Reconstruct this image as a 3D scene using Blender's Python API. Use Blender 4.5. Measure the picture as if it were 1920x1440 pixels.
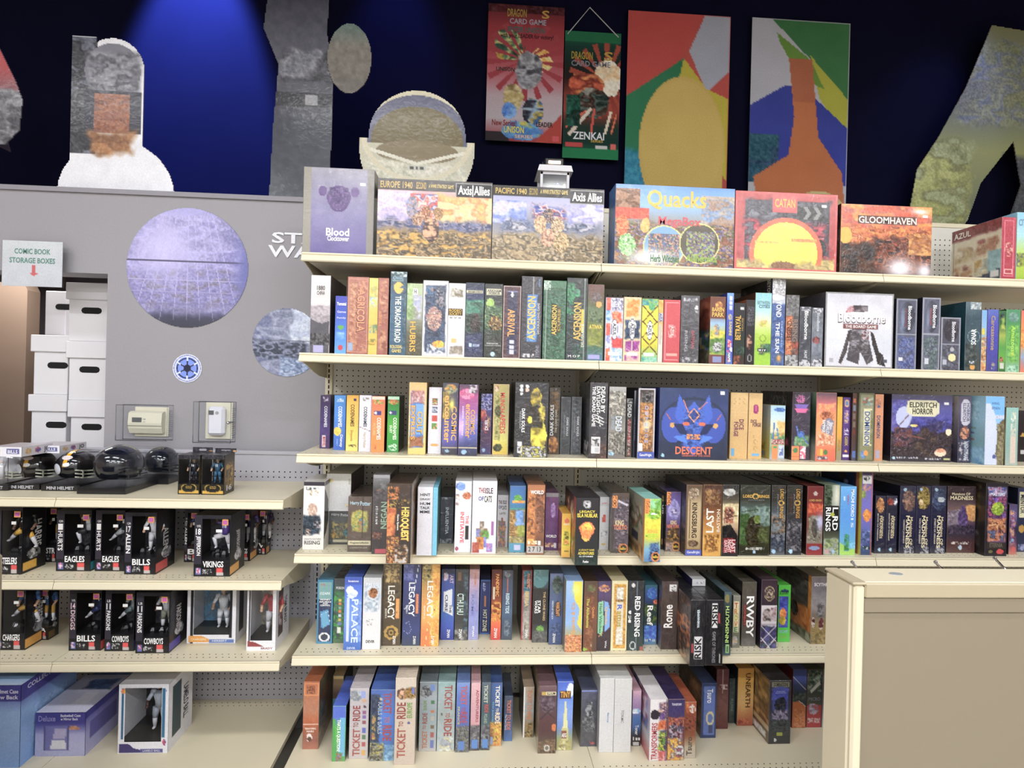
import bpy, math, random
import numpy as np
from mathutils import Vector, Matrix
D = bpy.data; C = bpy.context.scene.collection
for o in list(D.objects): D.objects.remove(o)
# ---------------- camera, world, lights, exposure ----------------
F = 1100.0; CX, CY, CZ = .7094, -2.4066, 1.7054
YAW, PIT, ROL = .0626, .0021, .0248
fw0 = Vector((math.sin(YAW), math.cos(YAW), 0)); xh = Vector((math.cos(YAW), -math.sin(YAW), 0))
fwd = fw0*math.cos(PIT) - Vector((0, 0, 1))*math.sin(PIT); zh = Vector((0, 0, 1))*math.cos(PIT) + fw0*math.sin(PIT)
RT = xh*math.cos(ROL) + zh*math.sin(ROL); UP = zh*math.cos(ROL) - xh*math.sin(ROL)
CAM = Vector((CX, CY, CZ))
cd = D.cameras.new('camera'); cam = D.objects.new('camera', cd); C.objects.link(cam)
cd.sensor_width = 36; cd.lens = 36*F/1920; cd.clip_start = .05; cd.clip_end = 60
m3 = Matrix((RT, UP, -fwd)).transposed(); cam.matrix_world = Matrix.Translation(CAM) @ m3.to_4x4()
bpy.context.scene.camera = cam
sc = bpy.context.scene
sc.view_settings.view_transform = 'Standard'; sc.view_settings.look = 'None'
sc.view_settings.gamma = 1; sc.view_settings.use_curve_mapping = False; sc.view_settings.exposure = -.24
w = D.worlds.new('world'); sc.world = w; w.use_nodes = True
w.node_tree.nodes['Background'].inputs[0].default_value = (.80, .84, 1, 1)
w.node_tree.nodes['Background'].inputs[1].default_value = .30
def area(name, loc, rot, sx, sy, power, col):
    l = D.lights.new(name, 'AREA'); l.shape = 'RECTANGLE'; l.size = sx; l.size_y = sy; l.energy = power; l.color = col
    o = D.objects.new(name, l); C.objects.link(o); o.location = loc; o.rotation_euler = rot; return o
for i, (x, y) in enumerate([(-2.6, -1.75), (-.2, -1.75), (2.2, -1.75), (4.6, -1.75), (-2.6, -4.2), (-.2, -4.2), (2.2, -4.2), (4.6, -4.2), (-1.4, -6.1), (1.2, -6.1), (3.8, -6.1)]):
    area('ceiling_and_fill_lamp', (x, y, 4.05), (0, 0, 0), 1.5, .35, (38 if y > -3 else 118 if y > -5 else 90), (.985, .99, 1))  # rearmost row is added fill for the dark deck and shelf interiors
def spot(name, loc, tgt, power, col, ang, blend):
    l = D.lights.new(name, 'SPOT'); l.energy = power; l.color = col; l.spot_size = math.radians(ang); l.spot_blend = blend; l.shadow_soft_size = .06
    o = D.objects.new(name, l); C.objects.link(o); o.location = loc
    o.rotation_euler = (Vector(tgt)-Vector(loc)).to_track_quat('-Z', 'Y').to_euler(); return o
spot('blue_spotlight', (-.95, .72, 4.75), (-.98, 1.38, 2.7), 2900, (.16, .27, 1), 39, .45)
spot('blue_spotlight', (.25, .72, 4.7), (.1, 1.4, 2.8), 140, (.12, .2, 1), 40, .8)
spot('blue_spotlight', (3.75, .5, 4.5), (3.5, 1.05, 3.3), 60, (.3, .35, 1), 46, .8)

area('side_room_fill', (-1.75, .92, 2.37), (0, 0, 0), .8, .2, 9, (1, .95, .9))  # unseen lamp added to brighten the room behind the doorway
# ---------------- helpers ----------------
def ray(px, py):
    return fwd*F + RT*(px-960) - UP*(py-720)
def on_y(px, py, Y):
    d = ray(px, py); return CAM + d*((Y-CY)/d.y)
def on_z(px, py, Z):
    d = ray(px, py); return CAM + d*((Z-CZ)/d.z)
def hexc(s):
    if len(s) == 3: s = ''.join(c*2 for c in s)
    return np.array([int(s[i:i+2], 16)/255 for i in (0, 2, 4)])
def lin(a):
    a = np.asarray(a, float); return np.where(a <= .04045, a/12.92, ((a+.055)/1.055)**2.4)
def material(name, col='888', rough=.5, metal=0, coat=0, emit=None, estr=0, bump=0, bscale=60, var=.04, vscale=6):
    m = D.materials.new(name); m.use_nodes = True; nt = m.node_tree; b = nt.nodes['Principled BSDF']
    c = lin(hexc(col)); b.inputs['Roughness'].default_value = rough; b.inputs['Metallic'].default_value = metal
    b.inputs['Coat Weight'].default_value = coat; b.inputs['Coat Roughness'].default_value = .12
    tc = nt.nodes.new('ShaderNodeTexCoord'); n = nt.nodes.new('ShaderNodeTexNoise'); n.inputs['Scale'].default_value = vscale; n.inputs['Detail'].default_value = 4
    nt.links.new(tc.outputs['Object'], n.inputs['Vector'])
    r = nt.nodes.new('ShaderNodeMix'); r.data_type = 'RGBA'
    r.inputs[6].default_value = (*np.clip(c*(1-var), 0, 1), 1); r.inputs[7].default_value = (*np.clip(c*(1+var), 0, 1), 1)
    nt.links.new(n.outputs['Fac'], r.inputs[0]); nt.links.new(r.outputs[2], b.inputs['Base Color'])
    if bump:
        n2 = nt.nodes.new('ShaderNodeTexNoise'); n2.inputs['Scale'].default_value = bscale; nt.links.new(tc.outputs['Object'], n2.inputs['Vector'])
        bp = nt.nodes.new('ShaderNodeBump'); bp.inputs['Strength'].default_value = bump; bp.inputs['Distance'].default_value = .004
        nt.links.new(n2.outputs['Fac'], bp.inputs['Height']); nt.links.new(bp.outputs['Normal'], b.inputs['Normal'])
    if emit:
        b.inputs['Emission Color'].default_value = (*lin(hexc(emit)), 1); b.inputs['Emission Strength'].default_value = estr
    return m
def print_mat(name, rough, coat, bump, spec=.4, val=1):
    m = D.materials.new(name); m.use_nodes = True; nt = m.node_tree; b = nt.nodes['Principled BSDF']
    a = nt.nodes.new('ShaderNodeAttribute'); a.attribute_name = 'Col'
    tc = nt.nodes.new('ShaderNodeTexCoord'); n = nt.nodes.new('ShaderNodeTexNoise'); n.inputs['Scale'].default_value = 140; n.inputs['Detail'].default_value = 3
    nt.links.new(tc.outputs['Object'], n.inputs['Vector'])
    h = nt.nodes.new('ShaderNodeHueSaturation'); mr = nt.nodes.new('ShaderNodeMapRange'); mr.inputs[3].default_value = .82*val; mr.inputs[4].default_value = 1.18*val
    h.inputs['Saturation'].default_value = .9; nt.links.new(n.outputs['Fac'], mr.inputs[0]); nt.links.new(mr.outputs[0], h.inputs['Value'])
    nt.links.new(a.outputs['Color'], h.inputs['Color']); nt.links.new(h.outputs['Color'], b.inputs['Base Color'])
    b.inputs['Roughness'].default_value = rough; b.inputs['Coat Weight'].default_value = coat; b.inputs['Coat Roughness'].default_value = .08
    b.inputs['Specular IOR Level'].default_value = spec
    if bump:
        n2 = nt.nodes.new('ShaderNodeTexNoise'); n2.inputs['Scale'].default_value = 34; n2.inputs['Detail'].default_value = 5; n2.inputs['Distortion'].default_value = 1.5
        nt.links.new(tc.outputs['Object'], n2.inputs['Vector'])
        bp = nt.nodes.new('ShaderNodeBump'); bp.inputs['Strength'].default_value = bump; bp.inputs['Distance'].default_value = .006
        nt.links.new(n2.outputs['Fac'], bp.inputs['Height']); nt.links.new(bp.outputs['Normal'], b.inputs['Coat Normal'])
    return m
PM = print_mat('printed_card', .38, .25, .15); PW = print_mat('shrink_wrapped_print', .3, 1, 1.0); PF = print_mat('printed_cloth', .85, 0, 0, .15, .78)
def clear_mat(name, tint, rf, base=.03):
    m = D.materials.new(name); m.use_nodes = True; nt = m.node_tree; nt.nodes.remove(nt.nodes['Principled BSDF'])
    t = nt.nodes.new('ShaderNodeBsdfTransparent'); t.inputs[0].default_value = (*tint, 1)
    g = nt.nodes.new('ShaderNodeBsdfGlossy'); g.inputs['Roughness'].default_value = rf
    f = nt.nodes.new('ShaderNodeLayerWeight'); f.inputs[0].default_value = .12; pw = nt.nodes.new('ShaderNodeMath'); pw.operation = 'POWER'; pw.inputs[1].default_value = 3
    ad = nt.nodes.new('ShaderNodeMath'); ad.operation = 'ADD'; ad.inputs[1].default_value = base
    mx = nt.nodes.new('ShaderNodeMixShader'); nt.links.new(f.outputs['Facing'], pw.inputs[0]); nt.links.new(pw.outputs[0], ad.inputs[0]); nt.links.new(ad.outputs[0], mx.inputs[0])
    nt.links.new(t.outputs[0], mx.inputs[1]); nt.links.new(g.outputs[0], mx.inputs[2])
    nt.links.new(mx.outputs[0], nt.nodes['Material Output'].inputs[0]); return m
CLEAR = clear_mat('clear_plastic', (.98, .985, .99), .08, .022)

class MB:
    def __init__(s): s.v = []; s.f = []; s.c = []; s.col = np.array([.8, .8, .8])
    def color(s, h): s.col = lin(hexc(h)); return s
    def add(s, vs, fs):
        n = len(s.v); s.v += [tuple(p) for p in vs]; s.f += [tuple(i+n for i in f) for f in fs]; s.c += [s.col]*len(vs); return s
    def box(s, x0, x1, y0, y1, z0, z1, c=0):
        if c <= 0:
            return s.add([(x0,y0,z0),(x1,y0,z0),(x1,y1,z0),(x0,y1,z0),(x0,y0,z1),(x1,y0,z1),(x1,y1,z1),(x0,y1,z1)],
                [(0,3,2,1),(4,5,6,7),(0,1,5,4),(1,2,6,5),(2,3,7,6),(3,0,4,7)])
        vs = []
        for X, sx in ((x0, 1), (x1, -1)):
            for Y, sy in ((y0, 1), (y1, -1)):
                for Z, sz in ((z0, 1), (z1, -1)):
                    vs += [(X, Y+sy*c, Z+sz*c), (X+sx*c, Y, Z+sz*c), (X+sx*c, Y+sy*c, Z)]
        def k(i, j, l, a): return (i*4+j*2+l)*3+a
        fs = [(k(0,0,0,0),k(0,0,1,0),k(0,1,1,0),k(0,1,0,0)), (k(1,0,0,0),k(1,1,0,0),k(1,1,1,0),k(1,0,1,0)),
              (k(0,0,0,1),k(1,0,0,1),k(1,0,1,1),k(0,0,1,1)), (k(0,1,0,1),k(0,1,1,1),k(1,1,1,1),k(1,1,0,1)),
              (k(0,0,0,2),k(0,1,0,2),k(1,1,0,2),k(1,0,0,2)), (k(0,0,1,2),k(1,0,1,2),k(1,1,1,2),k(0,1,1,2))]
        for i in (0,1):
            for j in (0,1): fs.append((k(i,j,0,0),k(i,j,1,0),k(i,j,1,1),k(i,j,0,1)))
            for l in (0,1): fs.append((k(i,0,l,0),k(i,1,l,0),k(i,1,l,2),k(i,0,l,2)))
        for j in (0,1):
            for l in (0,1): fs.append((k(0,j,l,1),k(1,j,l,1),k(1,j,l,2),k(0,j,l,2)))
        for i in (0,1):
            for j in (0,1):
                for l in (0,1): fs.append((k(i,j,l,0),k(i,j,l,1),k(i,j,l,2)))
        return s.add(vs, fs)
    def prism(s, pts, a0, a1, axis='x'):
        n = len(pts)
        if axis == 'x': vs = [(a0, p, q) for p, q in pts]+[(a1, p, q) for p, q in pts]
        elif axis == 'y': vs = [(p, a0, q) for p, q in pts]+[(p, a1, q) for p, q in pts]
        else: vs = [(p, q, a0) for p, q in pts]+[(p, q, a1) for p, q in pts]
        return s.add(vs, [tuple(range(n))[::-1], tuple(range(n, 2*n))]+[(i, (i+1) % n, n+(i+1) % n, n+i) for i in range(n)])
    def tube(s, path, rad, n=8, cap=True):
        path = [Vector(p) for p in path]
        if not hasattr(rad, '__len__'): rad = [rad]*len(path)
        vs = []; fs = []
        for i, p in enumerate(path):
            t = (path[min(i+1, len(path)-1)]-path[max(i-1, 0)]).normalized()
            u = t.orthogonal().normalized() if i == 0 else (u - t*u.dot(t)).normalized()
            w2 = t.cross(u)
            for k in range(n):
                a = 2*math.pi*k/n; vs.append(p+(u*math.cos(a)+w2*math.sin(a))*rad[i])
        for i in range(len(path)-1):
            for k in range(n): fs.append((i*n+k, i*n+(k+1) % n, (i+1)*n+(k+1) % n, (i+1)*n+k))
        if cap: fs += [tuple(range(n))[::-1], tuple(range((len(path)-1)*n, len(path)*n))]
        return s.add(vs, fs)
    def ball(s, c, r, nu=14, nv=9, v0=0, v1=1):
        if not hasattr(r, '__len__'): r = (r, r, r)
        vs = []; fs = []
        for j in range(nv+1):
            th = math.pi*(v0+(v1-v0)*j/nv)
            for i in range(nu):
                ph = 2*math.pi*i/nu; vs.append((c[0]+r[0]*math.sin(th)*math.cos(ph), c[1]+r[1]*math.sin(th)*math.sin(ph), c[2]+r[2]*math.cos(th)))
        for j in range(nv):
            for i in range(nu): fs.append((j*nu+i, (j+1)*nu+i, (j+1)*nu+(i+1) % nu, j*nu+(i+1) % nu))
        return s.add(vs, fs)
    def disc(s, c, u, v, n=6):
        return s.add([c+u*math.cos(2*math.pi*k/n)+v*math.sin(2*math.pi*k/n) for k in range(n)], [tuple(range(n))])
    def grid(s, O, U, V, cols):
        nv, nu = cols.shape[:2]; n = len(s.v)
        a = np.linspace(0, 1, nu)[None, :, None]; b = np.linspace(0, 1, nv)[:, None, None]
        P = (np.array(O)+a*np.array(U)+b*np.array(V)).reshape(-1, 3)
        s.v += P.tolist(); s.c += list(lin(cols.reshape(-1, 3)))
        i = (np.arange(nv-1)[:, None]*nu+np.arange(nu-1)[None]).reshape(-1)+n
        s.f += np.stack([i, i+nu, i+nu+1, i+1], 1).tolist(); return s
    def build(s, name, mat, parent=None, smooth=False):
        me = D.meshes.new(name); me.from_pydata(s.v, [], s.f); me.validate()
        if len(s.c) and len(me.vertices) == len(s.c):
            at = me.attributes.new('Col', 'FLOAT_COLOR', 'POINT'); ca = np.ones((len(s.c), 4)); ca[:, :3] = np.clip(np.array(s.c), 0, 1)
            at.data.foreach_set('color', ca.reshape(-1))
        me.materials.append(mat)
        if smooth: me.polygons.foreach_set('use_smooth', [True]*len(me.polygons))
        o = D.objects.new(name, me); C.objects.link(o)
        if parent: o.parent = parent
        return o
def tag(o, label=None, cat=None, group=None, kind=None):
    if label: o['label'] = label
    if cat: o['category'] = cat
    if group: o['group'] = group
    if kind: o['kind'] = kind
    return o
def empty(name, loc, *t, **k):
    o = D.objects.new(name, None); C.objects.link(o); o.location = loc; o.empty_display_size = .05; return tag(o, *t, **k)

# ---- text ----
TC = {}
def text_mesh(t):
    if t in TC: return TC[t]
    cu = D.curves.new('t', 'FONT'); cu.body = t; cu.resolution_u = 2; cu.offset = .022; cu.size = 1
    o = D.objects.new('t', cu); C.objects.link(o); bpy.context.view_layer.update()
    me = o.evaluated_get(bpy.context.evaluated_depsgraph_get()).to_mesh()
    n = len(me.vertices); co = np.zeros(n*3); me.vertices.foreach_get('co', co); co = co.reshape(-1, 3)
    fs = [tuple(p.vertices) for p in me.polygons]; D.objects.remove(o); D.curves.remove(cu)
    if n: co[:, :2] -= co[:, :2].min(0); co[:, :2] /= np.maximum(co[:, :2].max(0), 1e-6)
    TC[t] = (co, fs); return TC[t]
def put_text(mb, t, O, U, V, rot, u0, v0, u1, v1, col, N, lift=.0007):
    co, fs = text_mesh(t)
    if not len(co): return
    O = np.array(O); U = np.array(U); V = np.array(V); N = np.array(N)
    if rot == 'h': u = u0+(u1-u0)*co[:, 0]; v = v1-(v1-v0)*co[:, 1]
    elif rot == 'd': v = v0+(v1-v0)*co[:, 0]; u = u0+(u1-u0)*co[:, 1]
    else: v = v1-(v1-v0)*co[:, 0]; u = u1-(u1-u0)*co[:, 1]
    P = O+u[:, None]*U+v[:, None]*V+N*lift
    mb.color(col); mb.add(P.tolist(), fs)

# ---- painting flat printed artwork as vertex colours ----
def vnoise(h, w2, s, rng, ax=1.):
    def layer(s):
        gh, gw = int(h/s)+3, int(w2/(s*ax))+3; g = rng.random((gh, gw))
        y = np.arange(h)/s+rng.random(); x = np.arange(w2)/(s*ax)+rng.random()
        yi = np.minimum(y.astype(int), gh-2); xi = np.minimum(x.astype(int), gw-2); fy = y-yi; fx = x-xi
        fy = (fy*fy*(3-2*fy))[:, None]; fx = (fx*fx*(3-2*fx))[None]
        a = g[yi][:, xi]; b = g[yi][:, xi+1]; c = g[yi+1][:, xi]; d = g[yi+1][:, xi+1]
        return a*(1-fy)*(1-fx)+b*(1-fy)*fx+c*fy*(1-fx)+d*fy*fx
    r = .66*layer(s)+.34*layer(max(s/2.3, 1.01)); r = (r-r.min())/max(r.max()-r.min(), 1e-6); return r
def paint(ops, W, H, cell=.0036, seed=0):
    nu = max(2, int(W/cell)+1); nv = max(2, int(H/cell)+1); rng = np.random.default_rng(seed)
    A = np.full((nv, nu, 3), .5); u = np.linspace(0, 1, nu)[None]; v = np.linspace(0, 1, nv)[:, None]; T = []
    asp = W/H
    for op in ops.split(';'):
        t = op.split()
        if not t: continue
        k = t[0]
        if k == 'b':
            cs = np.array([hexc(c) for c in t[1:]]); x = v[:, 0]*(len(cs)-1); i = np.minimum(x.astype(int), max(len(cs)-2, 0)); fr = (x-i)[:, None]
            A[:] = (cs[i]*(1-fr)+cs[np.minimum(i+1, len(cs)-1)]*fr)[:, None]
        elif k == 'n':
            A += (vnoise(nv, nu, float(t[2]) if len(t) > 2 else 4, rng)-.5)[..., None]*float(t[1])
        elif k in 'mk':
            a, b, c, d, s = map(float, t[1:6]); cs = np.array([hexc(q) for q in t[6:]]); big = s >= 2.2; x = vnoise(nv, nu, s*(1.7 if W > .15 else 1.15) if big else s, rng, 1.9 if W > .2 and big else 1.); fine = (vnoise(nv, nu, 1.8, rng)-.5)[..., None]*.16
            rk = np.argsort(np.argsort(x.reshape(-1))).reshape(x.shape)/x.size*len(cs); i = np.minimum(rk.astype(int), len(cs)-1)
            q = np.clip(rk-.5, 0, len(cs)-1); i = np.minimum(q.astype(int), max(len(cs)-2, 0)); fr = np.clip((q-i-.5)*(1.15 if big else 2)+.5, 0, 1)[..., None]; P = cs[i]*(1-fr)+cs[np.minimum(i+1, len(cs)-1)]*fr; P = P*.85+cs.mean(0)*.15+fine*1.3+(rng.random((nv, nu, 1))-.5)*.05
            if k == 'm' and big and c-a > .3 and d-b > .1:
                E_ = np.minimum(np.minimum(u-a if a > .02 else u*0+9, c-u if c < .98 else u*0+9)*W, np.minimum(v-b if b > .02 else v*0+9, d-v if d < .98 else v*0+9)*H)
                sw = max(.007, .05*W); al = np.clip((E_/sw)+(vnoise(nv, nu, 5 if W < .3 else 12, rng)-.35)*1.6, 0, 1)[..., None]*((u > a-.04) & (u < c+.04) & (v > b-.03) & (v < d+.03))[..., None]
                A = A*(1-al)+P*al; continue
            if k == 'm': M = (u >= a) & (u <= c) & (v >= b) & (v <= d)
            else: M = ((u-a)/c)**2+((v-b)/d)**2 <= 1+.5*(vnoise(nv, nu, 5, rng)-.5)
            A[M] = P[M]
        elif k == 'r':
            a, b, c, d = map(float, t[1:5]); A[(u >= a) & (u <= c) & (v >= b) & (v <= d)] = hexc(t[5])
        elif k == 'e':
            a, b, c, d = map(float, t[1:5]); A[((u-a)/c)**2+((v-b)/d)**2 <= 1] = hexc(t[5])
        elif k == 'g':   # soft glow of printed colour
            a, b, c, d = map(float, t[1:5]); g = np.exp(-(((u-a)/c)**2+((v-b)/d)**2))[..., None]; A = A*(1-g)+hexc(t[5])*g
        elif k == 'o':
            a, b, c, d, q = map(float, t[1:6]); r = np.sqrt(((u-a)/c)**2+((v-b)/d)**2); A[(r <= 1) & (r >= 1-q)] = hexc(t[6])
        elif k == 'f':
            a, b, c, d, q = map(float, t[1:6]); qv = q*asp
            A[((u >= a) & (u <= c) & (v >= b) & (v <= d)) & ~((u >= a+q) & (u <= c-q) & (v >= b+qv) & (v <= d-qv))] = hexc(t[6])
        elif k == 'l':
            a, b, c, d, q = map(float, t[1:6]); dx, dy = (c-a)*asp, d-b; L = max(math.hypot(dx, dy), 1e-6)
            X = (u-a)*asp; Y = v-b; p = (X*dx+Y*dy)/L; e = np.abs(X*dy-Y*dx)/L
            A[(p >= 0) & (p <= L) & (e <= q*asp/2)] = hexc(t[6])
        elif k == 'p':
            c = hexc(t[1]); q = np.array(list(map(float, t[2:]))).reshape(-1, 2); M = np.zeros((nv, nu), bool)
            for i in range(len(q)):
                (x0, y0), (x1, y1) = q[i], q[(i+1) % len(q)]
                if y0 == y1: continue
                M ^= ((v > min(y0, y1)) & (v <= max(y0, y1))) & (u < x0+(v-y0)*(x1-x0)/(y1-y0))
            A[M] = c
        elif k == 's':   # star burst rays
            a, b, c, n = map(float, t[1:5]); ang = np.arctan2(v-b, (u-a)*asp); r = np.hypot((u-a)*asp, v-b)
            A[(np.sin(ang*n) > .2) & (r < c)] = hexc(t[5])
        elif k == 't':
            T.append((t[1], *map(float, t[2:6]), t[6], ' '.join(t[7:])))
    return np.clip(A, 0, 1), T
# a printed flat sheet with thickness: O top-left corner, U along width, V downwards, N outward normal
def sheet(name, O, U, V, ops, mat=None, parent=None, th=.002, cell=.004, seed=0, mask=None, letters='lettering'):
    O, U, V = Vector(O), Vector(U), Vector(V); N = V.cross(U).normalized()
    cols, T = paint(ops, U.length, V.length, cell, seed)
    mb = MB(); mb.grid(O, U, V, cols)
    if mask is not None:
        nv, nu = cols.shape[:2]; uu = (np.arange(nu-1)+.5)/(nu-1); vv = (np.arange(nv-1)+.5)/(nv-1)
        K = mask(uu[None], vv[:, None]).reshape(-1); mb.f = [f for f, k in zip(mb.f, K) if k]
        ed = {}
        for f in mb.f:
            for i in range(4):
                e = (f[i], f[(i+1) % 4]); ed[e] = 1
        nb = len(mb.v); back = {}
        fs = list(mb.f)
        def bk(i):
            if i not in back: back[i] = len(mb.v); mb.v.append(tuple(Vector(mb.v[i])-N*th)); mb.c.append(lin(hexc('8a7f70')))
            return back[i]
        for a, b in list(ed):
            if (b, a) not in ed: mb.f.append((b, a, bk(a), bk(b)))
        for f in fs: mb.f.append(tuple(bk(i) for i in f)[::-1])
    else:
        mb.color('999'); A = [O, O+U, O+U+V, O+V]; B = [p-N*th for p in A]
        mb.add(A+B, [(4, 5, 6, 7), (0, 1, 5, 4), (1, 2, 6, 5), (2, 3, 7, 6), (3, 0, 4, 7)])
    o = mb.build(name, mat or PM, parent)
    if T:
        for t in T:
            tb = MB(); put_text(tb, t[6], O, U, V, t[0], *t[1:5], t[5], N, .0009)
            if tb.v: tb.build(letters, mat or PM, parent or o)
    return o
SZ = {1: 2.2102, 2: 1.806, 3: 1.3992, 4: .9962, 5: .5844, 6: .178}
DB = .4348
STK = material('sticker_paper', 'f0f0f0', .5)
# ---------------- materials of the setting ----------------
CREAM3 = material('half_shaded_cream_enamel', 'aca189', .4, var=.015, vscale=3); CREAM = material('cream_enamel', 'd5ccb3', .38, var=.015, vscale=3); CREAM2 = material('shaded_cream_enamel', '857b69', .45, var=.02, vscale=2)  # CREAM3 and CREAM2 are the same cream, darkened with painted-in shade
PEG = material('grey_pegboard', 'cfccc4', .5, var=.02); LPEG = material('cool_grey_pegboard', 'a8a7b0', .5, var=.02)
HOLE = material('hole_shadow_dark', '0c0c0e', .9); DARK = material('black_plastic', '121217', .35, coat=.3)
GREY = material('grey_wall_paint', '98969c', .55, var=.02, vscale=1.5, bump=.15, bscale=90); NAVY = material('black_wall_paint', '101024', 1, var=.25, vscale=2); NAVY.node_tree.nodes['Principled BSDF'].inputs['Specular IOR Level'].default_value = .03
FLOOR = material('pale_tile_floor', 'b9b4aa', .4, var=.08); WHITE = material('white_carton', 'd9d8dd', .6, var=.015); IVORY = material('ivory_plastic', 'dcd9c6', .35)
LCD = material('grey_lcd', '5c6062', .2); CHROME = material('chrome', 'd8d8dc', .12, metal=1); TAN = material('tan_wall_paint', 'a68f7e', .7, var=.04)
def struct(mb, name, m): return tag(mb.build(name, m), kind='structure')
struct(MB().box(-5, 7.5, -6.5, 4.5, -.05, 0), 'floor', FLOOR)
struct(MB().box(-5, 7.5, -6.5, 4.5, 5.2, 5.3), 'ceiling', material('ceiling_paint', '6c6c70', .9))
struct(MB().box(-5, 7.5, 1.15, 1.25, 2.35, 5.2), 'wall_back', NAVY)
struct(MB().box(-5, 7.5, 4.4, 4.5, 0, 5.2), 'wall_rear', NAVY)
struct(MB().box(-5.1, -5, -6.5, 4.5, 0, 5.2), 'wall_left', TAN); struct(MB().box(7.5, 7.6, -6.5, 4.5, 0, 5.2), 'wall_right', TAN)
struct(MB().box(-5, 7.5, -6.6, -6.5, 0, 5.2), 'wall_front', material('pale_wall', 'c8c6c0', .8))
# grey partition with the doorway
PY = .50; PT = .14; zt = on_y(300, 368, PY).z; xj = on_y(199, 650, PY).x; xe = on_y(640, 420, PY).x; zd = on_y(160, 512, PY).z; x_l = on_y(-60, 600, PY).x
g = MB(); g.box(xj, xe, PY, PY+PT, 0, zt); g.box(-3.6, xj, PY, PY+PT, zd, zt); g.box(-3.6, x_l, PY, PY+PT, 0, zd)
struct(g, 'wall_partition', GREY)
struct(MB().box(-3.6, xe+.012, PY-.012, PY+PT+.05, zt, zt+.022), 'trim_1', material('wall_cap_paint', '8c8a92', .5))
# side room seen through the doorway
xt = on_y(70, 650, 1.25).x
zt2 = on_y(60, 541, 1.15).z; t_ = MB().prism([(xt-2.4, 0), (xt, 0), (xt+.01, zt2-.01), (xt-.01, zt2+.03), (xt-2.4, zt2+.06)], 1.15, 1.25, 'y'); struct(t_, 'wall_side_room', TAN)
struct(MB().box(-4, xj+1.6, 2.0, 2.1, 0, 2.4), 'wall_store_room', material('mauve_dark_wall', '8c8288', .8))
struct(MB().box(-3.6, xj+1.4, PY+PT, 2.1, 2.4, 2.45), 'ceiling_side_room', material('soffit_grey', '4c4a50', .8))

# ---------------- shelving ----------------
def holes(mb, O, U, V, nu, nv, r, skip=0):
    O, U, V = Vector(O), Vector(U), Vector(V); u = U.normalized()*r; v = V.normalized()*r
    for j in range(nv):
        for i in range(nu): mb.disc(O+U*i+V*j, u, -v)
def shelf(parent, x0, x1, z, depth=DB, front=0., holesrows=True, brackets=(1, 1), dark=False):
    W = x1-x0; g = .0012; x0 += g; x1 -= g
    s = MB(); s.box(x0, x1, front+.004, depth, z-.012, z); s.box(x0+.02, x1-.02, front+.03, depth, z-.034, z-.026)
    s.box(x0+.02, x1-.02, front+.028, front+.034, z-.034, z-.012)
    # folded end plates that drop towards the back
    sh = s.build('shelf', CREAM, parent)
    l = MB().prism([(front+.006, z), (front, z), (front-.001, z-.006), (front+.002, z-.009), (front-.002, z-.012), (front-.009, z-.033), (front-.006, z-.037), (front+.008, z-.036)], x0, x1)
    l.build('price_channel', CREAM, sh)
    for k, xx in ((0, x0+.003), (1, x1-.006)):
        if brackets[k]:
            MB().prism([(front+.012, z-.012), (front+.012, z-.034), (front+.1, z-.05), (front+.2, z-.075), (front+.3, z-.092), (depth, z-.1), (depth, z-.012)], xx, xx+.003).build('bracket', CREAM, sh)
    if holesrows:
        h = MB(); n = int((W-.04)/.0254)
        for yy, off in ((front+.035, 0), (front+.062, .5)):
            for i in range(n):
                c = Vector((x0+.025+(i+off)*.0254, yy, z+.0006)); h.disc(c, Vector((.0028, 0, 0)), Vector((0, .0028, 0)))
        tag(h.build('perforations', HOLE, sh), kind='stuff')
    return sh
def upright(parent, xc, z0, z1, y=DB, mat=None):
    m = MB(); m.box(xc-.017, xc+.017, y-.012, y+.035, z0, z1, .002); u = m.build('upright', mat or CREAM, parent)
    s = MB(); n = int((z1-z0-.05)/.0254)
    for i in range(n):
        zz = z0+.03+i*.0254
        s.add([(xc-.003, y-.0128, zz), (xc+.003, y-.0128, zz), (xc+.003, y-.0128, zz+.017), (xc-.003, y-.0128, zz+.017)], [(0, 1, 2, 3)])
    tag(s.build('slots', HOLE, u), kind='stuff')
def panel(parent, x0, x1, z0, z1, zones, mat, y=DB):
    p = MB().box(x0, x1, y, y+.02, z0, z1).build('back_panel', mat, parent)
    h = MB(); n = int((x1-x0-.07)/.0254); off = (x1-x0-(n-1)*.0254)/2
    for a, b in zones:
        m = int((b-a)/.0254)
        holes(h, (x0+off, y-.0008, a), (.0254, 0, 0), (0, 0, .0254), n, m, .0034)
    tag(h.build('perforations', HOLE, p), kind='stuff')
S4 = 1.219; ZT = on_y(1138, 399, DB).z
names = ['left end bay of the tall cream gondola shelving full of board games', 'middle bay of the tall cream gondola shelving', 'right bay of the tall cream gondola shelving, cut by the frame']
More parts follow.
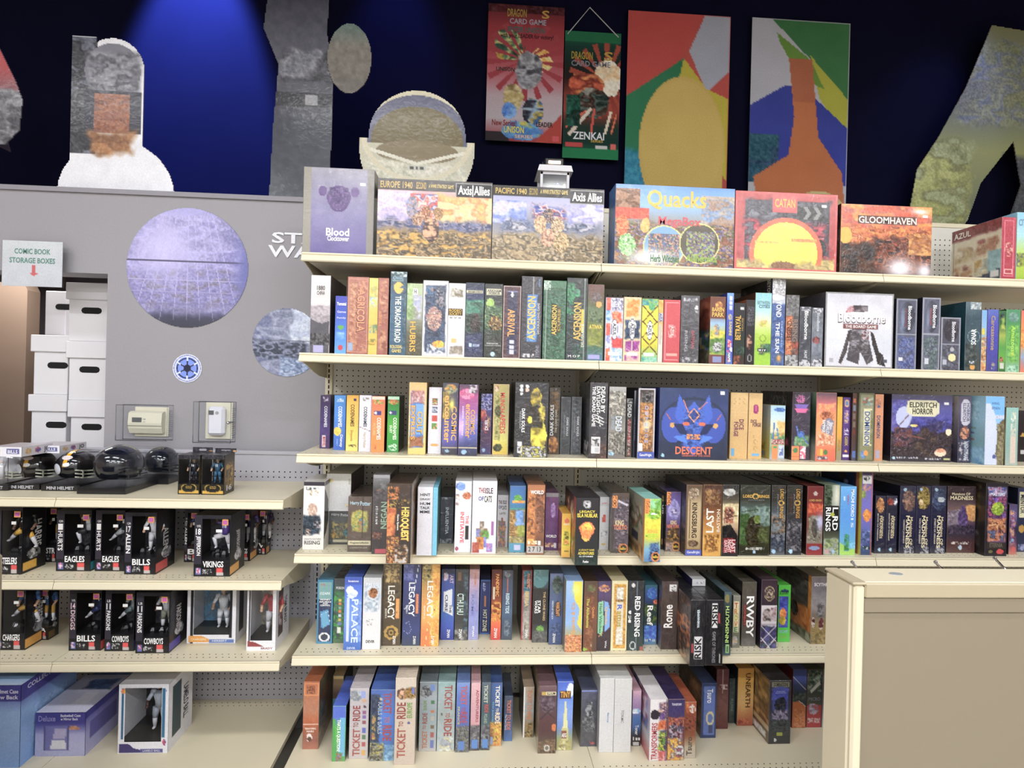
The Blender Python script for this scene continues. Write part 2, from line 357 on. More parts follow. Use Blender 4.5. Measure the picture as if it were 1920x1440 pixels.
for k in range(3):
    e = empty('shelving_bay', (S4*k, 0, 0), names[k], 'shelving', 'bays of the tall gondola shelving')
    L = MB()
    z_end = ZT
    panel(e, .0, S4, .2, z_end, [(.22, .56), (.62, .97), (1.03, 1.38), (1.44, 1.79), (1.84, 2.19), (2.23, z_end-.03)], PEG)
    MB().box(0, S4, DB-.004, DB+.024, z_end, z_end+.02).build('top_rail', CREAM, e)
    if k == 0: upright(e, .017, 0, z_end+.02)
    upright(e, S4 - (.0 if k < 2 else .017), 0, z_end+.02)
    for r in range(1, 6):
        shelf(e, 0, S4, SZ[r], holesrows=r >= 3)
    d = MB(); d.box(.001, S4-.001, -.15, DB, SZ[6]-.02, SZ[6]); d.box(.001, S4-.001, -.15, -.146, SZ[6]-.06, SZ[6]-.02); dk = d.build('base_deck', CREAM, e)
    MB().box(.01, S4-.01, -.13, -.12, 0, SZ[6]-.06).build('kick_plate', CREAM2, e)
    h = MB()
    for yy, o_ in ((-.115, 0), (-.09, .5)):
        for i in range(46): h.disc(Vector((.03+(i+o_)*.0254, yy, SZ[6]+.0006)), Vector((.003, 0, 0)), Vector((0, .003, 0)))
    tag(h.build('perforations', HOLE, dk), kind='stuff')
# left gondola
xr = on_y(532, 940, 0).x; xs = on_y(105, 934, 0).x; ZL = [on_y(533, 938, 0).z, on_y(528, 1089, 0).z, on_y(522, 1240, 0).z]; zLT = on_y(400, 851, DB).z
WL = xr-xs
for k in range(2):
    x0 = xs-WL*k; e = empty('shelving_bay', (x0, 0, 0), ['lower grey-backed shelving bay with helmets and figure boxes', 'lower grey-backed shelving bay cut by the left frame edge'][k], 'shelving', 'bays of the lower left shelving')
    bw = -.021+(0 if k else .02)
    panel(e, 0, WL+(.045 if k == 0 else 0), .15, zLT, [(ZL[0]+.02, zLT-.03), (ZL[1]+.02, ZL[0]-.06), (ZL[2]+.02, ZL[1]-.06), (.2, ZL[2]-.06)], LPEG)
    MB().box(0, WL+(.045 if k == 0 else 0), DB-.006, DB+.03, zLT, zLT+.018, .003).build('top_rail', LPEG, e)
    upright(e, WL+.03 if k == 0 else WL, 0, zLT, mat=LPEG)
    for z in ZL: shelf(e, 0, WL, z, holesrows=z < ZL[0])
    xw = on_z(507, 1440, .178).x-x0 if k == 0 else WL
    d = MB(); d.box(.001, xw-.001, -.15, DB, .158, .178); d.box(.001, xw, -.15, -.146, .1, .158); dk = d.build('base_deck', CREAM, e)
    h = MB()
    for yy, o_ in ((-.115, 0), (-.09, .5), (DB-.03, 0), (DB-.055, .5)):
        for i in range(34): h.disc(Vector((.03+(i+o_)*.0254, yy, .1786)), Vector((.003, 0, 0)), Vector((0, .003, 0)))
    tag(h.build('perforations', HOLE, dk), kind='stuff')
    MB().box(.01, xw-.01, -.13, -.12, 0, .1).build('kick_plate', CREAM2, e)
# near end unit at the right
YN = -.90; PT2 = .125
a0 = on_y(1620, 1092, YN); zc = a0.z; xp0 = on_y(1598, 1200, YN).x; xp1 = on_y(1621, 1200, YN).x
e = empty('low_partition', (xp0, YN, 0), 'low cream steel partition with capped top in the right foreground', 'partition')
w1 = xp1-xp0
m = MB().box(0, w1, .012, PT2, 0, zc-.008, .006); m.box(.004, w1+.0, .0, .02, 0, zc-.01, .006); m.build('end_post', CREAM, e)
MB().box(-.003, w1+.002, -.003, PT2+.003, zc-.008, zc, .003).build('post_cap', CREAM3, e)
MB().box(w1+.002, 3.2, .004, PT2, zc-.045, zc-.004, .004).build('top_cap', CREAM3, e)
MB().box(w1+.004, 3.2, .008, PT2-.002, zc-.004, zc-.0005, .001).build('lit_top_skin', CREAM, e)  # thin lighter skin added so the cap top looks lit
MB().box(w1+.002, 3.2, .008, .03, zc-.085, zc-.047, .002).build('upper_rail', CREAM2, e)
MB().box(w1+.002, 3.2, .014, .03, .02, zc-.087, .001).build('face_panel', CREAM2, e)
for px, py in ((1757, 1058), (1601, 1058), (1868, 1050)):
    p = on_y(px, py, YN+PT2+.06); q = on_y(px-3, py-4, YN+PT2+.25); p0 = p-Vector((xp0, YN, 0)); q0 = q-Vector((xp0, YN, 0))
    MB().tube([Vector((p0.x+.01, PT2-.002, zc-.04)), p0, p0*.5+q0*.5, q0], .0035, 8).ball(q0, .006).build('peg_hook', CHROME, e, True)
ov = MB(); c = on_z(1680, 1076, zc)-Vector((xp0, YN, 0))
ov.prism([(c.x+.019*math.cos(t*.4), c.y+.012*math.sin(t*.4)) for t in range(16)], zc-.0005, zc+.001, 'z'); ov.build('sticker', material('silver_sticker', 'a8b0b8', .3, metal=.4), e)
# near post at the left edge
p = on_y(8, 1037, YN+PT2); e = empty('low_partition', (p.x-.06, YN, 0), 'cream post of a low partition at the bottom left frame edge', 'partition')
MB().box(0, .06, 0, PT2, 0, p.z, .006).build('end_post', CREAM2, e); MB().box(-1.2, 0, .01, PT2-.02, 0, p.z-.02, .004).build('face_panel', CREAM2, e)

# ---------------- storage boxes in the doorway ----------------
def carton(xl, xr, yt, yb, Y, lidh, hx, look, n):
    A = on_y(xl, (yt+yb)/2, Y); B = on_y(xr, (yt+yb)/2, Y); xm = (xl+xr)/2; z1 = on_y(xm, yt, Y).z; z0 = on_y(xm, yb, Y).z; w_ = B.x-A.x
    e = empty('storage_box', ((A.x+B.x)/2, Y, z0), look, 'storage box', 'white comic storage boxes stacked in the doorway')
    hz = z1-z0; lh = lidh
    MB().box(-w_/2+.01, w_/2-.01, .012, .4, 0, hz-lh*.4, .003).build('body', WHITE, e)
    if lidh: MB().box(-w_/2, w_/2, 0, .41, hz-lh, hz, .003).build('lid', WHITE, e)
    c = on_y(hx[0], hx[1], Y)-Vector((0, 0, z0)); cx = c.x-(A.x+B.x)/2; r = .016; hw = .034
    pts = [(cx+hw*s+r*math.cos(t), c.z+r*math.sin(t)) for s, ts in ((1, (-90, -45, 0, 45, 90)), (-1, (90, 135, 180, 225, 270))) for t in map(math.radians, ts)]
    MB().prism(pts, .0112, .014, 'y').build('hand_hole', HOLE, e)
YC = PY+PT+.03
R = [(122, 204, 530, 640, (169, 582)), (122, 204, 640, 751, (165, 693)), (125, 204, 751, 861, (169, 801))]
L_ = [(78, 132, 520, 628, (119, 575)), (56, 128, 628, 740, (105, 685)), (51, 124, 740, 851, (102, 797))]
nm = ['topmost', 'middle', 'lowest visible']
for i, (xl, x2, yt, yb, hx) in enumerate(R): carton(xl, x2, yt, yb, YC, .085, hx, nm[i]+' white lidded storage box in the right doorway stack', i)
for i, (xl, x2, yt, yb, hx) in enumerate(L_): carton(xl, x2 if i else 124, yt if i else 545, yb, YC+.02 if i else YC+.24, .0 if i == 0 else .085, hx, nm[i]+' white storage box in the left doorway stack', i)
# plinths that carry the two stacks down to the floor
for xx0, xx1, lab in ((51, 123.5, 'left'), (125, 203, 'right')):
    A = on_y(xx0, 862, YC+.02); B = on_y(xx1, 862, YC+.02); zz = min(on_y(100, 851, YC+.02).z, on_y(165, 861, YC).z)-.004
    e = empty('storage_box', ((A.x+B.x)/2, YC+.02, 0), 'white storage boxes at the foot of the '+lab+' doorway stack', 'storage box'); w_ = B.x-A.x
    n = 3
    for i in range(n): MB().box(-w_/2+.004, w_/2-.004, .0, .38, zz/n*i, zz/n*(i+1)-.002, .003).build('body', WHITE, e)

# ---------------- sign, decals, thermostats ----------------
def quad(px, Y): return [on_y(x, y, Y) for x, y in px]
def on_wall(name, xl, yt, xr, yb, Y, ops, lab, cat, mat=None, cell=.004, mask=None, th=.002, group=None, seed=3):
    A = on_y(xl, (yt+yb)/2, Y); B = on_y(xr, (yt+yb)/2, Y); xm = (xl+xr)/2; z1 = on_y(xm, yt, Y).z; z0 = on_y(xm, yb, Y).z
    o = sheet(name, (A.x, Y, z1), (B.x-A.x, 0, 0), (0, 0, z0-z1), ops, mat, None, th, cell, seed, mask); return tag(o, lab, cat, group)
sg = on_wall('hanging_sign', 4, 452, 117, 537, PY-.05, 'b d4dade d0d4dc ccd0da;n .03 10;t h .2 .17 .8 .29 4c9080 COMIC BOOK;t h .12 .37 .88 .49 4c9080 STORAGE BOXES;r .5 .52 .56 .7 d05058;p d05058 .45 .7 .61 .7 .53 .78;r .3 .84 .68 .846 889', 'white sign with green words and red down arrow in clear sleeve', 'sign', PW)
A = on_y(2, 450, PY-.054); B = on_y(121, 540, PY-.054)
MB().box(A.x, B.x, PY-.0545, PY-.0535, B.z, A.z).build('clear_sleeve', CLEAR, sg)
disc = lambda u, v: ((u-.5)**2+(v-.5)**2) < .2495
ball_ops = 'b 9c98d8 aaa4dc a49cd4 8c88c8 5c5c94 44465c;m 0 .05 1 .9 7 8c88c4 a8a2dc b4aee4 9c96cc a29cd2 8480b8;m .0 .5 1 .85 3 8c88c4 7c78b4 9893cc 86809c;g .3 .35 .25 .25 c4bef0;' + ''.join('l %.2f .06 %.2f .94 .006 b8b2e4;' % (.5+(x-.5)*.5, .5+(x-.5)*1.1) for x in (.1, .2, .3, .4, .5, .6, .7, .8, .9)) + 'r 0 .44 1 .452 504e70;r 0 .6 1 .606 b4aee0;r 0 .7 1 .705 a29ccc;r 0 .8 1 .805 8884b4;g .5 1.02 .5 .14 3c3e50;g 1 .5 .1 .4 6468b4'
on_wall('wall_decal', 237, 390, 465, 614, PY-.003, ball_ops, 'large round lavender panelled-globe decal on grey wall', 'decal', mask=disc, th=.002)
mo = 'b c8d0e8 a8b0cc 9498b8 8088a8 6c7490;m 0 0 1 1 6 8088a8 a4aac8 9096b4 7078a0;m .55 0 1 .5 4 d0daf4 b8c4e4 e0e8fc;m 0 .45 .8 .75 2.5 3c4458 7c84a4 9aa0c0 30384c;r 0 .47 1 .48 6c7088;m .4 .7 1 1 2.4 9cb0d8 5c7098 b8c8e8'
on_wall('wall_decal', 473, 578, 602, 706, PY-.003, mo, 'smaller mottled grey-blue globe decal beside the shelving', 'decal', mask=disc, th=.002)
em = 'b e4e8fc;e .5 .5 .47 .47 5a68c0;e .5 .5 .44 .44 dfe4fc;e .5 .5 .4 .4 6c8cf0;o .5 .5 .37 .37 .12 1c2448;'+''.join('l %.3f %.3f %.3f %.3f .05 dde6ff;' % (.5+.12*math.cos(a), .5+.12*math.sin(a), .5+.42*math.cos(a), .5+.42*math.sin(a)) for a in [math.pi/6+i*math.pi/3 for i in range(6)])+''.join('l .5 .5 %.3f %.3f .045 1c2040;' % (.5+.27*math.cos(a), .5+.27*math.sin(a)) for a in [i*math.pi/3+math.pi/2 for i in range(6)])+'e .5 .5 .13 .13 1c2040'
on_wall('wall_decal', 324, 664, 378, 717, PY-.003, em, 'small round blue and white six-spoked emblem decal', 'decal', mask=disc, th=.002, cell=.0022)
tb = MB(); zA = on_y(540, 436, PY-.004).z; zM = on_y(540, 459, PY-.004).z; zB = on_y(540, 483, PY-.004).z; xa = on_y(503, 460, PY-.004).x; xb = on_y(632, 460, PY-.004).x
put_text(tb, 'STAR', (xa+.01, PY-.003, zA), (xb-xa, 0, 0), (0, 0, zM-zA), 'h', .02, 0, 1, .9, 'e8eaf4', (0, -1, 0), .002)
put_text(tb, 'WARS', (xa, PY-.003, zM), (xb-xa, 0, 0), (0, 0, zB-zM), 'h', 0, .06, 1, 1, 'e8eaf4', (0, -1, 0), .002)
tag(tb.build('wall_lettering', PM), 'white block lettering decal on grey wall partly behind shelving', 'decal')
def thermostat(xl, yt, xr, yb, body, lab, wide):
    A = on_y(xl, (yt+yb)/2, PY); B = on_y(xr, (yt+yb)/2, PY); xm = (xl+xr)/2; z1 = on_y(xm, yt, PY).z; z0 = on_y(xm, yb, PY).z; w_ = B.x-A.x; h_ = z1-z0
    e = empty('thermostat', (A.x, PY, z0), lab, 'thermostat', 'thermostats in clear guards')
    bx0, bx1, bz0, bz1 = body; bx0 *= w_; bx1 *= w_; bz0 *= h_; bz1 *= h_
    m = MB(); 
    if wide: m.prism([(0-.008, bz0+.01), (-.03, bz0+.006), (-.042, bz0+.03), (-.046, (bz0+bz1)/2), (-.04, bz1-.008), (-.025, bz1), (-.004, bz1)], bx0, bx1)
    else: m.box(bx0, bx1, -.04, -.004, bz0, bz1, .012)
    m.build('housing', IVORY if wide else material('white_plastic', 'e4e4ee', .3), e)
    if not wide: MB().box(bx0-.02, w_*.93, -.008, 0, bz0-.02, bz1+.02, .003).build('wall_plate', IVORY, e)
    else: MB().box(bx0+.01, w_*.92, -.008, 0, bz0-.012, bz1+.02, .003).build('wall_plate', IVORY, e)
    hm = bz1-bz0
    if wide:
        MB().box(bx0+.02, bx0+.062, -.0475, -.04, bz0+hm*.54, bz0+hm*.74).build('display', LCD, e)
        MB().box(bx0+.07, bx0+.08, -.0465, -.04, bz0+hm*.66, bz0+hm*.7).box(bx0+.07, bx0+.08, -.0465, -.04, bz0+hm*.54, bz0+hm*.58).build('button', material('light_grey_button', 'b8b8b0', .5), e)
        MB().box(bx0, bx1, -.0468, -.0455, bz0+hm*.38, bz0+hm*.395).build('door_seam', LCD, e)
    else:
        MB().box(bx0+.008, bx0+.032, -.0415, -.039, bz0+hm*.72, bz0+hm*.87).build('display', LCD, e)
        MB().tube([(bx0+.047, -.039, bz0+hm*.79), (bx0+.047, -.042, bz0+hm*.79)], .008, 12).build('button', material('light_grey_button2', 'a8a8a8', .5), e)
        MB().tube([(bx1+.028, -.004, h_*.5), (bx1+.028, -.058, h_*.5)], [.004, .006], 10).ball((bx1+.028, -.06, h_*.5), .008).build('key_lock', CHROME, e, True)
    c = MB(); t = .002; D_ = .058
    for b in ((0, w_, -D_, -D_+t, 0, h_), (0, w_, -D_, 0, h_-t, h_), (0, w_, -D_, 0, 0, t), (0, t, -D_, 0, 0, h_), (w_-t, w_, -D_, 0, 0, h_)): c.box(*b)
    cv = c.build('clear_guard', CLEAR, e)
    r = MB(); rr = .0022
    for P in ([(0, -D_, 0), (w_, -D_, 0), (w_, -D_, h_), (0, -D_, h_), (0, -D_, 0)], [(0, 0, 0), (w_, 0, 0), (w_, 0, h_), (0, 0, h_), (0, 0, 0)]): r.tube(P, rr, 6, False)
    r.build('guard_rim', clear_mat('rim_plastic', (.8, .8, .82), .1, .25), cv)
    v = MB(); v.color('888')
    for i in range(14): v.box(w_-.0005, w_+.001, -.045, -.008, h_*(.12+.055*i), h_*(.12+.055*i)+.002)
    v.build('vent_slots', material('slot_grey', '7c7a80', .6), cv)
thermostat(231, 759, 325, 824, (.2, .86, .16, .82), 'wide ivory thermostat in a clear guard on the grey wall', True)
thermostat(373, 753, 442, 828, (.31, .77, .17, .88), 'upright white thermostat with key lock in a clear guard', False)
# ---------------- standees and banners (plain stand-ins) ----------------
YS = PY+.07
def standee(xl, yt, xr, yb, Y, ops, mask, lab, seed, cell=.005):
    o = on_wall('cardboard_standee', xl, yt, xr, yb, Y, ops, lab, 'standee', PM, cell, mask, .006, seed=seed)
    s = MB(); b = o.bound_box; xm = (b[0][0]+b[4][0])/2; z0 = b[0][2]
    s.color('5a5044').prism([(Y+.006, z0), (Y+.1, z0), (Y+.006, z0+.22)], xm-.003, xm+.003); s.build('easel_strut', PM, o)
    return o
def poly_mask(q):
    q = np.array(q)
    def f(u, v):
        M = np.zeros(np.broadcast(u, v).shape, bool)
        for i in range(len(q)):
            (x0, y0), (x1, y1) = q[i], q[(i+1) % len(q)]
            if y0 == y1: continue
            M ^= ((v > min(y0, y1)) & (v <= max(y0, y1))) & (u < x0+(v-y0)*(x1-x0)/(y1-y0))
        return M
    return f
m1 = lambda u, v: (((u-.5)/.5)**2+((v-1)/.34)**2 < 1) | ((np.abs(u-.45) < .27) & (v > .22)) | (((u-.45)/.27)**2+((v-.24)/.2)**2 < 1) | ((np.abs(u-.2) < .1) & (v > .04) & (v < .8))
standee(110, 60, 330, 367, YS, 'b e4e4ec;r .1 .04 .32 .75 2c2c34;m .1 .04 .32 .75 4 2c2c34 45454c 1c1c24 6c7080;e .45 .24 .24 .17 7c7c88;m .24 .12 .68 .38 4 74747f 55555f 94949e;r .22 .36 .7 .62 2c2c3c;m .3 .38 .6 .62 5 8a4c30 a05c30 6c3824;m .24 .6 .66 .76 6 96602f 7a4c28 a8703c;n .04 8', m1, 'plain rounded cardboard standee in grey and rust over a white dome', 5)
m2 = poly_mask([(.1, 0), (.85, 0), (.8, .3), (.9, .5), (.88, 1), (.12, 1), (.15, .7), (.2, .45), (0, .3)])
S2 = standee(492, -80, 640, 372, YS, 'b 2c2c38 34343f 4c4c58 54545e 363844 343a46 3a404c;m .2 .38 .9 .52 8 6c6e78 84848c 4a4a54 2c2c34;r .12 .56 .92 .62 24242c;r .55 .57 .7 .61 8c8c90;n .08 5', m2, 'tall plain dark gunmetal cardboard standee above the grey wall', 6)
sp = sheet('side_oval', (on_y(615, 100, YS).x, YS-.008, on_y(640, 45, YS).z), (on_y(697, 100, YS).x-on_y(615, 100, YS).x, 0, 0), (0, 0, on_y(640, 175, YS).z-on_y(640, 45, YS).z), 'b 5a7068 746e66 6e675e 5c564e;n .12 4', PM, S2, .006, .005, 7, lambda u, v: ((u-.5)/.5)**2+((v-.5)/.5)**2 < 1)
ob = 'b c8c0a0;e .5 .42 .46 .42 5a5c78;e .5 .5 .4 .34 6a5c2c;r 0 .55 1 1 c4c0a8;e .5 .62 .36 .12 80704c;m .05 .7 .95 1 8 c8c8b4 d4d0bc b8b8a0 d8d4c4;l .06 .6 .5 .74 .03 dedac8;l .5 .74 .94 .6 .03 dedac8;o .5 .46 .49 .46 .1 d4ccb0;r .42 .76 .58 .8 c4c4b4;r .44 .765 .47 .795 444;r .49 .765 .51 .795 444;r .53 .765 .56 .795 444'
m4 = lambda u, v: (((u-.5)/.42)**2+((v-.46)/.46)**2 < 1) & (v < .6) | (((u-.5)/.5)**2+((v-.58)/.62)**2 < 1) & (v >= .5)
standee(674, 170, 890, 356, YS+.02, ob, m4, 'plain cream bowl-shaped cardboard standee with dark arched hood', 8)
m5 = poly_mask([(.55, 0), (.9, .02), (1, .0), (1, 1), (.68, 1), (.68, .8), (.78, .62), (.72, .45), (.5, .62), (.42, .76), (.3, .9), (.12, .92), (0, .8), (.06, .58), (.2, .45), (.38, .25)])
LZ = 2.36; tag(MB().box(1.8, 7.5, .9, 1.15, LZ-.05, LZ).build('trim_2', NAVY), kind='structure')
standee(1704, 46, 1975, 720-(LZ-CZ)*F/(1.0-CY)+16, 1.0, 'b 7a7a52 7c7f70 6c7468 8c9058 767c58 4c5450 474c50;m 0 .45 .45 .9 8 a8ac60 8c9050 74784c 98a070;m .3 .05 .9 .4 9 7c8060 6c7480 888c70 70746c;m .65 .5 1 1 10 3e444c 4c5058 44484c', m5, 'plain moss-green cardboard standee shape above shelves at upper right', 9)
standee(-60, 80, 42, 270, YS, 'b b8343c a83038 6c4048 5c5860 8c3038;m .5 .45 1 1 5 5c5c64 84848c 44444c', poly_mask([(0, 0), (.5, 0), (.85, .35), (1, .55), (.95, .85), (.7, 1), (0, 1)]), 'plain red and grey cardboard standee cut by the left frame', 10)
YB = 1.10
def banner(xl, yt, xr, yb, ops, lab, seed, cell=.0065):
    o = on_wall('banner', xl, yt, xr, yb, YB, ops, lab, 'banner', PF, cell, None, .003, 'banners on the dark upper wall', seed)
    return o
b = banner(913, 10, 1056, 266, 'b 6a2028 a02834 b03440 c0606c c8b0b8 c8bcc4 a03038;m 0 0 1 .06 5 441c24 5c2028;k .28 .3 .2 .12 4 d8a838 3c7060 e8e090 284c44;k .7 .4 .15 .09 3 f8e8a0 f0a838 f0f0d0;s .5 .4 .3 17 a83440;k .55 .48 .18 .14 4 8c8c94 c0c0c8 4c4c54;k .35 .68 .13 .1 4 c8b070 e0d098 8a7048;k .3 .78 .1 .06 4 3878d8 88b8f0;k .62 .78 .14 .1 3.4 3060a8 e0b838 a8c8e8 302c3c;p b83828 .65 1 1 .78 1 1;r 0 .93 .3 1 3c3438;k .47 .92 .26 .07 5 3878c8 58a0e0 e0d050;r .88 .95 .96 .99 d84850;t h .25 .03 .5 .09 b09038 DRAGON;t h .7 .03 .8 .09 c89838 S;t h .28 .1 .76 .14 a8a8b8 CARD GAME;t h .26 .16 .74 .2 386c68 ENTER UNISON;t h .16 .21 .86 .25 3c1c20 with your LEADER for victory!;t h .12 .46 .36 .49 1c4038 UNISON;t h .66 .85 .88 .885 2c2c2c LEADER;t h .08 .845 .4 .89 8a2c24 New Series!;t h .24 .89 .5 .94 f0e038 UNISON;t h .52 .9 .76 .94 4088d8 WARRIOR;t h .38 .95 .62 .975 e8c0a0 SERIES', 'crimson and white card game banner with burst art, leftmost banner', 11)
b2 = banner(1057, 60, 1162, 298, 'b 187048 184038 1c2c28 302020 8c3020 a03828 283c34 183c34 187c50;r 0 0 1 .08 187048;r 0 .92 1 1 188050;s .75 .38 .3 19 a84028;k .78 .36 .26 .15 6 fff8e8 f8c890 f0e0c0;k .4 .42 .3 .1 4 d85828 702018 e89048;k .5 .56 .3 .12 4 243430 587068 3c1c14 a8a8a0;l .1 .82 .5 .6 .06 e8d8c8;l .05 .76 .4 .62 .03 e85838;l .85 .62 .75 .8 .05 f0e0c8;l .55 .6 .5 .8 .04 d84838;l .95 .64 .86 .8 .03 e87048;m .05 .5 .3 .75 4 1c4c3c 286c5c 1c342c;r .04 .88 .36 .91 c83838;r .58 .895 .8 .915 d8d8d8;r .86 .875 .96 .92 e06058;t h .12 .16 .5 .22 b09828 DRAGON;t h .7 .15 .86 .22 c89830 S;t h .12 .23 .82 .275 8a8a98 CARD GAME;t h .18 .79 .74 .85 e8e8f0 ZENKAI;t h .5 .85 .72 .87 c8a838 SERIES', 'narrow dark banner with green ends and orange explosion art', 12)
A = on_y(1064, 64, YB-.004); Bq = on_y(1160, 60, YB-.004); Cq = on_y(1106, 14, YB-.004)
MB().tube([A, Cq, Vector((Bq.x, Bq.y, A.z))], .003, 6).build('hanging_cord', material('white_cord', 'b8b8b8', .8), b2)
banner(1174, 25, 1366, 372, 'b c04438 c04438 b83c30;p b0b4c4 1 0 .75 0 .6 .2 .78 .42 1 .3;p c8b82c .55 .24 .38 .42 1 .9 1 .45 .78 .4;p 2c8058 0 .42 .55 .24 .3 .9 0 .75;p c83c34 0 0 .75 0 .5 .26 0 .46;m 0 .75 .4 1 12 2888a8 208cb0 3090a8;e .55 .72 .42 .38 d4b458;r .2 .8 .95 1 d4b458;e .55 .7 .4 .34 d8b85c;n .03 14', 'tall cloth banner in red, white, yellow and teal with plain golden mound', 13, .008)
banner(1406, 38, 1590, 400, 'b c0c0c8;p 3c7c48 .2 0 1 0 1 .4 .6 .2;p b8b838 .6 .18 1 .4 1 .6 .7 .4;p 6c9838 .2 .05 .6 .2 .75 .35 .5 .3;p c0c0cc 0 0 .2 0 .45 .35 0 .5;p 2838a0 0 .45 .35 .34 .55 .35 1 .55 1 .85 0 .85;m 0 .6 .3 .85 10 285870 30486c 2c6070;p c87038 .38 .2 .62 .2 .7 .6 .95 .78 1 1 .1 1 .05 .82 .4 .7 .45 .5;p b8643c .38 .2 .62 .2 .66 .42 .44 .42;e .72 1.02 .3 .14 d8c888;n .03 14', 'tall cloth banner in blue, green and white with plain orange column', 14, .008)
# white lantern cabinet with flood lamp behind the naval war game
e = empty('display_lantern', on_y(1040, 352, .22), 'white lantern cabinet with a small lit flood lamp on top', 'lantern'); zl = SZ[1]-e.location.z
MT = on_y(1040, 322, .22).z-e.location.z; q = MB(); hw = .066
for sx in (-1, 1):
    for sy in (-1, 1): q.box(sx*hw-.012*(sx > 0)-0*(sx < 0), sx*hw+.012*(sx < 0), .066+sy*.06-.006, .066+sy*.06+.006, zl, MT, .001)
q.box(-hw, hw, .0, .132, zl, zl+.06); q.box(-hw, hw, .0, .132, MT-.012, MT); q.build('frame', WHITE, e)
MB().prism([(-hw-.014, MT), (hw+.014, MT), (hw+.006, MT+.026), (-hw-.006, MT+.026)], -.012, .145, 'y').build('roof', WHITE, e)
MB().box(-hw+.01, hw-.01, .004, .006, zl+.06, MT-.012).build('window_pane', CLEAR, e)
MB().color('2c3038').box(-hw+.01, hw-.01, .12, .124, zl+.06, MT-.01).color('2838a8').tube([(.02, .06, zl+.06), (.025, .06, MT-.05), (.02, .06, MT-.03)], [.016, .014, .004]).build('lantern_interior', PM, e)
MB().box(-.045, .045, .03, .075, MT+.035, MT+.075, .006).tube([(0, .05, MT+.024), (0, .05, MT+.04)], .008).tube([(-.05, .05, MT+.02), (-.05, .05, MT+.06)], .003).build('lamp_housing', DARK, e)
MB().box(-.028, .028, .026, .031, MT+.046, MT+.06, .002).build('lamp_tube', material('glowing_tube', 'fff', .5, emit='ffc890', estr=8), e)
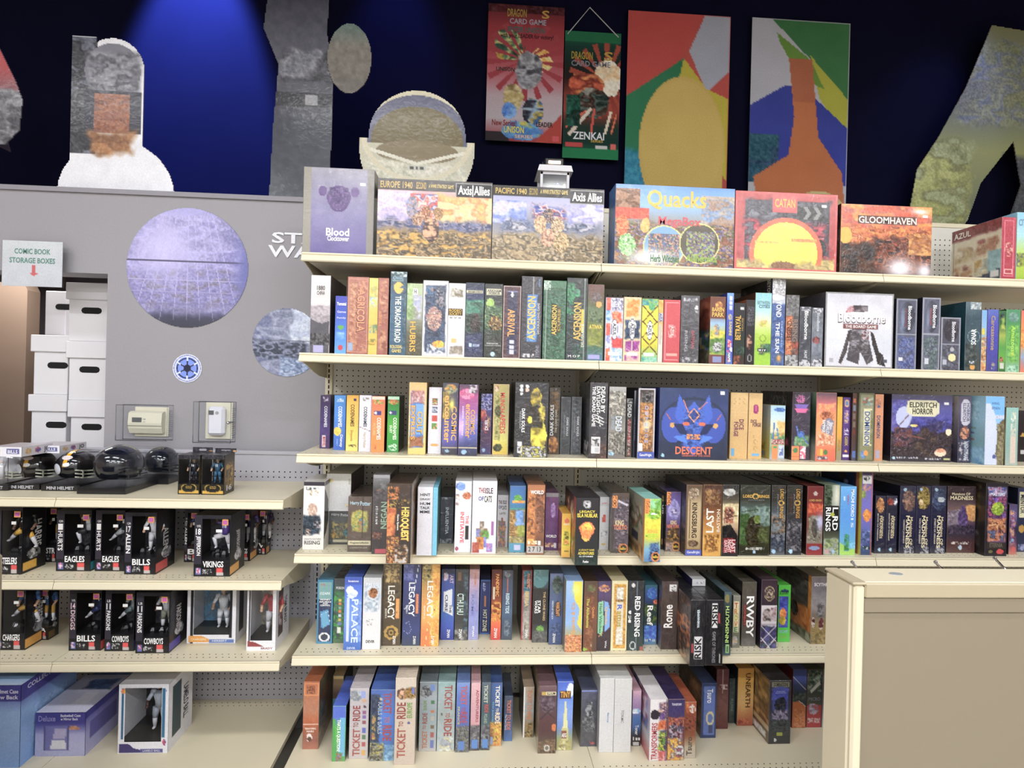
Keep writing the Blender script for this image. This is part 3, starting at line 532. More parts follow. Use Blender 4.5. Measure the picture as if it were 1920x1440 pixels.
# ---------------- board game boxes: shelf, "xl xr yt yb depth", look, front print, side print, wrap ----------------
BX = [
(1,'568 701 315 471 .11','tall grey-violet game box with horned door-knocker print','b 918e9e 7b75a2 5c4f92;n .06 12;r 0 0 .11 1 8e897f;r .9 0 1 1 84807a;e .5 .34 .17 .14 5a3c7c;m .36 .22 .64 .44 2 4c2c6e 6b4a8c 3c2860;o .5 .42 .13 .09 .3 4b2f70;e .27 .27 .06 .06 5d3f80;e .73 .27 .06 .06 5d3f80;r .8 .16 .88 .19 eee;t h .33 .7 .66 .79 fff Blood;t h .35 .79 .66 .85 eee Clocktower','b 7c776f;n .1',0),
(1,'707 922 338 478 .09','wide game box, orange battle scene, dark title bar','b b9b3d6 d9a0a0 e0b070 8b7a70 c79a4a 6b5a40;m 0 .16 .3 .55 3 c9c2e8 e0c8d8 b4a6d8;m .5 .16 1 .6 4 f0b060 e88848 d8c8a0 f0d090;m .28 .18 .52 .5 3 d8483c 5a6aa8 e0d8e0 c84a40 f0e0d0;m 0 .5 1 .66 2.5 6a6f98 4a4a70 a8a0b0 38406a;m 0 .66 1 1 2.5 d8a848 8a6a3a 3c3c40 c0a070 5a4c3c;k .42 .42 .05 .09 2 e0a070 6a4a40 c07850;k .53 .43 .045 .08 2 d8a878 7a5a3a a07850;k .35 .5 .05 .1 2 c08a68 3a3a44 e0b090;k .47 .64 .07 .17 2.5 e8b088 5a4038 30303c c88868;k .3 .35 .05 .14 2 8a90b8 c8a090 606880;r 0 0 1 .14 4a4545;r .68 .02 1 .2 2c282c;f .68 .02 1 .2 .003 999;t h .02 .03 .3 .12 c0a050 EUROPE 1940;t h .33 .03 .42 .12 c0a050 SECOND;t h .44 .05 .66 .1 d8c070 A WWII STRATEGY GAME;t h .7 .05 .82 .17 fff Axis;t h .84 .05 .98 .17 fff Allies;l .83 .04 .83 .19 .004 fff','b 3c3838;n .1',0),
(1,'923 1132 351 486 .09','wide game box, blue-grey naval scene, dark title bar','b 8f9ad8 b4b0cc 7a7f98 b0a08c 8a7048;m 0 .2 .3 .5 4 6a80d0 a8b0e0 d0c8dc;m .66 .2 1 .5 4 b4b0d0 8c8ccc d8d0dc;m .06 .44 .94 .62 2.5 5a6488 9098b0 3c4460 c0bcc8;m 0 .62 1 1 2.5 b09870 6a5a44 4a4840 c8b090 7c6c50;m .36 .22 .66 .42 2.5 3c4ca8 e0d8e0 c04848 2c3c90 d8c060;k .5 .38 .05 .1 2 30303c c09070 3a4460;k .43 .5 .055 .13 2 c8a478 8a6a48 e0c098;k .58 .52 .06 .13 2 b08a64 e0d0b0 6a4a34;k .5 .68 .06 .12 2 e0b090 c08868 7a5a50;k .62 .74 .07 .14 2 c0a070 e0c090 6a5a3c;r 0 0 1 .13 35302c;r .69 .02 1 .2 2a262a;f .69 .02 1 .2 .003 999;t h .02 .03 .3 .11 c8a850 PACIFIC 1940;t h .32 .02 .4 .11 a89040 SECOND;t h .42 .03 .67 .09 d8c070 A WWII STRATEGY GAME;t h .71 .05 .83 .17 fff Axis;t h .85 .05 .98 .17 fff Allies','b 2c2a2c;n .1',0),
(1,'1153 1377 349 492 .12','large blue illustrated game box with market scene and circles','b 5a90e0 88b4e8 9a8a78 7a6450 5a5048;m 0 .05 .2 .4 3 8a5a3c 6a4a34 b08060;m .72 .1 1 .5 4 a88a78 7898c8 b8a898;m 0 .45 1 1 2.2 b07848 4a4438 6a5ab0 c8a070 3c5a3c 8a4a30;m 0 .28 .28 .42 2 d8401c c03010 e05828;k .06 .5 .05 .14 2 e06020 f0a060 c84010;k .1 .75 .07 .14 2 80c860 e0e8d0 58a048;k .25 .5 .04 .09 2 d8a040 e0b868;e .41 .76 .175 .27 70a0c8;m .28 .6 .54 1 2 4a5a98 3c7048 c06838 c8b0a0 503c60;o .41 .76 .175 .27 .05 e0dc80;e .71 .7 .17 .25 504838;m .6 .55 .84 .92 2 8a7868 303030 5a60b0 b08868 90c040;o .71 .7 .17 .25 .05 e0dc80;g .3 .9 .2 .1 f0f0f0;t h .26 .05 .76 .3 e8b838 Quacks;t h .36 .38 .72 .52 c83848 MegaBox;t h .3 .86 .54 .95 2c7038 Herb Witches;t h .6 .84 .86 .93 8ab038 Alchemists','b 4a7ab8 3868b0;n .1',0),
(1,'1378 1570 361 501 .12','red game box with large yellow sun in glossy wrap','b b83c3c a83038;n .1 5;r .09 .1 .92 .9 3a3440;m .09 .1 .92 .36 3 50505c 2c2830 7a7a88;m .09 .36 .92 .85 2.2 c02840 8a1c30 303038 606070;r .6 .16 .86 .34 2c2c2c;p 888 .66 .17 .7 .17 .74 .25 .7 .33 .66 .33 .7 .25;p 888 .76 .17 .8 .17 .84 .25 .8 .33 .76 .33 .8 .25;e .83 .7 .07 .12 202028;m 0 .82 1 1 3 c8a050 8a8058 e0c060 706850;e .5 .78 .36 .46 d85828;e .5 .78 .31 .4 f8e038;m .2 .62 .42 .66 2 f09028 f8c030;m .55 .58 .8 .62 2 e87828 f0a030;m 0 .88 1 1 2.5 b8a060 8a7c58 d8c070;k .48 .94 .12 .06 2 7a5030 8a6038;r .36 .02 .6 .26 c84848;f 0 0 1 1 .02 c84040;r .84 .14 .89 .17 eee;t h .38 .08 .58 .19 e8b040 CATAN','b a03030;n .1',1),
(1,'1576 1747 385 508 .11','fiery orange fantasy city box with metallic title','b a05858 e04818 d86018 a04018 3a201c;m 0 0 1 .35 4 d84818 b05850 e87830 f09020;m 0 .3 1 .75 3 e07820 b04010 f0a030 702810 c86020;m .35 .45 1 .95 2.6 502018 8a3818 3c2424 c05828 28181c;m 0 .55 .4 1 3 20181c 3c2018 502c18;e .05 .45 .07 .12 f0a810;m .75 .4 1 .7 3 b87030 905028 d89848;g .66 .9 .16 .16 f0f0fc;g .93 .93 .09 .12 e8e8f4;g .87 .07 .1 .04 f4e8f0;r .9 .12 .95 .15 eee;r .18 .155 .84 .28 5c2818;t h .19 .165 .83 .265 e0dcd4 GLOOMHAVEN','b 3a2018;n .15',1),
(1,'1878 1905 407 520 .27','red-spined box turned to show its cream rules panel','b b83048 a82840;n .05;f .14 .05 .86 .95 .06 d87088;e .5 .52 .28 .12 d89080;m .25 .42 .75 .62 1.6 d89888 a82c44;f .2 .84 .8 .91 .05 e8b0a8','b d8ccb0;m .02 .02 .98 .2 5 7a2028 8a2830;m .05 .3 .5 .6 2.5 c0a878 a08060 e0d4b8;m .5 .25 .95 .55 2.5 a06848 c8b890 8a3838;m .05 .65 .45 .92 2.5 b88858 d8c8a0 8a4438;m .5 .6 .75 .85 2.5 90988c d8d0b8 c09850;m .75 .5 1 .9 5 88b0b8 98bcc0;p 2c3850 0 1 1 .8 1 1;r .8 .84 .96 .93 ddd;t h .05 .06 .4 .16 e8e0d0 AZUL',1),
(1,'1906 1935 398 526 .2','pale blue and green box at the right frame edge','b 88c4e8 a8d8e8 b8d048 98b830;m 0 .6 1 .8 3 8a9838 50586a b8c840;t h .1 .1 .9 .2 6a90a8 CITIES','b 80b8d8;n .05',0),
# second shelf
(2,'582 619 516 659 .28','pale box with layered grey mountains','b ddd8d8 d8d0d2 b8aeb4;m 0 .38 1 .55 9 a49aa4 b4aab2;m 0 .5 1 .65 9 8a8490 a0989f;p 56545e 0 .56 .3 .6 .6 .62 1 .58 1 1 0 1;n .05 4;m 0 .75 1 .9 2 2c2c30 48464c 6a686c;r .15 .9 .7 .99 a8a4d0;t h .3 .13 .72 .19 444 1880;t h .3 .2 .72 .25 555 CHINA','b 4a4440 2c2826;n .1',0),
(2,'628 650 555 661 .26','small bright blue box with white script','b 3038b0 2850c0 3078d8 50a0e8;e .5 .54 .3 .04 60a840;e .5 .9 .25 .05 c82838;m .1 .62 .9 .74 4 88b8f0 68a8e8;t h .1 .1 .95 .16 fff Yamatai;t h .15 .25 .95 .29 ccf Games;t h .15 .36 .95 .4 ccf Family','b 2030a0',0),
(2,'648 691 519 661 .3','broad terracotta box with carved scrollwork','b a86050 a05848;n .08 5;f .02 .02 .98 .98 .04 c08068;m .08 .05 .5 .95 4 b87858 964c3c c89068;m .5 .05 .95 .2 3 c88860 9c5040;m .1 .86 .95 .97 3 c08858 a05848;r .08 .86 .28 .96 8aa0c8;t d .42 .16 .86 .72 5a2c20 AGRICOLA;t d .46 .16 .84 .71 d88c5c AGRICOLA','b 8a4838',1),
(2,'691 708 521 662 .3','narrow yellow box edged with blue and green','b e8c858 e0b840 e8b830;m 0 .1 1 .3 3 d8c068 a8b060 e8c850;m .1 .25 1 .38 2.5 90b8e0 c8d0a8 e8c040;m .1 .6 1 .72 2.5 6898c8 e0b838 4a7858;m 0 .8 .9 .88 2 70782c e0b030','b c8a030',1),
(2,'706 728 521 662 .3','slim terracotta box, carved scroll spine and small title','b a45c4c 9c5444;n .08;m .1 .03 .9 .35 3 b87458 904838 c88c64;m .3 .35 .9 .6 2.5 b06c50 8c4434;m .2 .68 .9 .95 3.5 c08860 8c4838;t d .1 .43 .36 .63 d88c4c AGRICOLA','b 70382c',1),
(2,'731 762 509 662 .3','tall teal box with yellow disc and bold white title','b 203c50 2c5878 285878 285470;m .05 0 1 .06 2 c8d8d8 204048;r .08 .1 .82 .11 8aa;e .5 .19 .3 .07 e8b840;m .8 .1 .98 .9 2.5 28485c 3c6478 18303c;p 2c5878 .5 .19 .9 .15 .9 .2;t d .3 .29 .68 .85 f0f0e0 THE DRAGON ROAD;t h .1 .055 .8 .095 9bc ALMANAC;t h .05 .88 .8 .92 e0c860 KOLOSSAL;t h .15 .93 .75 .97 e0c860 GAMES','b 141c24;n .05',1),
(2,'762 792 531 664 .3','mossy green box with golden lettering at the foot','b a8bc88 b0b8a8 888c78 504c38 4c4838;m 0 0 .5 .5 4 90b068 b8c8a0 789858;m .4 .15 .95 .5 5 a8acd0 c0c0d0 8a9078;r .38 .07 .68 .15 ddd;t h .45 .085 .6 .14 445 H;t d .22 .53 .6 .95 dca828 HUBRIS','b 3c3c30',1),
(2,'791 840 526 664 .3','white-edged navy box with ornate pink crest','b d0d0d8;r .08 .06 .9 .95 2c3c58;m .08 .06 .9 .95 5 2c4060 3c5478 24304c;m .5 .08 .9 .35 3 3c4458 b0a0a8 303c54;k .45 .5 .32 .16 2.2 d8a890 7a4a58 e8c8a0 404868 b88078;m .2 .84 .9 .96 3 90a0b8 30405c e8e8f0;k .65 .84 .25 .05 3 e0c820 e87828 d8d040;m .1 .08 .4 .18 3 c87838 3878b0 2c4468','b 4c5464',1),
(2,'840 872 531 667 .3','white box with small dark plaque in the middle','b e4e2e8 dedce6;m .05 .06 .9 .19 3 98a088 b8a8a0 d8d4d0 807868;r 0 .34 .85 .44 2c2018;m .1 .85 .9 .97 2.2 908478 b8b0a4 706458;r .2 .75 .5 .81 e0b870;t h .05 .35 .8 .39 d8b048 RODEO;t h .05 .395 .8 .435 d8b048 SOCIETY;t h .1 .46 .75 .48 555 II V II','b c8c8d0',0),
(2,'872 907 530 668 .3','dark blue box, green sea, robed shape, parchment label','b 1c2444 24305c 284838 1c3430 182040 282c50;m 0 .22 .98 .42 4 3c8870 2c6c5c 509880 285040;m 0 .42 .98 .64 3 203430 385c4c 142420;k .55 .55 .3 .14 3 201c20 30282c 483430;m .05 .68 .9 .95 5 242c58 343c6c 1c2448;r .05 .1 .95 .14 d0cca8;r 0 .66 1 .665 aaa;t h .1 .105 .9 .135 444 ARKHAM HORROR;e .3 .84 .1 .025 b8d0f0;t h .42 .82 .8 .86 b8c8e8 ARKHAM','b 141828',1),
(2,'908 942 532 668 .3','black box, pale green moon and glowing green trees','b 20242c 2c3434 304438 283028 20201c;k .3 .27 .22 .07 9 a0c860 b0d068;m 0 .3 1 .62 3 486c4c 243c30 88a868 1c2820;k .6 .54 .4 .1 2.4 201c14 e8b858 3c2c20 684828;m 0 .7 1 1 5 2c3028 242824;r .08 .07 .95 .15 d0ccb0;t h .12 .075 .9 .11 444 ARKHAM;t h .2 .11 .85 .145 444 HORROR;t h .15 .8 .8 .82 ccc INVESTIGATORS;t h .05 .83 .95 .845 bbb COLLECTION;e .5 .95 .12 .03 a8d0e8','b 101414',1),
(2,'943 976 536 669 .28','purple framed box with orange calligraphy','b 4c2834;n .12 3;f 0 0 1 1 .04 c8b0b0;r .24 .08 .8 .95 28284c;f .22 .07 .82 .96 .03 8080c0;e .5 .12 .08 .04 ddd;r .4 .75 .65 .8 c8c8e0;r .4 .82 .65 .87 c8c8e0;r .4 .89 .65 .94 c8c8e0;t d .26 .32 .68 .7 e89838 ARRIVAL','b 2c1c28',1),
(2,'977 1016 518 670 .3','tall charcoal box with blue plaque reading upward','b 34323c 302e38 383640;n .06 3;r .28 .22 .78 .79 3c78c0;m .28 .22 .78 .79 2.2 3c80d0 2c60b0 5898d8;t u .3 .24 .7 .77 e8c040 ASCENSION;t u .78 .32 .9 .7 b8b8c0 DECKBUILDING GAME;t u .78 .03 .9 .12 6888b8 ultra;t u .74 .84 .9 .98 889 STONE;m .1 .94 .7 .98 1.6 d0d0d8 34323c;l .57 0 .57 .25 .012 999','b 24222a',1),
(2,'1018 1061 526 672 .3','dark green box with gold title plaque, loose wrap','b 387050 2c5c40 205034 183c28;m 0 .1 1 1 4 2c5c44 3c7054 204834;l .12 0 .12 1 .02 889c90;l .65 0 .65 1 .01 8ab89c;r .35 .3 .62 .7 1c2c18;r .62 .33 .78 .66 4c4420;m 0 0 .3 .12 2 e8f0ec 487860 a0b8a8;f .2 .1 .98 .93 .02 24482c;t u .38 .31 .6 .69 e0b838 ASCENSION;t u .64 .36 .76 .64 b09030 CURSE','b 1c3c28',1),
(2,'1062 1101 521 674 .3','dark box with bright green spirits and gold title','b 2c3034 243030 243434 28303c;m .02 .05 .4 .45 4 2c8858 1c3c34 3cb070 1c2c30;k .5 .18 .16 .05 3 40a070 2c5c4c;m .3 .8 .9 .98 3 285c48 1c2828 3c4c54;r .72 .38 .88 .66 c8b830;t u .34 .3 .72 .76 e0b040 ASCENSION;t u .74 .56 .86 .84 d8d8c0 DELIVERANCE;t h .1 .94 .7 .97 ccc M O P;l .88 0 .88 1 .05 8a9a94','b 143c2c',1),
(2,'1101 1132 533 675 .28','olive green box with bat and orange fruit','b 6a3c38 5c4838 5a7048 5c6c30 6a7020 406850 3c7090;k .5 .17 .28 .07 3 685858 504044 7c6c68;e .68 .26 .18 .04 e89828;m .05 .55 .95 .82 6 788028 6c7424 848c30;m .1 .35 .9 .5 1.5 5c7048 5c7048 5c7048 243020;r .1 .92 .78 .98 9898d0;t h .1 .53 .92 .585 e8c838 ATIWA','b 485840',1),
(2,'1135 1168 558 676 .26','white box with red and blue tile pattern','b d0d0e0;m 0 0 1 1 5 d8d4e4 a0b8e0 d8d8e8 c8c8e0;m .35 0 1 .2 2.2 ece8f0 484c78 d8d4e0;m .02 0 .25 .2 3 d84838 e87858;m .02 .2 .25 .4 3 5c98d0 c8d8f0;m .02 .4 .25 .6 3 d84030 e87050;m .35 .22 .95 .4 3 e86038 f0b080 d84828;m .35 .62 1 .8 8 d83838 c83030;m .02 .6 .25 .8 2.2 8088c8 d8d8f0;m .35 .8 1 1 3 b8d0f0 5890c8 e8e8f8;m .02 .8 .25 1 3 e87038 d84828;e .52 .5 .17 .16 e0e0e8;o .52 .5 .19 .17 .12 50547c;r .2 .86 .85 .91 e8e8f0;t d .42 .4 .62 .6 445 AZUL','b b8b8c0',0),
(2,'1169 1202 557 677 .26','cream box, orange flower above and purple diamonds below','b e0c8a0;m .15 .03 .9 .3 4 e89030 e07c1c f0a858;m .05 .35 .95 .65 7 2c4060 485c80 243450;p e8e0d8 .5 .3 .75 .42 .5 .72 .25 .42;m .1 .68 .95 .85 7 983890 8a3084 a850a0;l .5 .68 .5 .84 .03 e0d0c0;l .1 .9 .9 .8 .03 e0d0c0;l .1 .8 .9 .9 .03 e0d0c0;m .1 .9 .95 .99 5 983890 d8b8b0;e .5 .5 .15 .16 e4e4e8;o .5 .5 .17 .17 .12 445074;r .22 .86 .8 .91 e0dcdc;t d .4 .4 .6 .6 445 AZUL','b c8b088',0),
(2,'1203 1234 560 678 .26','yellow box with brown diamond lattice','b b8c848 e0d828 e8d820 d0c828 60b8a0;m 0 0 1 .1 4 3c98a8 90b858;k .6 .12 .2 .06 4 60b070 48a878;n .06 4;l 0 .1 1 .38 .07 60341c;l 0 .35 1 .62 .07 60341c;l 0 .6 1 .88 .07 60341c;l 1 .1 0 .38 .07 60341c;l 1 .35 0 .62 .07 60341c;l 1 .6 0 .88 .07 60341c;m 0 .92 1 1 4 50a898 90c8b0;e .5 .5 .17 .15 e8e8e8;o .5 .5 .2 .16 .12 50342c;r .15 .86 .8 .91 d8d8d8;t d .4 .41 .6 .59 445 AZUL','b a09828',0),
(2,'1234 1243 562 679 .26','very slim cream box with orange top','b e89828 d8a860 d8d0c8 d8d0c8;m 0 0 1 .2 4 e89020 f0a840;m 0 .2 1 .35 2.5 c8c8e0 8088b8;m .1 .5 .8 .7 3 e0d8c8 c86048;r .2 .4 .7 .72 c0b8b0;t d .25 .22 .75 .36 556 AZUL','b 8a6a48',0),
(2,'1244 1275 562 679 .26','plain red box with pink inlay frame','b c83c48 c03844;n .04 6;f .1 .04 .92 .96 .02 e08c90;e .52 .5 .26 .11 c85860;m .28 .4 .78 .6 1.5 e09090 c04048;r .16 .85 .86 .9 e0a098;t d .42 .42 .62 .58 f0d0c8 AZUL','b 98303c',0),
(2,'1276 1311 554 679 .26','grey shrink-wrapped box with faint red vertical lettering','b 4c4a52 44424a 403e46;n .12 3;l .45 0 .45 1 .02 8c8a94;m .1 .03 .9 .08 2 b0b0b8 50505a;m .1 .92 .95 .99 2 a8a8b0 484850;k .85 .2 .1 .06 2 e0e0e8 606068;t d .22 .52 .38 .83 9a98a4 RISING;t d .58 .52 .76 .78 a84858 BATMAN','b 2c2a30',1),
(2,'1331 1360 556 681 .28','brown-topped box with farmer in yellow field','b 784030 784030 90b8e0 d8c840 b8b838 688848;r 0 0 1 .33 703c2c;k .55 .13 .25 .06 3 e0a850 a86838;r 0 .335 1 .345 d8b078;m 0 .5 1 .64 4 e8d030 c8c040 88a840;m 0 .62 1 .86 3 58803c 688c48 789850;k .45 .5 .2 .1 2.5 e0c070 b88848 8090a8;k .5 .75 .3 .08 2.2 e8e8e8 303438 c8c8cc;r 0 .86 1 1 703838;r .2 .89 .8 .98 8088b8;t h .1 .16 .9 .22 e8b848 BAREN;t h .1 .23 .9 .3 e8b848 PARK','b 803424 702c20 284438 305868 4a4838 88806a;m 0 .05 1 .5 3 8a3c2c 703020 b05838;m 0 .5 1 .78 2.5 2c4838 3c5ca0 c8a048 6a8840;m 0 .8 1 1 4 605848 8a8470;r .3 .6 .7 .7 c8c0b0',0),
(2,'1362 1375 549 680 .28','very slim royal blue box with white icons','b 6aa0e0 3048b8 2c3cb0 2c34a8 3868b8;r .35 .04 .8 .1 d0d8f0;r .35 .12 .8 .16 d0d8f0;r .35 .18 .8 .23 d0d8f0;k .5 .34 .3 .05 2 c0b088 6070b8;m .2 .66 .8 .76 2 d83848 e8d8d0 2c3cb0;e .75 .79 .2 .035 d8d8f0;m .05 .8 .5 .98 2 b03880 3890a8;t d .35 .4 .8 .6 e0d048 SUNSHINE;t d .3 .84 .7 .97 f0f0f0 NAME','b 202c80',0),
(2,'1376 1397 568 680 .26','black box with gold lettering that reads upward','b 24242c 20242c 243028 3c2820;m .1 .7 1 .85 3 1c3c30 202428 3c5848;m 0 .86 .6 1 3 a85838 302420 703828;r .55 .07 .85 .1 ccc;t u .1 .2 .6 .6 d8a838 BETRAYAL;t u .68 .24 .85 .45 a08030 HOUSE','b 181820',0),
(2,'1398 1415 562 681 .26','near-black box with small hexagon emblem','b 2c2428 28242a 201c20 241c20;m .2 .1 .9 .4 1.5 303038 606068 2c2c34;k .4 .65 .3 .12 3 5c3020 281c1c c09078;e .5 .9 .28 .06 989898;e .5 .9 .2 .045 242024','b a05020 2c2428 241c20;n .05',0),
(2,'1415 1446 549 682 .28','sky-blue over grass-green box','b 88c8e8 a0d4e8 d8e8b0 a8c838 90c020 98c828;n .05 3;k .5 .42 .3 .05 3 d8b878 c0c858;m .3 .7 1 .85 4 406c58 70a048 907870 305848;o .5 .63 .2 .05 .2 708830;r .2 .77 .75 .82 1c2838;t h .1 .11 .9 .16 688c80 BETWEEN;t h .2 .165 .9 .21 506c68 CITIES;t h .25 .78 .7 .81 fff M I V','b 502818 241818',0),
(2,'1447 1472 517 682 .3','tall silver-blue box protruding above its neighbours','b b8b8b8 989ca4 c0c8d8 2c4070 2c60b0 3c78c0 6890b8;m 0 0 1 .22 2 d8d8dc 88888c a8a8b0;k .4 .24 .5 .03 3 fff e8e8f0;m 0 .3 1 1 4 2c4c90 3060a8 24407c;g .6 .92 .2 .04 e8a040;t d .3 .28 .72 .46 e8e8f0 YOND;t d .3 .52 .6 .86 f0f0f4 THE SUN;t d .7 .5 .85 .8 8ca8d0 GENESIS','b 1c1a1e 1a181c;n .04 4;t d .85 .03 .95 .26 ccc BEYOND',1),
(2,'1473 1498 553 684 .28','grey shrink-wrapped box, orange flame lettering','b 58585c 4c4a4e 4c4444 4c4c50 70706e;m 0 0 1 .3 3 606064 484848 808084;m 0 .3 .5 .85 3 b04c28 d87838 7c3424 e09048;m .5 .65 1 .85 3 b03c28 484440 8a3428;m 0 .85 1 1 2 b0b0b4 505054;t d .5 .34 .9 .66 887068 RISING;t u .08 .36 .46 .64 3c2420 LEGEND','b 302c2c',1),
(2,'1499 1521 575 684 .26','charcoal wrapped spine with white blackletter title','b 484c58 3c404c 404450 4c505c;n .1 3;m .1 0 .9 .06 2 c8c8d0 505460;m 0 .9 1 1 2 c0c0c8 484c58;l .55 0 .55 1 .02 888c98;t d .38 .07 .72 .55 f0f0f0 Bloodborne;t d .42 .74 .68 .87 c8ccd4 HUNT','b 24242c',1),
(2,'1522 1543 577 685 .26','grey-blue wrapped spine with small red creature','b 60646e 707884 788090 585c68;n .14 3;m .1 0 .95 .08 2 d0d0d8 5c606c;k .4 .55 .35 .06 2 782c30 4c3438 a04040;m 0 .88 1 1 2 d0d0d8 484c58;t d .42 .08 .7 .4 c0c4cc Bloodborne','b 24242c',1),
(2,'1547 1675 549 687 .2','large square pale grey box with dark hunter silhouette','b c8c8d4 d8d8e4 d0d4e0 d0d0dc;n .06 14;k .5 .22 .1 .06 2.5 4c3c40 7c7078 383034;m .4 .16 .62 .24 2.5 403438 686068 8c848c;p 48444c .4 .45 .6 .45 .72 .9 .62 .96 .52 .78 .5 .96 .32 .9;m .36 .5 .64 .8 2.2 48444c 5c5860 383438 8a8690;m .54 .5 .64 .62 2 b8b4c0 783438 48444c;p 302c30 .66 .5 .72 .55 .8 .78 .86 .82 .9 .98 .78 .95 .74 .8 .7 .7;p 3c3438 .34 .5 .38 .5 .32 .8 .24 .96 .2 .94 .27 .74;k .36 .24 .06 .07 2 c88890 c8c0cc a05058;r .26 .42 .78 .48 7c4448;f 0 0 1 1 .02 909094;e .5 .28 .2 .025 f4f4f8;r .86 .88 .92 .93 4c5060;r .07 .88 .13 .94 a8a8b0;t h .18 .275 .885 .41 58484c Bloodborne;t h .185 .265 .875 .395 f4f0f4 Bloodborne;t h .29 .43 .75 .47 e8e0e0 THE BOARD GAME','b 504c54 403c44 38343c;n .1 8',1),
(2,'1680 1719 560 688 .28','slate spine, blue ghostly figures in lower half','b 4c5068 5c6078;f 0 0 1 1 .06 888c9c;e .52 .26 .38 .22 343848;g .3 .3 .15 .2 7888a8;m .08 .54 .92 .98 3 5060a0 303c70 7080b8 484c68;r 0 .5 1 .515 989cac;t d .56 .1 .74 .44 e8e8f0 Bloodborne;t d .4 .14 .5 .4 884048 THE BOARD GAME;r .15 .84 .35 .88 e0e0e8','b 20202c',1),
(2,'1729 1763 558 690 .28','slate spine, grey-green wolf shape in lower half','b 50546c 5c6078;f 0 0 1 1 .06 9094a4;e .5 .26 .36 .22 383c4c;g .3 .3 .15 .2 7884a0;m .08 .54 .92 .98 3 586c70 3c4c50 788c90 50546a;r 0 .5 1 .515 989cac;t d .56 .1 .78 .42 e8e8f0 Bloodborne;t d .38 .14 .5 .38 a85058 THE BOARD GAME;r .15 .84 .4 .92 c8ccd8','b 1c1c28',1),
(2,'1764 1801 595 692 .28','short slate spine with pale moon','b 484858 505468;f 0 0 1 1 .06 9094a4;e .5 .24 .38 .22 30303c;m .08 .52 .92 .98 3 3c3c4c 505464 606478;r 0 .5 1 .52 989cac;e .58 .76 .2 .07 e8d8a0;e .58 .6 .1 .04 a8a8b4;t d .54 .08 .74 .46 e0e0ec Bloodborne;r .12 .8 .32 .9 b0b4c4','b 202c3c',1),
(2,'1810 1839 566 694 .3','deep teal box with white sonar-ring title','b 58707c 304c5c 34505e 3c4c50 4a4c48;m .3 0 1 .1 2 c8d0d4 7c8c94;m 0 .6 .8 1 4 3c4c54 50544c 2c4048;o .55 .5 .42 .09 .08 7c98a4;l .52 0 .52 1 .012 9cb0b8;m .3 .86 .6 .9 2 e8e8e8 34505e;e .5 .95 .18 .035 d89838;t u .36 .39 .7 .62 f0f4f4 SONAR','b 1c4450 1c4854 183c48;k .5 .25 .12 .1 3 8a7c60 2c5058 a89878',1),
(2,'1840 1850 581 695 .26','very slim sky-blue and yellow box','b 70a8e0 88b0d8 b8a878 e0b060;k .3 .35 .4 .06 3 e8d830 c8b840;m 0 .45 1 .98 3 c88048 e8c878 8098b8 a86838','b 3868a0',0),
(2,'1851 1872 580 696 .28','violet-blue box with gold vertical lettering','b 5068b8 4040b0 3838a8 3c3c9c 404088;n .05 3;k .6 .92 .2 .06 2 b0a888 4848a0;t d .3 .1 .7 .66 b0986c Carcassonne','b 4c3c70',0),
(2,'1873 1886 583 697 .28','narrow green box with tiny portrait','b 386848 285838 a0b048 4c9840 60a838 2c6838;k .4 .1 .5 .06 3 243c3c 4c6c50;m .2 .1 .9 .3 5 88a848 a8b850;k .4 .8 .3 .05 2 c07858 302830;r .2 .86 .8 .95 c8c8c0','b 1c5030',0),
(2,'1886 1913 580 698 .28','emerald box with lime vertical lettering','b 489068 409058 58a848 60b040 68a860 88b898;k .5 .12 .35 .08 3 88a8a0 5c8c80;m .1 .25 .9 .85 4 60a840 489048 78c050;m .1 .88 .9 1 3 a8d0b8 509870;t d .35 .26 .65 .72 a8e048 Amazonas;t d .35 .7 .6 .74 e0e048 gold','b 1c6838',1),
(2,'1914 1932 582 699 .28','red and orange box cut by the right frame edge','b e06058 e8803c e89830 88a0c8 d86848;m 0 .3 1 .6 3 e88828 f0a838 c86830','b a03028',0),
# third shelf
(3,'600 619 741 841 .18','dark purple slim box with red badge at foot','b 3c2c50 40306c 4a3478 4c2c60;n .06;m .2 .03 .8 .12 1.6 c8c0d8 3c2c50;r .25 .76 .62 .97 d8d0d8;t d .4 .2 .72 .6 e8e8f4 CODENAMES;t d .3 .78 .6 .96 c02838 MARVEL','b 241c34',0),
(3,'626 648 741 844 .18','sky-blue slim box with yellow dress shape','b 3890e0 2c80dc 2870d0 1c58c0;m .2 .05 .8 .12 1.6 d0e0f8 3890e0;k .3 .66 .35 .08 2.5 f0d048 e8b838;t d .35 .2 .7 .58 f0f4ff CODENAMES;t d .5 .72 .8 .95 f0f4ff Disney;t d .25 .8 .38 .93 8ab8f0 FAMILY','b 1c50a0',0),
(3,'649 672 741 846 .18','amber-to-yellow slim box with cursive script','b e8a830 e8b438 e8c850 ecd870;n .03;r .6 .05 .82 .1 302850;t d .34 .16 .68 .56 5c4828 CODENAMES;t d .3 .62 .6 .82 b8903c Simpsons;m .2 .89 .9 .93 1.4 e8d468 403828','b b8882c',0),
(3,'673 696 741 847 .18','white slim box crossed by a brown diagonal line','b dcdce8 d8d8e8 d4d4e4;m .3 .04 .8 .1 1.5 888 dcdce8;l 0 .56 1 .64 .04 8a5c38;t d .36 .2 .66 .56 303038 CODENAMES;t d .3 .66 .62 .94 c8b898 Harry Potter','b a8a8b4',0),
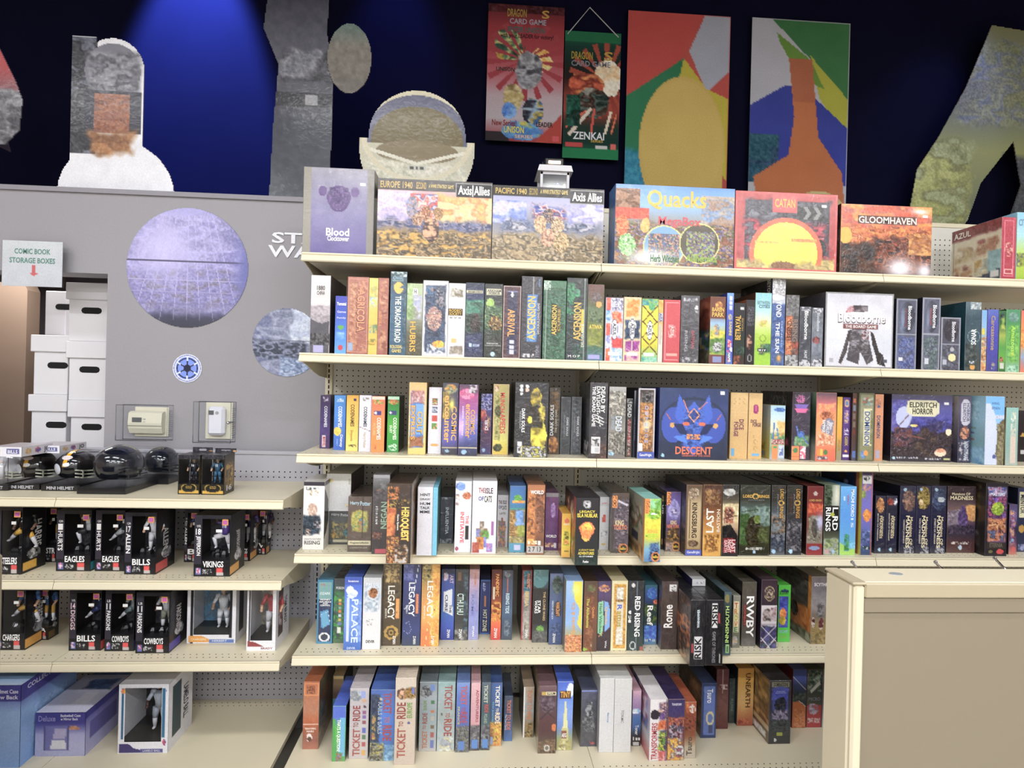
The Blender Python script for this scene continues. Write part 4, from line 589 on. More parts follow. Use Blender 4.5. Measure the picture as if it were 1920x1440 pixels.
(3,'696 721 743 848 .18','bright orange slim box with coloured cards on top','b e85030 f07830 f08020 f08428;r 0 0 1 .05 e8c8b8;k .5 .1 .4 .05 2 58a048 e08848 c84028;r .15 .26 .75 .33 3c3c7c;e .3 .295 .09 .025 eee;m .15 .86 .4 .98 1.6 b05020 f08028;t d .42 .38 .74 .78 f8e8e0 CODENAMES;t d .12 .48 .32 .7 f8b878 PICTURES','b 6c2c24',0),
(3,'726 748 743 848 .18','green slim box with coloured cards on top','b 286c3c 2c9038 48a830 38a038 289040;r 0 0 1 .05 b8d8c0;k .5 .1 .42 .05 2 e08858 80b848 c85838;r .1 .26 .75 .33 384078;e .25 .295 .09 .025 eee;m .1 .86 .9 .98 1.5 d8f0d8 289040;t d .5 .38 .82 .78 f0f8e8 CODENAMES;t d .2 .52 .42 .66 e8f4e0 DUET','b 1c2820 283020 303420',0),
(3,'766 799 717 852 .28','pale gold box with western lettering and canyon art','b d8b070 e0c090 d8c880 d8c870;r .07 .11 .88 .91 4c78c0;m .07 .11 .88 .3 3 b87068 c8a0a0 8a5868 d8b8b8;r .4 .3 .88 .73 6aa0e0;m .07 .3 .4 .91 4 7098d8 5c88c8;m .07 .75 .88 .91 5 98603c a86c48;t d .46 .4 .78 .72 5c3420 COLT;t d .48 .4 .8 .71 e8b040 COLT;t d .1 .32 .4 .8 3c2418 EXPRESS;t d .12 .32 .38 .8 e8a838 EXPRESS','b a88848',0),
(3,'803 828 726 851 .26','white box with four small picture squares','b e0dce8 e4e0ec dcdce8;r .22 .16 .68 .26 8a5a40;m .24 .17 .66 .25 1.7 d86038 487838 c8c0a0;r .22 .29 .68 .38 3c4868;m .24 .3 .66 .37 1.7 b8c0d0 485878 e0e0e8;r .22 .42 .68 .51 c84030;r .22 .54 .68 .63 c09060;m .22 .54 .68 .63 2 48903c e09060;e .5 .87 .3 .025 e0a048','b b0b0c0',0),
(3,'829 859 718 853 .28','indigo box with big gold overlapping title','b 40404c 504860 484078 4848a0 5048a8 34344c;k .5 .08 .4 .07 3 c88830 486048 a8a890;m 0 .1 .5 .5 4 c8a030 60582c 8a7838;r 0 .9 1 .91 c8b878;r .1 .92 .9 1 383844;e .35 .95 .13 .025 88b0d0;g .6 .3 .15 .08 f0f060;t d .1 .17 .5 .83 3c3030 encounter;t d .12 .17 .48 .83 e8a848 encounter;t d .58 .32 .92 .8 e8b048 COSMIC','b 303048',1),
(3,'860 896 721 855 .28','magenta-to-blue box with gold overlapping title','b 503850 a83880 985098 8878c0 5058b8 343c7c 242c44;k .4 .13 .4 .07 3 e04890 a85078 d880a8;m .5 0 .95 .12 2 c8c0c8 504050;g .1 .6 .2 .15 d8a8f0;r 0 .88 1 .89 d8c8a0;e .3 .95 .14 .03 90b8d8;t d .35 .27 .62 .75 e8a048 encounter;t d .62 .35 .86 .7 e0a040 COSMIC;t d .14 .3 .27 .72 f0d0f0 cosmic odyssey','b 201c30',1),
(3,'901 922 738 852 .24','small violet box with explosion art','b 2c1c44 34286c 3c2c58 482450 34306c;m 0 0 1 .28 3 2c2c78 b8b8e8 241c50;k .2 .35 .3 .1 3 d85828 8a3050;k .5 .55 .3 .12 2.5 5c2c50 c04838 30285c;t u .38 .42 .7 .6 e8e8f8 DUEL;t u .62 .38 .86 .55 c89048 COSMIC;e .3 .93 .14 .03 90b0e0','b 1c1428',1),
(3,'924 954 720 853 .28','gold box with red dripping title','b c8b870 a8a068 b0a870 c8c080 d8d068 d8b838;m .1 .15 .45 .8 3.5 908c50 c8c080 787840;k .3 .38 .2 .08 2.5 404038 707048;f 0 0 1 1 .05 c8a888;k .35 .9 .3 .06 2.5 3c4030 606048;t d .44 .12 .74 .4 c83020 MUNCH;t d .44 .42 .8 .7 c83828 APIEDS;k .2 .06 .13 .04 2 b04830 e0d0c0','b 6c6440',0),
(3,'965 1028 717 858 .28','broad black box with horned beast in yellow smoke','b 24242c 2c2a30 28262c 26242c;k .62 .2 .17 .13 4 c8b020 a08828 504820;k .68 .42 .24 .16 4 b8a030 e0d030 6c6020;k .72 .72 .24 .22 5 e8e028 c8b820 807018;m .3 .3 .75 .55 2.5 201e24 3c3028 141418 4c3830;m .5 .5 .85 .62 3 201e20 504818 2c2818;k .45 .5 .07 .05 3 d8d020 e0e040;m .15 .85 .95 1 2 c0c0c8 28262c 505058 c8c030;e .18 .05 .05 .025 ddd;e .35 .05 .05 .025 ddd;e .18 .1 .05 .025 ddd;e .35 .1 .05 .025 e8b8a0;e .18 .15 .04 .02 ddd;r .1 .79 .23 .85 e0e0e4;r .1 .86 .23 .95 d8d8dc;m .12 .87 .21 .94 1.2 222 ddd;t d .2 .35 .3 .67 f0f0f4 DARK SOULS;t d .14 .38 .18 .62 aaa THE BOARD GAME','b 18161c',1),
(3,'1029 1050 726 852 .26','brown-black box with ember glow, white title reading up','b 302820 3c2c20 30281c 2c2418 483018;m .1 .05 .9 .35 3 5c4024 30241c 7c5828;k .4 .85 .5 .12 3 d89030 a86820 703c18;e .15 .88 .1 .03 201408;t u .1 .26 .42 .72 e8e8e8 DARK SOULS;t u .55 .33 .75 .68 b8a890 THE CARD GAME','b 1c1814',1),
(3,'1051 1070 744 852 .26','slim slate box, small white title reading down','b 383c44 40444c 383c44 34383e;m .1 .2 .9 .7 4 3c4048 50545c 30343c;f 0 0 1 1 .06 5c6068;t d .58 .36 .8 .68 d0d0d4 DARK SOULS;t d .3 .32 .45 .7 80848c EXPLORERS','b 1c1c20',1),
(3,'1071 1090 744 853 .26','slim slate box with frost speckles and white title','b 3c4048 50545c 484c54 34383e;m .1 .05 .9 .95 2.5 40444c 70747c 30343c;f 0 0 1 1 .06 5c6068;t d .55 .34 .78 .68 d0d0d8 DARK SOULS;t d .25 .34 .4 .62 888c94 EXPANSION','b 1c1c20',1),
(3,'1105 1139 717 861 .24','tall charcoal box with large white stacked title','b 34323a 34323c 302e38 3c2e30;n .05 3;m .4 .8 1 1 3 4c3830 3c3034 6c4438;r .12 .72 .62 .94 e0dee0;r .15 .74 .55 .84 383640;m .15 .74 .55 .84 1.6 34323c d8d8d8;r .35 .86 .58 .92 b8b8bc;t d .62 .05 .85 .4 f4f4f4 DEAD BY;t d .36 .05 .58 .4 f4f4f4 DAYLIGHT;t d .12 .05 .32 .58 f0f0f0 THE BOARD GAME;l .3 .42 .8 .48 .04 eee;l .3 .46 .8 .52 .04 eee;l .3 .5 .8 .56 .04 eee;l .45 .4 .6 .58 .03 eee','b 28262c;m .3 .1 .95 .6 3 2c2a32 302e34 3c3a40;m .55 .78 .95 .96 1.5 c8c8cc 48464c',1),
(3,'1141 1173 725 861 .28','frosty grey box with bare branches and blue-white title','b a8a8a8 888480 706c68 8c8884 605c58 7c7874;m 0 .05 1 .4 3 6c6864 a8a498 484440 c8c4b8;m 0 .62 1 .95 3 5c5854 b8b4a8 3c3834 888480;k .18 .93 .14 .03 2 a8d0e8 6088a8;t d .4 .41 .78 .62 c8d4e0 DEAD;t d .14 .41 .34 .6 98a8b8 OF WINTER','b 4c4844',1),
(3,'1174 1188 747 857 .24','slim dark box with bloody banner','b 3c3a3c 44403e 3c3838 585450;m 0 0 1 .08 2 c8c8c8 444;r .2 .35 .7 .82 c8b8b8;m .2 .35 .7 .82 1.7 b83c3c d8c8c8 7c2828;m .2 .85 .8 .98 2 a84028 c8c0c0 3c3834;t d .15 .1 .8 .32 d8dce0 DEAD','b 242024',1),
(3,'1188 1195 732 858 .28','very slim navy box beside a silver framed box','b 8c8c94 2c3040 242c40 283044;t d .2 .4 .8 .75 6c7c98 UNLIMITED','b 1c2030',0),
(3,'1196 1228 728 860 .28','silver-framed box with orange clouds and spaced letters','b 3c3438 704c28 a86c2c 906430 704828;f 0 0 1 1 .1 c0bcc4;m .1 .05 .9 .2 3 3c3a3c 908c8c 28242a;m .1 .2 .9 .88 4 d89040 483c3c e8a850 b87030 5c4844;g .5 .52 .25 .07 fff0c0;r .1 .78 .3 .9 e8e4e8;r 0 .91 1 1 3850b0;t h .4 .25 .62 .3 a8b4d8 D;t h .4 .33 .62 .38 a8b4d8 E;t h .4 .41 .62 .46 a8b4d8 T;t h .4 .49 .62 .54 a8b4d8 E;t h .4 .57 .62 .62 98a8d8 C;t h .4 .65 .62 .7 98a8d8 O;t h .4 .73 .62 .78 98a8d8 N;t h .12 .93 .85 .98 e8e8f8 GameWright','b 16181e',0),
(3,'1236 1365 728 862 .28','large square midnight-blue box with blue demon mask','b 2c3c68 2c3c70 2c3c6c 2c3454 283048;n .05 10;o .5 .52 .5 .4 .1 283450;e .2 .52 .17 .25 2848b0;e .8 .52 .17 .25 2848b0;e .19 .52 .04 .035 d8a050;e .82 .52 .04 .035 d8a050;p 2858c8 .28 .08 .4 .3 .5 .18 .6 .3 .72 .08 .78 .4 .66 .56 .6 .84 .5 .95 .4 .84 .34 .56 .22 .4;m .34 .28 .66 .86 3 2858c8 2c48a0 3070d8 243880;p 1c2c5c .2 .5 .34 .5 .42 .66 .3 .64;p 1c2c5c .8 .5 .66 .5 .58 .66 .7 .64;p 3878e0 .2 .68 .36 .66 .42 .78 .3 .74;p 3878e0 .8 .68 .64 .66 .58 .78 .7 .74;m .4 .64 .6 .72 1.7 e07838 f0b060 283c90;e .39 .5 .05 .03 e06028;e .62 .5 .05 .025 e86030;l .5 .28 .58 .375 .012 f0a048;l .58 .375 .5 .47 .012 f0a048;l .5 .47 .42 .375 .012 f0a048;l .42 .375 .5 .28 .012 f0a048;l .34 .16 .42 .34 .012 e08848;l .7 .18 .56 .3 .01 e08848;l .1 .36 .16 .45 .012 c06838;l .9 .36 .84 .45 .012 c06838;r .88 .03 .95 .08 f0f0f0;e .06 .95 .025 .025 98c8e0;t h .24 .82 .78 .93 e86838 DESCENT;t h .34 .935 .76 .96 c86040 LEGENDS OF THE DARK','b 1c2c70 1c2860;n .05',0),
(3,'1369 1402 736 861 .28','plain tan box with plum title reading downward','b d8b478 d4ac70 d0a868;n .03 6;o .22 .13 .07 .045 .3 b8905c;o .5 .13 .07 .045 .3 b8905c;o .78 .13 .07 .045 .3 b8905c;r .08 .84 .24 .96 58a0d0;t d .5 .4 .78 .56 6c2c50 DICE;t d .2 .44 .46 .66 6c2c50 FORGE','b a88850',0),
(3,'1403 1429 737 861 .28','plain tan box with magenta crystal','b d8b478 d4ac70 d0a868;n .03 6;e .52 .24 .2 .075 982468;e .52 .23 .08 .05 c84890;o .4 .66 .08 .02 .4 b08850;o .55 .74 .14 .035 .2 b08850;o .55 .84 .14 .035 .2 b08850;r .28 .92 .85 .96 60a8d8;t h .15 .4 .6 .45 5c2848 DICE;t h .3 .45 .92 .51 5c2848 FORGE','b a88850',0),
(3,'1444 1472 760 861 .2','short pale-blue box with blue long-necked dinosaurs','b a0c8e0 c0dce8 e0e0c0 d8c8a0 80a880 a0b0c0;k .6 .08 .4 .04 4 4878c0 3868b0;m .45 .3 1 .6 4 e8b868 e0c890 d8a858;m 0 .5 1 .7 3 58905c 88b078 d8a050;l .25 .32 .18 .7 .1 4070b8;l .45 .42 .6 .66 .08 4880c0;m .1 .64 .95 .73 2 a84048 e0d8d0 80383c;r .15 .74 .55 1 f08038;r .6 .74 .95 .98 c8d0e0;m .62 .78 .9 .95 2 4c68a8 d8dce8;e .35 .78 .14 .03 48a060','b a8b4bc b8bcb0 c0b868 c0b050;m .2 .7 .8 .85 2.4 8a7c20 c0b448;r .2 .86 .8 .96 8c8c8c',0),
(3,'1485 1519 735 863 .28','dark violet box with pink lizard skeleton and blue dinosaur','b 34283c 3c3448 383044 342c40;k .45 .1 .25 .06 1.8 e068a8 503050 d070b0;p 7858b8 .12 .18 .88 .18 .7 .28 .3 .28;p e05898 .12 .24 .88 .24 .75 .3 .25 .3;m .1 .64 .95 .8 3 4c8860 78a878 346848 a0a878;l .25 .5 .35 .62 .08 3868c0;k .5 .62 .2 .05 3 3c70c8 3058a8;l .65 .66 .9 .76 .07 3c70c8;r 0 .8 .45 1 e88038;e .22 .86 .14 .04 488858;r .5 .8 .8 .98 e8a0b8;m .5 .8 .8 .98 2 f0f0f0 d84870;r 0 .95 .45 .96 c85c28','b 1c1a1e;m .3 .05 .8 .4 1.3 1c1a1e 1c1a1e 1c1a1e 6a686c;m .2 .7 .9 .8 3 1c1a1e c03870 2c282c;r .2 .86 .8 .96 c8c8c8',1),
(3,'1530 1568 736 865 .28','orange box with dinosaurs around a grey star badge','b 5c4858 c86068 f08840 f09858 f0a070 e86838 d85030;m .05 .15 .95 .35 5 f08848 f0a868 e87850;k .55 .34 .35 .07 3 b85c30 e89050 8a4028;m .05 .6 .95 .78 3 f0c8a8 e08858 c05c38 f0b890;p 888498 .5 .38 .68 .36 .9 .42 .85 .55 .8 .63 .6 .6 .3 .58 .22 .5;p c8c8d4 .62 .42 .85 .44 .72 .56;r .05 .82 .35 .92 e88828;r .24 .82 .35 .92 e8c040;e .5 .87 .1 .04 488040;m .05 .93 .6 .98 1.5 604858 c8c0c0;t d .3 .4 .46 .58 f0f0f0 RAMPAGE;t d .5 .4 .66 .6 e0e0e8 WORLD','b 7c8c80 3c5848 243830 2c3c30 8a9088 a89888',1),
(3,'1569 1579 744 863 .28','very slim golden yellow box','b e8b020 f0b820 f0b020 f0a818 a89868 989080;t d .3 .68 .75 .85 c87818 SUN','b a07818',0),
(3,'1580 1597 745 863 .28','slim purple box with white emblem and yellow strip','b 5c3888 583484 50307c 4c2c74;e .5 .09 .36 .06 e0b080;e .5 .09 .22 .035 6090c8;m .2 .2 .8 .42 2 b8a0c8 583484 d8b888;r .2 .5 .8 .6 d8c8e0;m .2 .5 .8 .6 1.3 e0d8e8 583484;e .5 .86 .2 .02 e8a838;r .1 .92 .9 .96 e8e0f0;t d .3 .62 .75 .78 c8b058 GEEK','b 2c1c40',0),
(3,'1598 1608 737 864 .28','very slim dark brown box with framed icons','b 5c4038 583c34 543830 4c4c60;r .2 .08 .7 .14 b86038;r .2 .18 .7 .26 708090;r .2 .3 .7 .38 786858;r .2 .42 .7 .5 786858;r .2 .54 .7 .62 703028;r .2 .86 .8 .96 506cb0','b 302018',0),
(3,'1610 1639 737 865 .28','grey-green box with blue lettering on cream scroll','b 888868 989880 8c8c6c 80805c;n .07 4;m .2 .06 .9 .18 2.4 a83c38 58885c 6890a8 b8b8a0;p d8d4a8 .28 .23 .85 .23 .85 .78 .28 .78;m .75 .25 .95 .75 4 80805c 8c8c6c;m .15 .84 .5 .97 3 3c68b0 6088c0;e .5 .88 .14 .04 e89030;f 0 0 1 1 .06 686850;t d .36 .27 .72 .77 3858a0 DOMINION','b 585844',0),
(3,'1640 1656 739 864 .28','slim salmon orange box with blue lettering','b d89068 d48c64 c88858;m .1 .05 .7 .2 2 3c5898 d89068 c87858;r .2 .84 .7 .97 a8a0b8;t d .2 .32 .65 .66 3c5078 DOMINION','b 7c4c34',0),
(3,'1657 1670 738 862 .28','slim purple box with parchment name plate','b 443468 3c2c5c 443478 30244c 282038;r .1 .04 .75 .42 d0c8a0;k .5 .5 .2 .04 2 d8b058 50407c;m 0 .6 1 .95 3 2c2440 5048a0 1c1828;t d .2 .07 .65 .4 48443c ELDRITCH','b 241c34',0),
(3,'1671 1785 740 866 .28','large square purple-blue box with tentacles and parchment title','b 484460 4c4c98 4040a8 303068 28243c 2c2834;m 0 .08 .3 .55 4 5050a8 6058b0 403c88;e .2 .34 .13 .16 b8c0e8;m .3 .35 1 .6 5 4444b0 303080 2c2858;m 0 .55 1 .95 3 2c2430 3c2c34 241c28 504038;m .05 .5 .35 .78 2.4 6c3c38 303060 8a4c44 242038;l .1 .72 .05 .5 .015 6c3c38;l .05 .55 .28 .3 .015 6c3c38;l .25 .6 .55 .66 .02 7c4840;k .37 .46 .06 .02 3 f8e890 e8b060;k .55 .55 .08 .06 2.4 483838 282028 6c4c40;e .95 .55 .05 .05 f0e0c0;k .82 .86 .1 .06 4 e8a070 c88060 f0d8c0;m .1 .93 .45 .96 1.3 c8c8d0 28243c;m .55 .94 .85 .97 1.3 c8c8d0 28243c;r .88 .94 .98 .97 c0c080;p dcd8b8 .25 .1 .3 .08 .72 .08 .78 .12 .78 .27 .72 .32 .34 .32 .24 .26;r .86 .1 .94 .14 eee;e .05 .95 .025 .02 a8d0e8;t h .29 .11 .74 .19 3c3c30 ELDRITCH;t h .34 .2 .68 .29 3c3c30 HORROR','b 1c1824',1),
(3,'1797 1821 743 868 .28','box with pale arched name plate and gunslinger art','b 5c5068 50486c 2c2844 28243c 282c40;e .55 .13 .36 .09 c8c4d4;r .2 .13 .9 .36 c8c4d4;e .55 .36 .36 .08 c8c4d4;k .5 .55 .4 .1 2.6 c06c48 e0a878 382838 8a4838;m .05 .65 .9 .97 2.6 30304c 48546c 1c1c2c c8c0c8;t d .3 .1 .55 .38 5c5870 ELDRITCH;t d .6 .1 .85 .38 5c5870 HORROR;t d .45 .68 .8 .96 c8ccd8 NIGHTMARE','b b0a8a8 28243c;m .1 .1 .9 .9 4 8a3028 c8c0b8 28243c',1),
(3,'1847 1883 743 872 .18','sky-blue over white box with curved brown leaf edge','b 60a8f0 78b8f0 88c0f0 c8d8f0 c8d4f0 d0d8f0;r 0 0 1 .26 68b0f0;r 0 .27 1 .32 c8d0e8;o .22 .3 .1 .03 .2 a0a0b0;o .52 .3 .1 .03 .2 a0a0b0;o .8 .3 .1 .03 .2 a0a0b0;e 1.1 .68 .6 .36 6c6048;m .62 .4 1 1 3 7c7458 a09870 5c5440;e .12 .6 .5 .5 c8d4f0;r 0 .33 .5 .96 ccd6f2;e .5 .88 .1 .03 4858a0;t h .3 .08 .7 .12 5888b8 WING;t h .3 .15 .75 .19 5888b8 SPAN','b 88b8d0 90c0d8 78a8b8 88b0c8;m .1 .08 .8 .35 1.5 90bcd0 b8d4e0 88b8d0;p 9c7464 0 .35 .7 .39 0 .41;p 7c9084 0 .44 .8 .48 0 .49;p 5c4888 0 .52 1 .56 0 .58;p a04848 0 .6 1 .64 0 .65;m .3 .75 1 .98 4 5890c0 88b8d8',0),
(3,'1886 1909 764 873 .2','small teal and cream box','b 90c0b8 88b8b0 88b0a8 a8b8b0;r .35 .08 .8 .5 c0c8b8;r .35 .5 .8 .97 d8c8b8;m .4 .1 .75 .45 2 90b8b0 d8d8c8;l .1 0 .1 1 .05 a8d8e0','b 5c4c34 a09870 5c4c34',0),
(3,'1910 1930 770 866 .24','black box cut by the right frame edge','b 302c34 241c24 1c181c 242428;p c09838 .1 .5 .4 .43 .6 .5;r .2 .78 .9 .85 b8b8b8','b 5c2030',0),
]
BX += [
# fourth shelf
(4,'568 608 903 1031 .2','white narrow box with dark cap and hooded portrait panel','b e4e2e0 e4e2e0 dcdad8;r 0 0 1 .06 34303c;m .1 .07 .35 .12 1.5 444 e0e0e0;m .45 .08 .85 .11 1.3 444 e0e0e0;k .45 .42 .24 .1 3 c8a898 b89888 e0c8b8;m .02 .48 .85 .79 3.4 243848 181820 3c5c78 28242c;m .1 .7 .35 .78 2 c8b0a0 30303c;m .5 .58 .85 .68 2 b0a8b0 202430;r 0 .8 1 1 dcdad6;m .3 .12 .7 .2 1.6 e4e2e0 e4e2e0 b89868;t h .08 .83 .88 .86 999 DEATH EATERS;t h .08 .87 .84 .925 555 RISING','b dcd8d0 d0ccc4;r 0 .0 1 .06 34303c;p 24201c 0 .1 .3 .3 .35 .6 .2 .75 0 .85',0),
(4,'652 697 931 1035 .28','short brown wooden-plank print box with yellow-green crest','b 5c4c44 584840 54443c 584c44;n .08 6;e .48 .44 .36 .2 a89c40;m .14 .26 .82 .64 2.6 b0a848 8a8838 c8b450 708c58;k .55 .5 .16 .12 2 50808c c87838 808848;r .03 .8 .97 .88 c8c0a0;l .62 0 .62 .75 .01 302824;t h .08 .08 .46 .16 a8c8d8 Harry;t h .5 .08 .95 .16 a8c8d8 Potter;t h .1 .82 .9 .86 505040 HogwartsBattle;t h .1 .91 .85 .94 a09888 COOPERATIVE GAME','b 40342c',1),
(4,'698 730 890 1039 .28','dark grey box with hands and pale vertical lettering','b 88888c 3c3c40 484448 4c4440 342c30 302c34;r .05 0 .95 .04 98989c;k .55 .22 .4 .05 2.6 b07860 8a5c4c 38343a;m .4 .1 .95 .2 3 505458 706c70;k .3 .77 .3 .05 2.5 7c4838 30282c a05c48;m 0 .2 1 .34 4 3c383c 504c50;r .18 .4 .32 .62 e0e0e0;r .2 .94 .85 .99 b8384c;t d .14 .41 .34 .61 28282c HERES;t u .5 .34 .9 .68 98b8a0 NEGAN','b 24201c',1),
(4,'725 771 907 1057 .28','black box, orange dungeon fire, gold title, jutting out','b 3c2820 30201c 281c18 241418;m 0 .03 .5 .2 3 d87028 3c2018 e89830 181010;m 0 .18 .36 .66 5 e88820 c85c14 d87818 a84410;m .06 .2 .95 .3 2.6 30201c 30201c c8a030 201414;m 0 .66 .55 .98 2.6 d88828 30182c a04818 181014 e0a838;m .3 .75 .9 .98 2.6 302020 906030 1c1418 b88840 c8c8d0;r .93 0 1 1 201818;t d .52 .29 .93 .72 c88818 HEROQUEST;t d .56 .29 .9 .71 f0d048 HEROQUEST;t d .4 .38 .5 .58 f0e8e0 Game System','b b8a898 d0c8c0 c09048;m .05 .1 .9 .9 5 d8d0c8 c87838 b8b0a8 a06830',1),
(4,'782 811 913 1042 .28','plain white box with five black words stacked','b d8d8e0 d4d4de d0d0da;n .03 6;t h .16 .09 .84 .13 222 HINT;t h .16 .16 .84 .19 555 DRAW;t h .16 .22 .84 .26 222 HUM;t h .16 .28 .84 .32 222 TALK;t h .16 .34 .84 .38 222 MIME','b b8b8c0',0),
(4,'811 820 914 1042 .28','light-blue slim slab pressed against a white box','b 68b8d8 68b8d8;n .03','b 3c7070 4c8078 3c6c64;n .1 5',0),
(4,'825 850 932 1019 .26','small navy box with white vertical word','b 2c3448 24304c 1c2c48 243448;l .3 0 .3 1 .02 4c5868;m .1 0 .9 .05 2 a8b0b8 2c3448;m 0 .9 .9 1 2 98a0a8 2c3448;t d .4 .22 .65 .8 d0dce8 INFLUENTIA','b 14181c',1),
(4,'853 884 902 1036 .28','white box with blue splash and red downward title','b e0e0e8 e4e4ea dcdce4;k .3 .07 .3 .06 4 6890d8 b0c0e8 4870c8;k .7 .2 .25 .05 2.4 c86038 e0a070 a04828;m 0 .18 .25 .34 3 6c6ca0 c8a080 e0e0e8;r .62 .62 .84 .82 302c30;e .15 .95 .12 .03 a04868;t d .32 .43 .56 .87 d84050 INITIATIVE;t d .66 .48 .84 .6 d84050 THE','b b0b0b8;n .05',0),
(4,'885 931 902 1038 .28','white box with hand-drawn title and coloured puzzle-piece cats','b e4e2ea e6e4ec e0dee6;r .3 .56 .5 .95 a07c58;r .15 .65 .65 .8 907050;r .02 .88 .25 .98 a85048;r .6 .88 .88 .98 a05890;m .3 .56 .5 .7 2.4 7c6858 b8a8a0;m .15 .66 .35 .8 2.4 6070c0 8a90c8 907050;m .4 .68 .72 .8 2.4 489838 907050 58a848;r .8 .56 .92 .75 a060a0;m .2 .78 .5 .95 2.4 d89038 c87830 905840;m .5 .78 .62 .92 2.4 7078c8 a8acd8;m .02 .85 .3 .99 2.4 c06048 a84840;m .62 .86 .88 .98 2.4 a05898 c080b8 8890d0;l .15 .4 .8 .4 .01 aaa;t h .24 .09 .5 .16 a04040 THE;t h .52 .09 .84 .17 503040 ISLE;t h .24 .21 .46 .27 384898 OF;t h .48 .2 .8 .29 4c4c30 CATS','b 908e94;n .05',0),
(4,'932 954 928 1026 .28','small white box with puzzle-piece column','b dcdae2 dedce4 d8d6de;r .1 .5 .82 .99 a08058;m .1 .5 .82 .98 2.6 c07850 60984c 7080c0 b8683c a860a0 c89848;r .1 .8 .2 .9 dedce4;r .36 .43 .55 .5 a04c38;t h .1 .1 .42 .17 603838 THE;t h .5 .1 .85 .17 50384c ISLE;t h .1 .2 .4 .26 384880 OF;t h .42 .2 .85 .28 384838 CATS;t h .2 .33 .75 .37 777 LATE','b 86848a',0),
(4,'955 985 911 1036 .28','blue-green box with straw hut and castle','b 3868a8 3878b0 407c70 4878a0 6898c0;r 0 .34 1 .35 48a080;k .5 .18 .28 .05 2.5 60a848 488838 80b858;m .15 .22 .95 .25 2 d8b848 e07838;m 0 .36 1 .86 3 8a6838 a8844c 6c4c28 c09858;m .35 .36 .95 .6 4 6898d8 88b0e0 5880c0;m .5 .6 1 .8 4 a0a840 88903c b8b858;m 0 .76 1 .86 3 c0b068 706850 988c58;r 0 .86 1 1 4890b0;r .3 .89 .75 .97 b8b8d8','b 3c4448',0),
(4,'988 1021 909 1040 .28','rust-orange box with white title on top','b a86438 c07028 c07830 a05c24 6c3c24 885028;m 0 .1 .5 .9 3.5 c87828 a85c24 e09030 703c20;m .45 .1 1 .7 3 6c4028 8a5030 502c20 a86030;m .05 .78 .4 .88 2.4 f0c040 b87028;r .02 .88 .97 .98 b8b4b4;m .1 .8 .6 .86 1.8 f0e8d0 c88838;r .68 .8 .82 .87 ddd;t h .16 .075 .93 .13 fff WORLD;t h .1 .89 .85 .96 444 2 7 13','b 484c68;n .08',1),
(4,'1022 1048 924 1032 .28','plum box with pale seahorse and white title','b 60385c 704078 683c74 5c346c;n .08 5;k .6 .3 .2 .14 3 a888c0 8a60a0 b898c8;r 0 0 1 .06 807c80;m .05 .88 .7 .95 1.8 e8d8c0 d08848 5c346c;r .72 .88 .9 .96 d8d8e0;t h .06 .73 .9 .78 fff WORLD','b 3c2444',0),
(4,'1053 1070 963 1045 .16','short yellow box with round red badge','b e0a828 e8b430 e8d030 e0e040 e8c838 e0a030;e .55 .16 .25 .06 d86848;m .2 .4 .8 .72 2.6 4c5020 a8a030 d8c838 30300c;k .5 .65 .3 .06 2 d88830 e8b040;t h .2 .22 .85 .26 f0f0e0 RACE;t h .3 .85 .85 .88 444 SPEED','b 984838',0),
(4,'1079 1122 934 1060 .28','black box, blazing orange island, yellow title, jutting out','b 28242c 242028 201c24 1c2024 142c28;e .48 .09 .18 .06 a8a8ac;k .48 .09 .12 .04 1.6 28242c d0d0d4;k .5 .46 .33 .1 4 e85818 f08820;k .5 .45 .24 .085 3 f8d030 f0a028;k .46 .54 .22 .1 4 e87820 f0b830;l .42 .42 .5 .47 .012 402010;m .05 .9 .9 .99 4 143430 1c2c2c;t h .15 .18 .85 .215 f0d830 LEGACY;t h .05 .225 .96 .285 f0d830 ISLA NUBLAR;t h .15 .76 .85 .785 d8c040 A LEGACY GAME;t h .12 .8 .84 .845 e8d038 ADVENTURES;t h .18 .86 .8 .88 eee 12 STORIES;t h .35 .93 .6 .965 fff Funko','b 3c2018 4c3c28 506048;m .05 .1 .95 .9 3 a83820 30302c c87838 506058 d8c8b0 78302c;r .85 0 1 .5 a03c28',0),
(4,'1124 1143 932 1031 .26','slim silver-white box with red figurine badge','b c0c0c4 ccccd0 c8c8cc;r 0 0 1 .17 b4b4b8;e .5 .36 .2 .03 b83830;r .3 .38 .7 .47 b83830;e .5 .4 .16 .03 c84838;m .2 .62 .8 .75 1.4 888 c8c8cc c8c8cc;k .5 .9 .3 .02 2 d8b058 c8c0a0;t h .2 .1 .8 .135 c04848 JUST','b 68645c',0),
(4,'1147 1179 925 1037 .28','dark box with orange tab and angled white-orange title','b 4c3c34 3c3034 4c3c48 3c3030 4c4440;m .1 .1 1 .95 3 4c4450 6c5c70 30242c 8a7c88;r .0 .03 .28 .24 e88828;o .14 .07 .1 .028 .3 402010;o .14 .14 .1 .028 .3 402010;o .14 .2 .1 .028 .3 402010;l .35 .12 .95 .2 .12 c8c0d0;e .72 .93 .3 .085 d87820;e .72 .93 .22 .065 302010;t h .2 .45 .7 .54 f0d8a0 KING;t h .1 .53 .92 .61 e87830 TOKYO;t h .52 .9 .88 .95 e8c028 iello','b 2c241c 50382c',1),
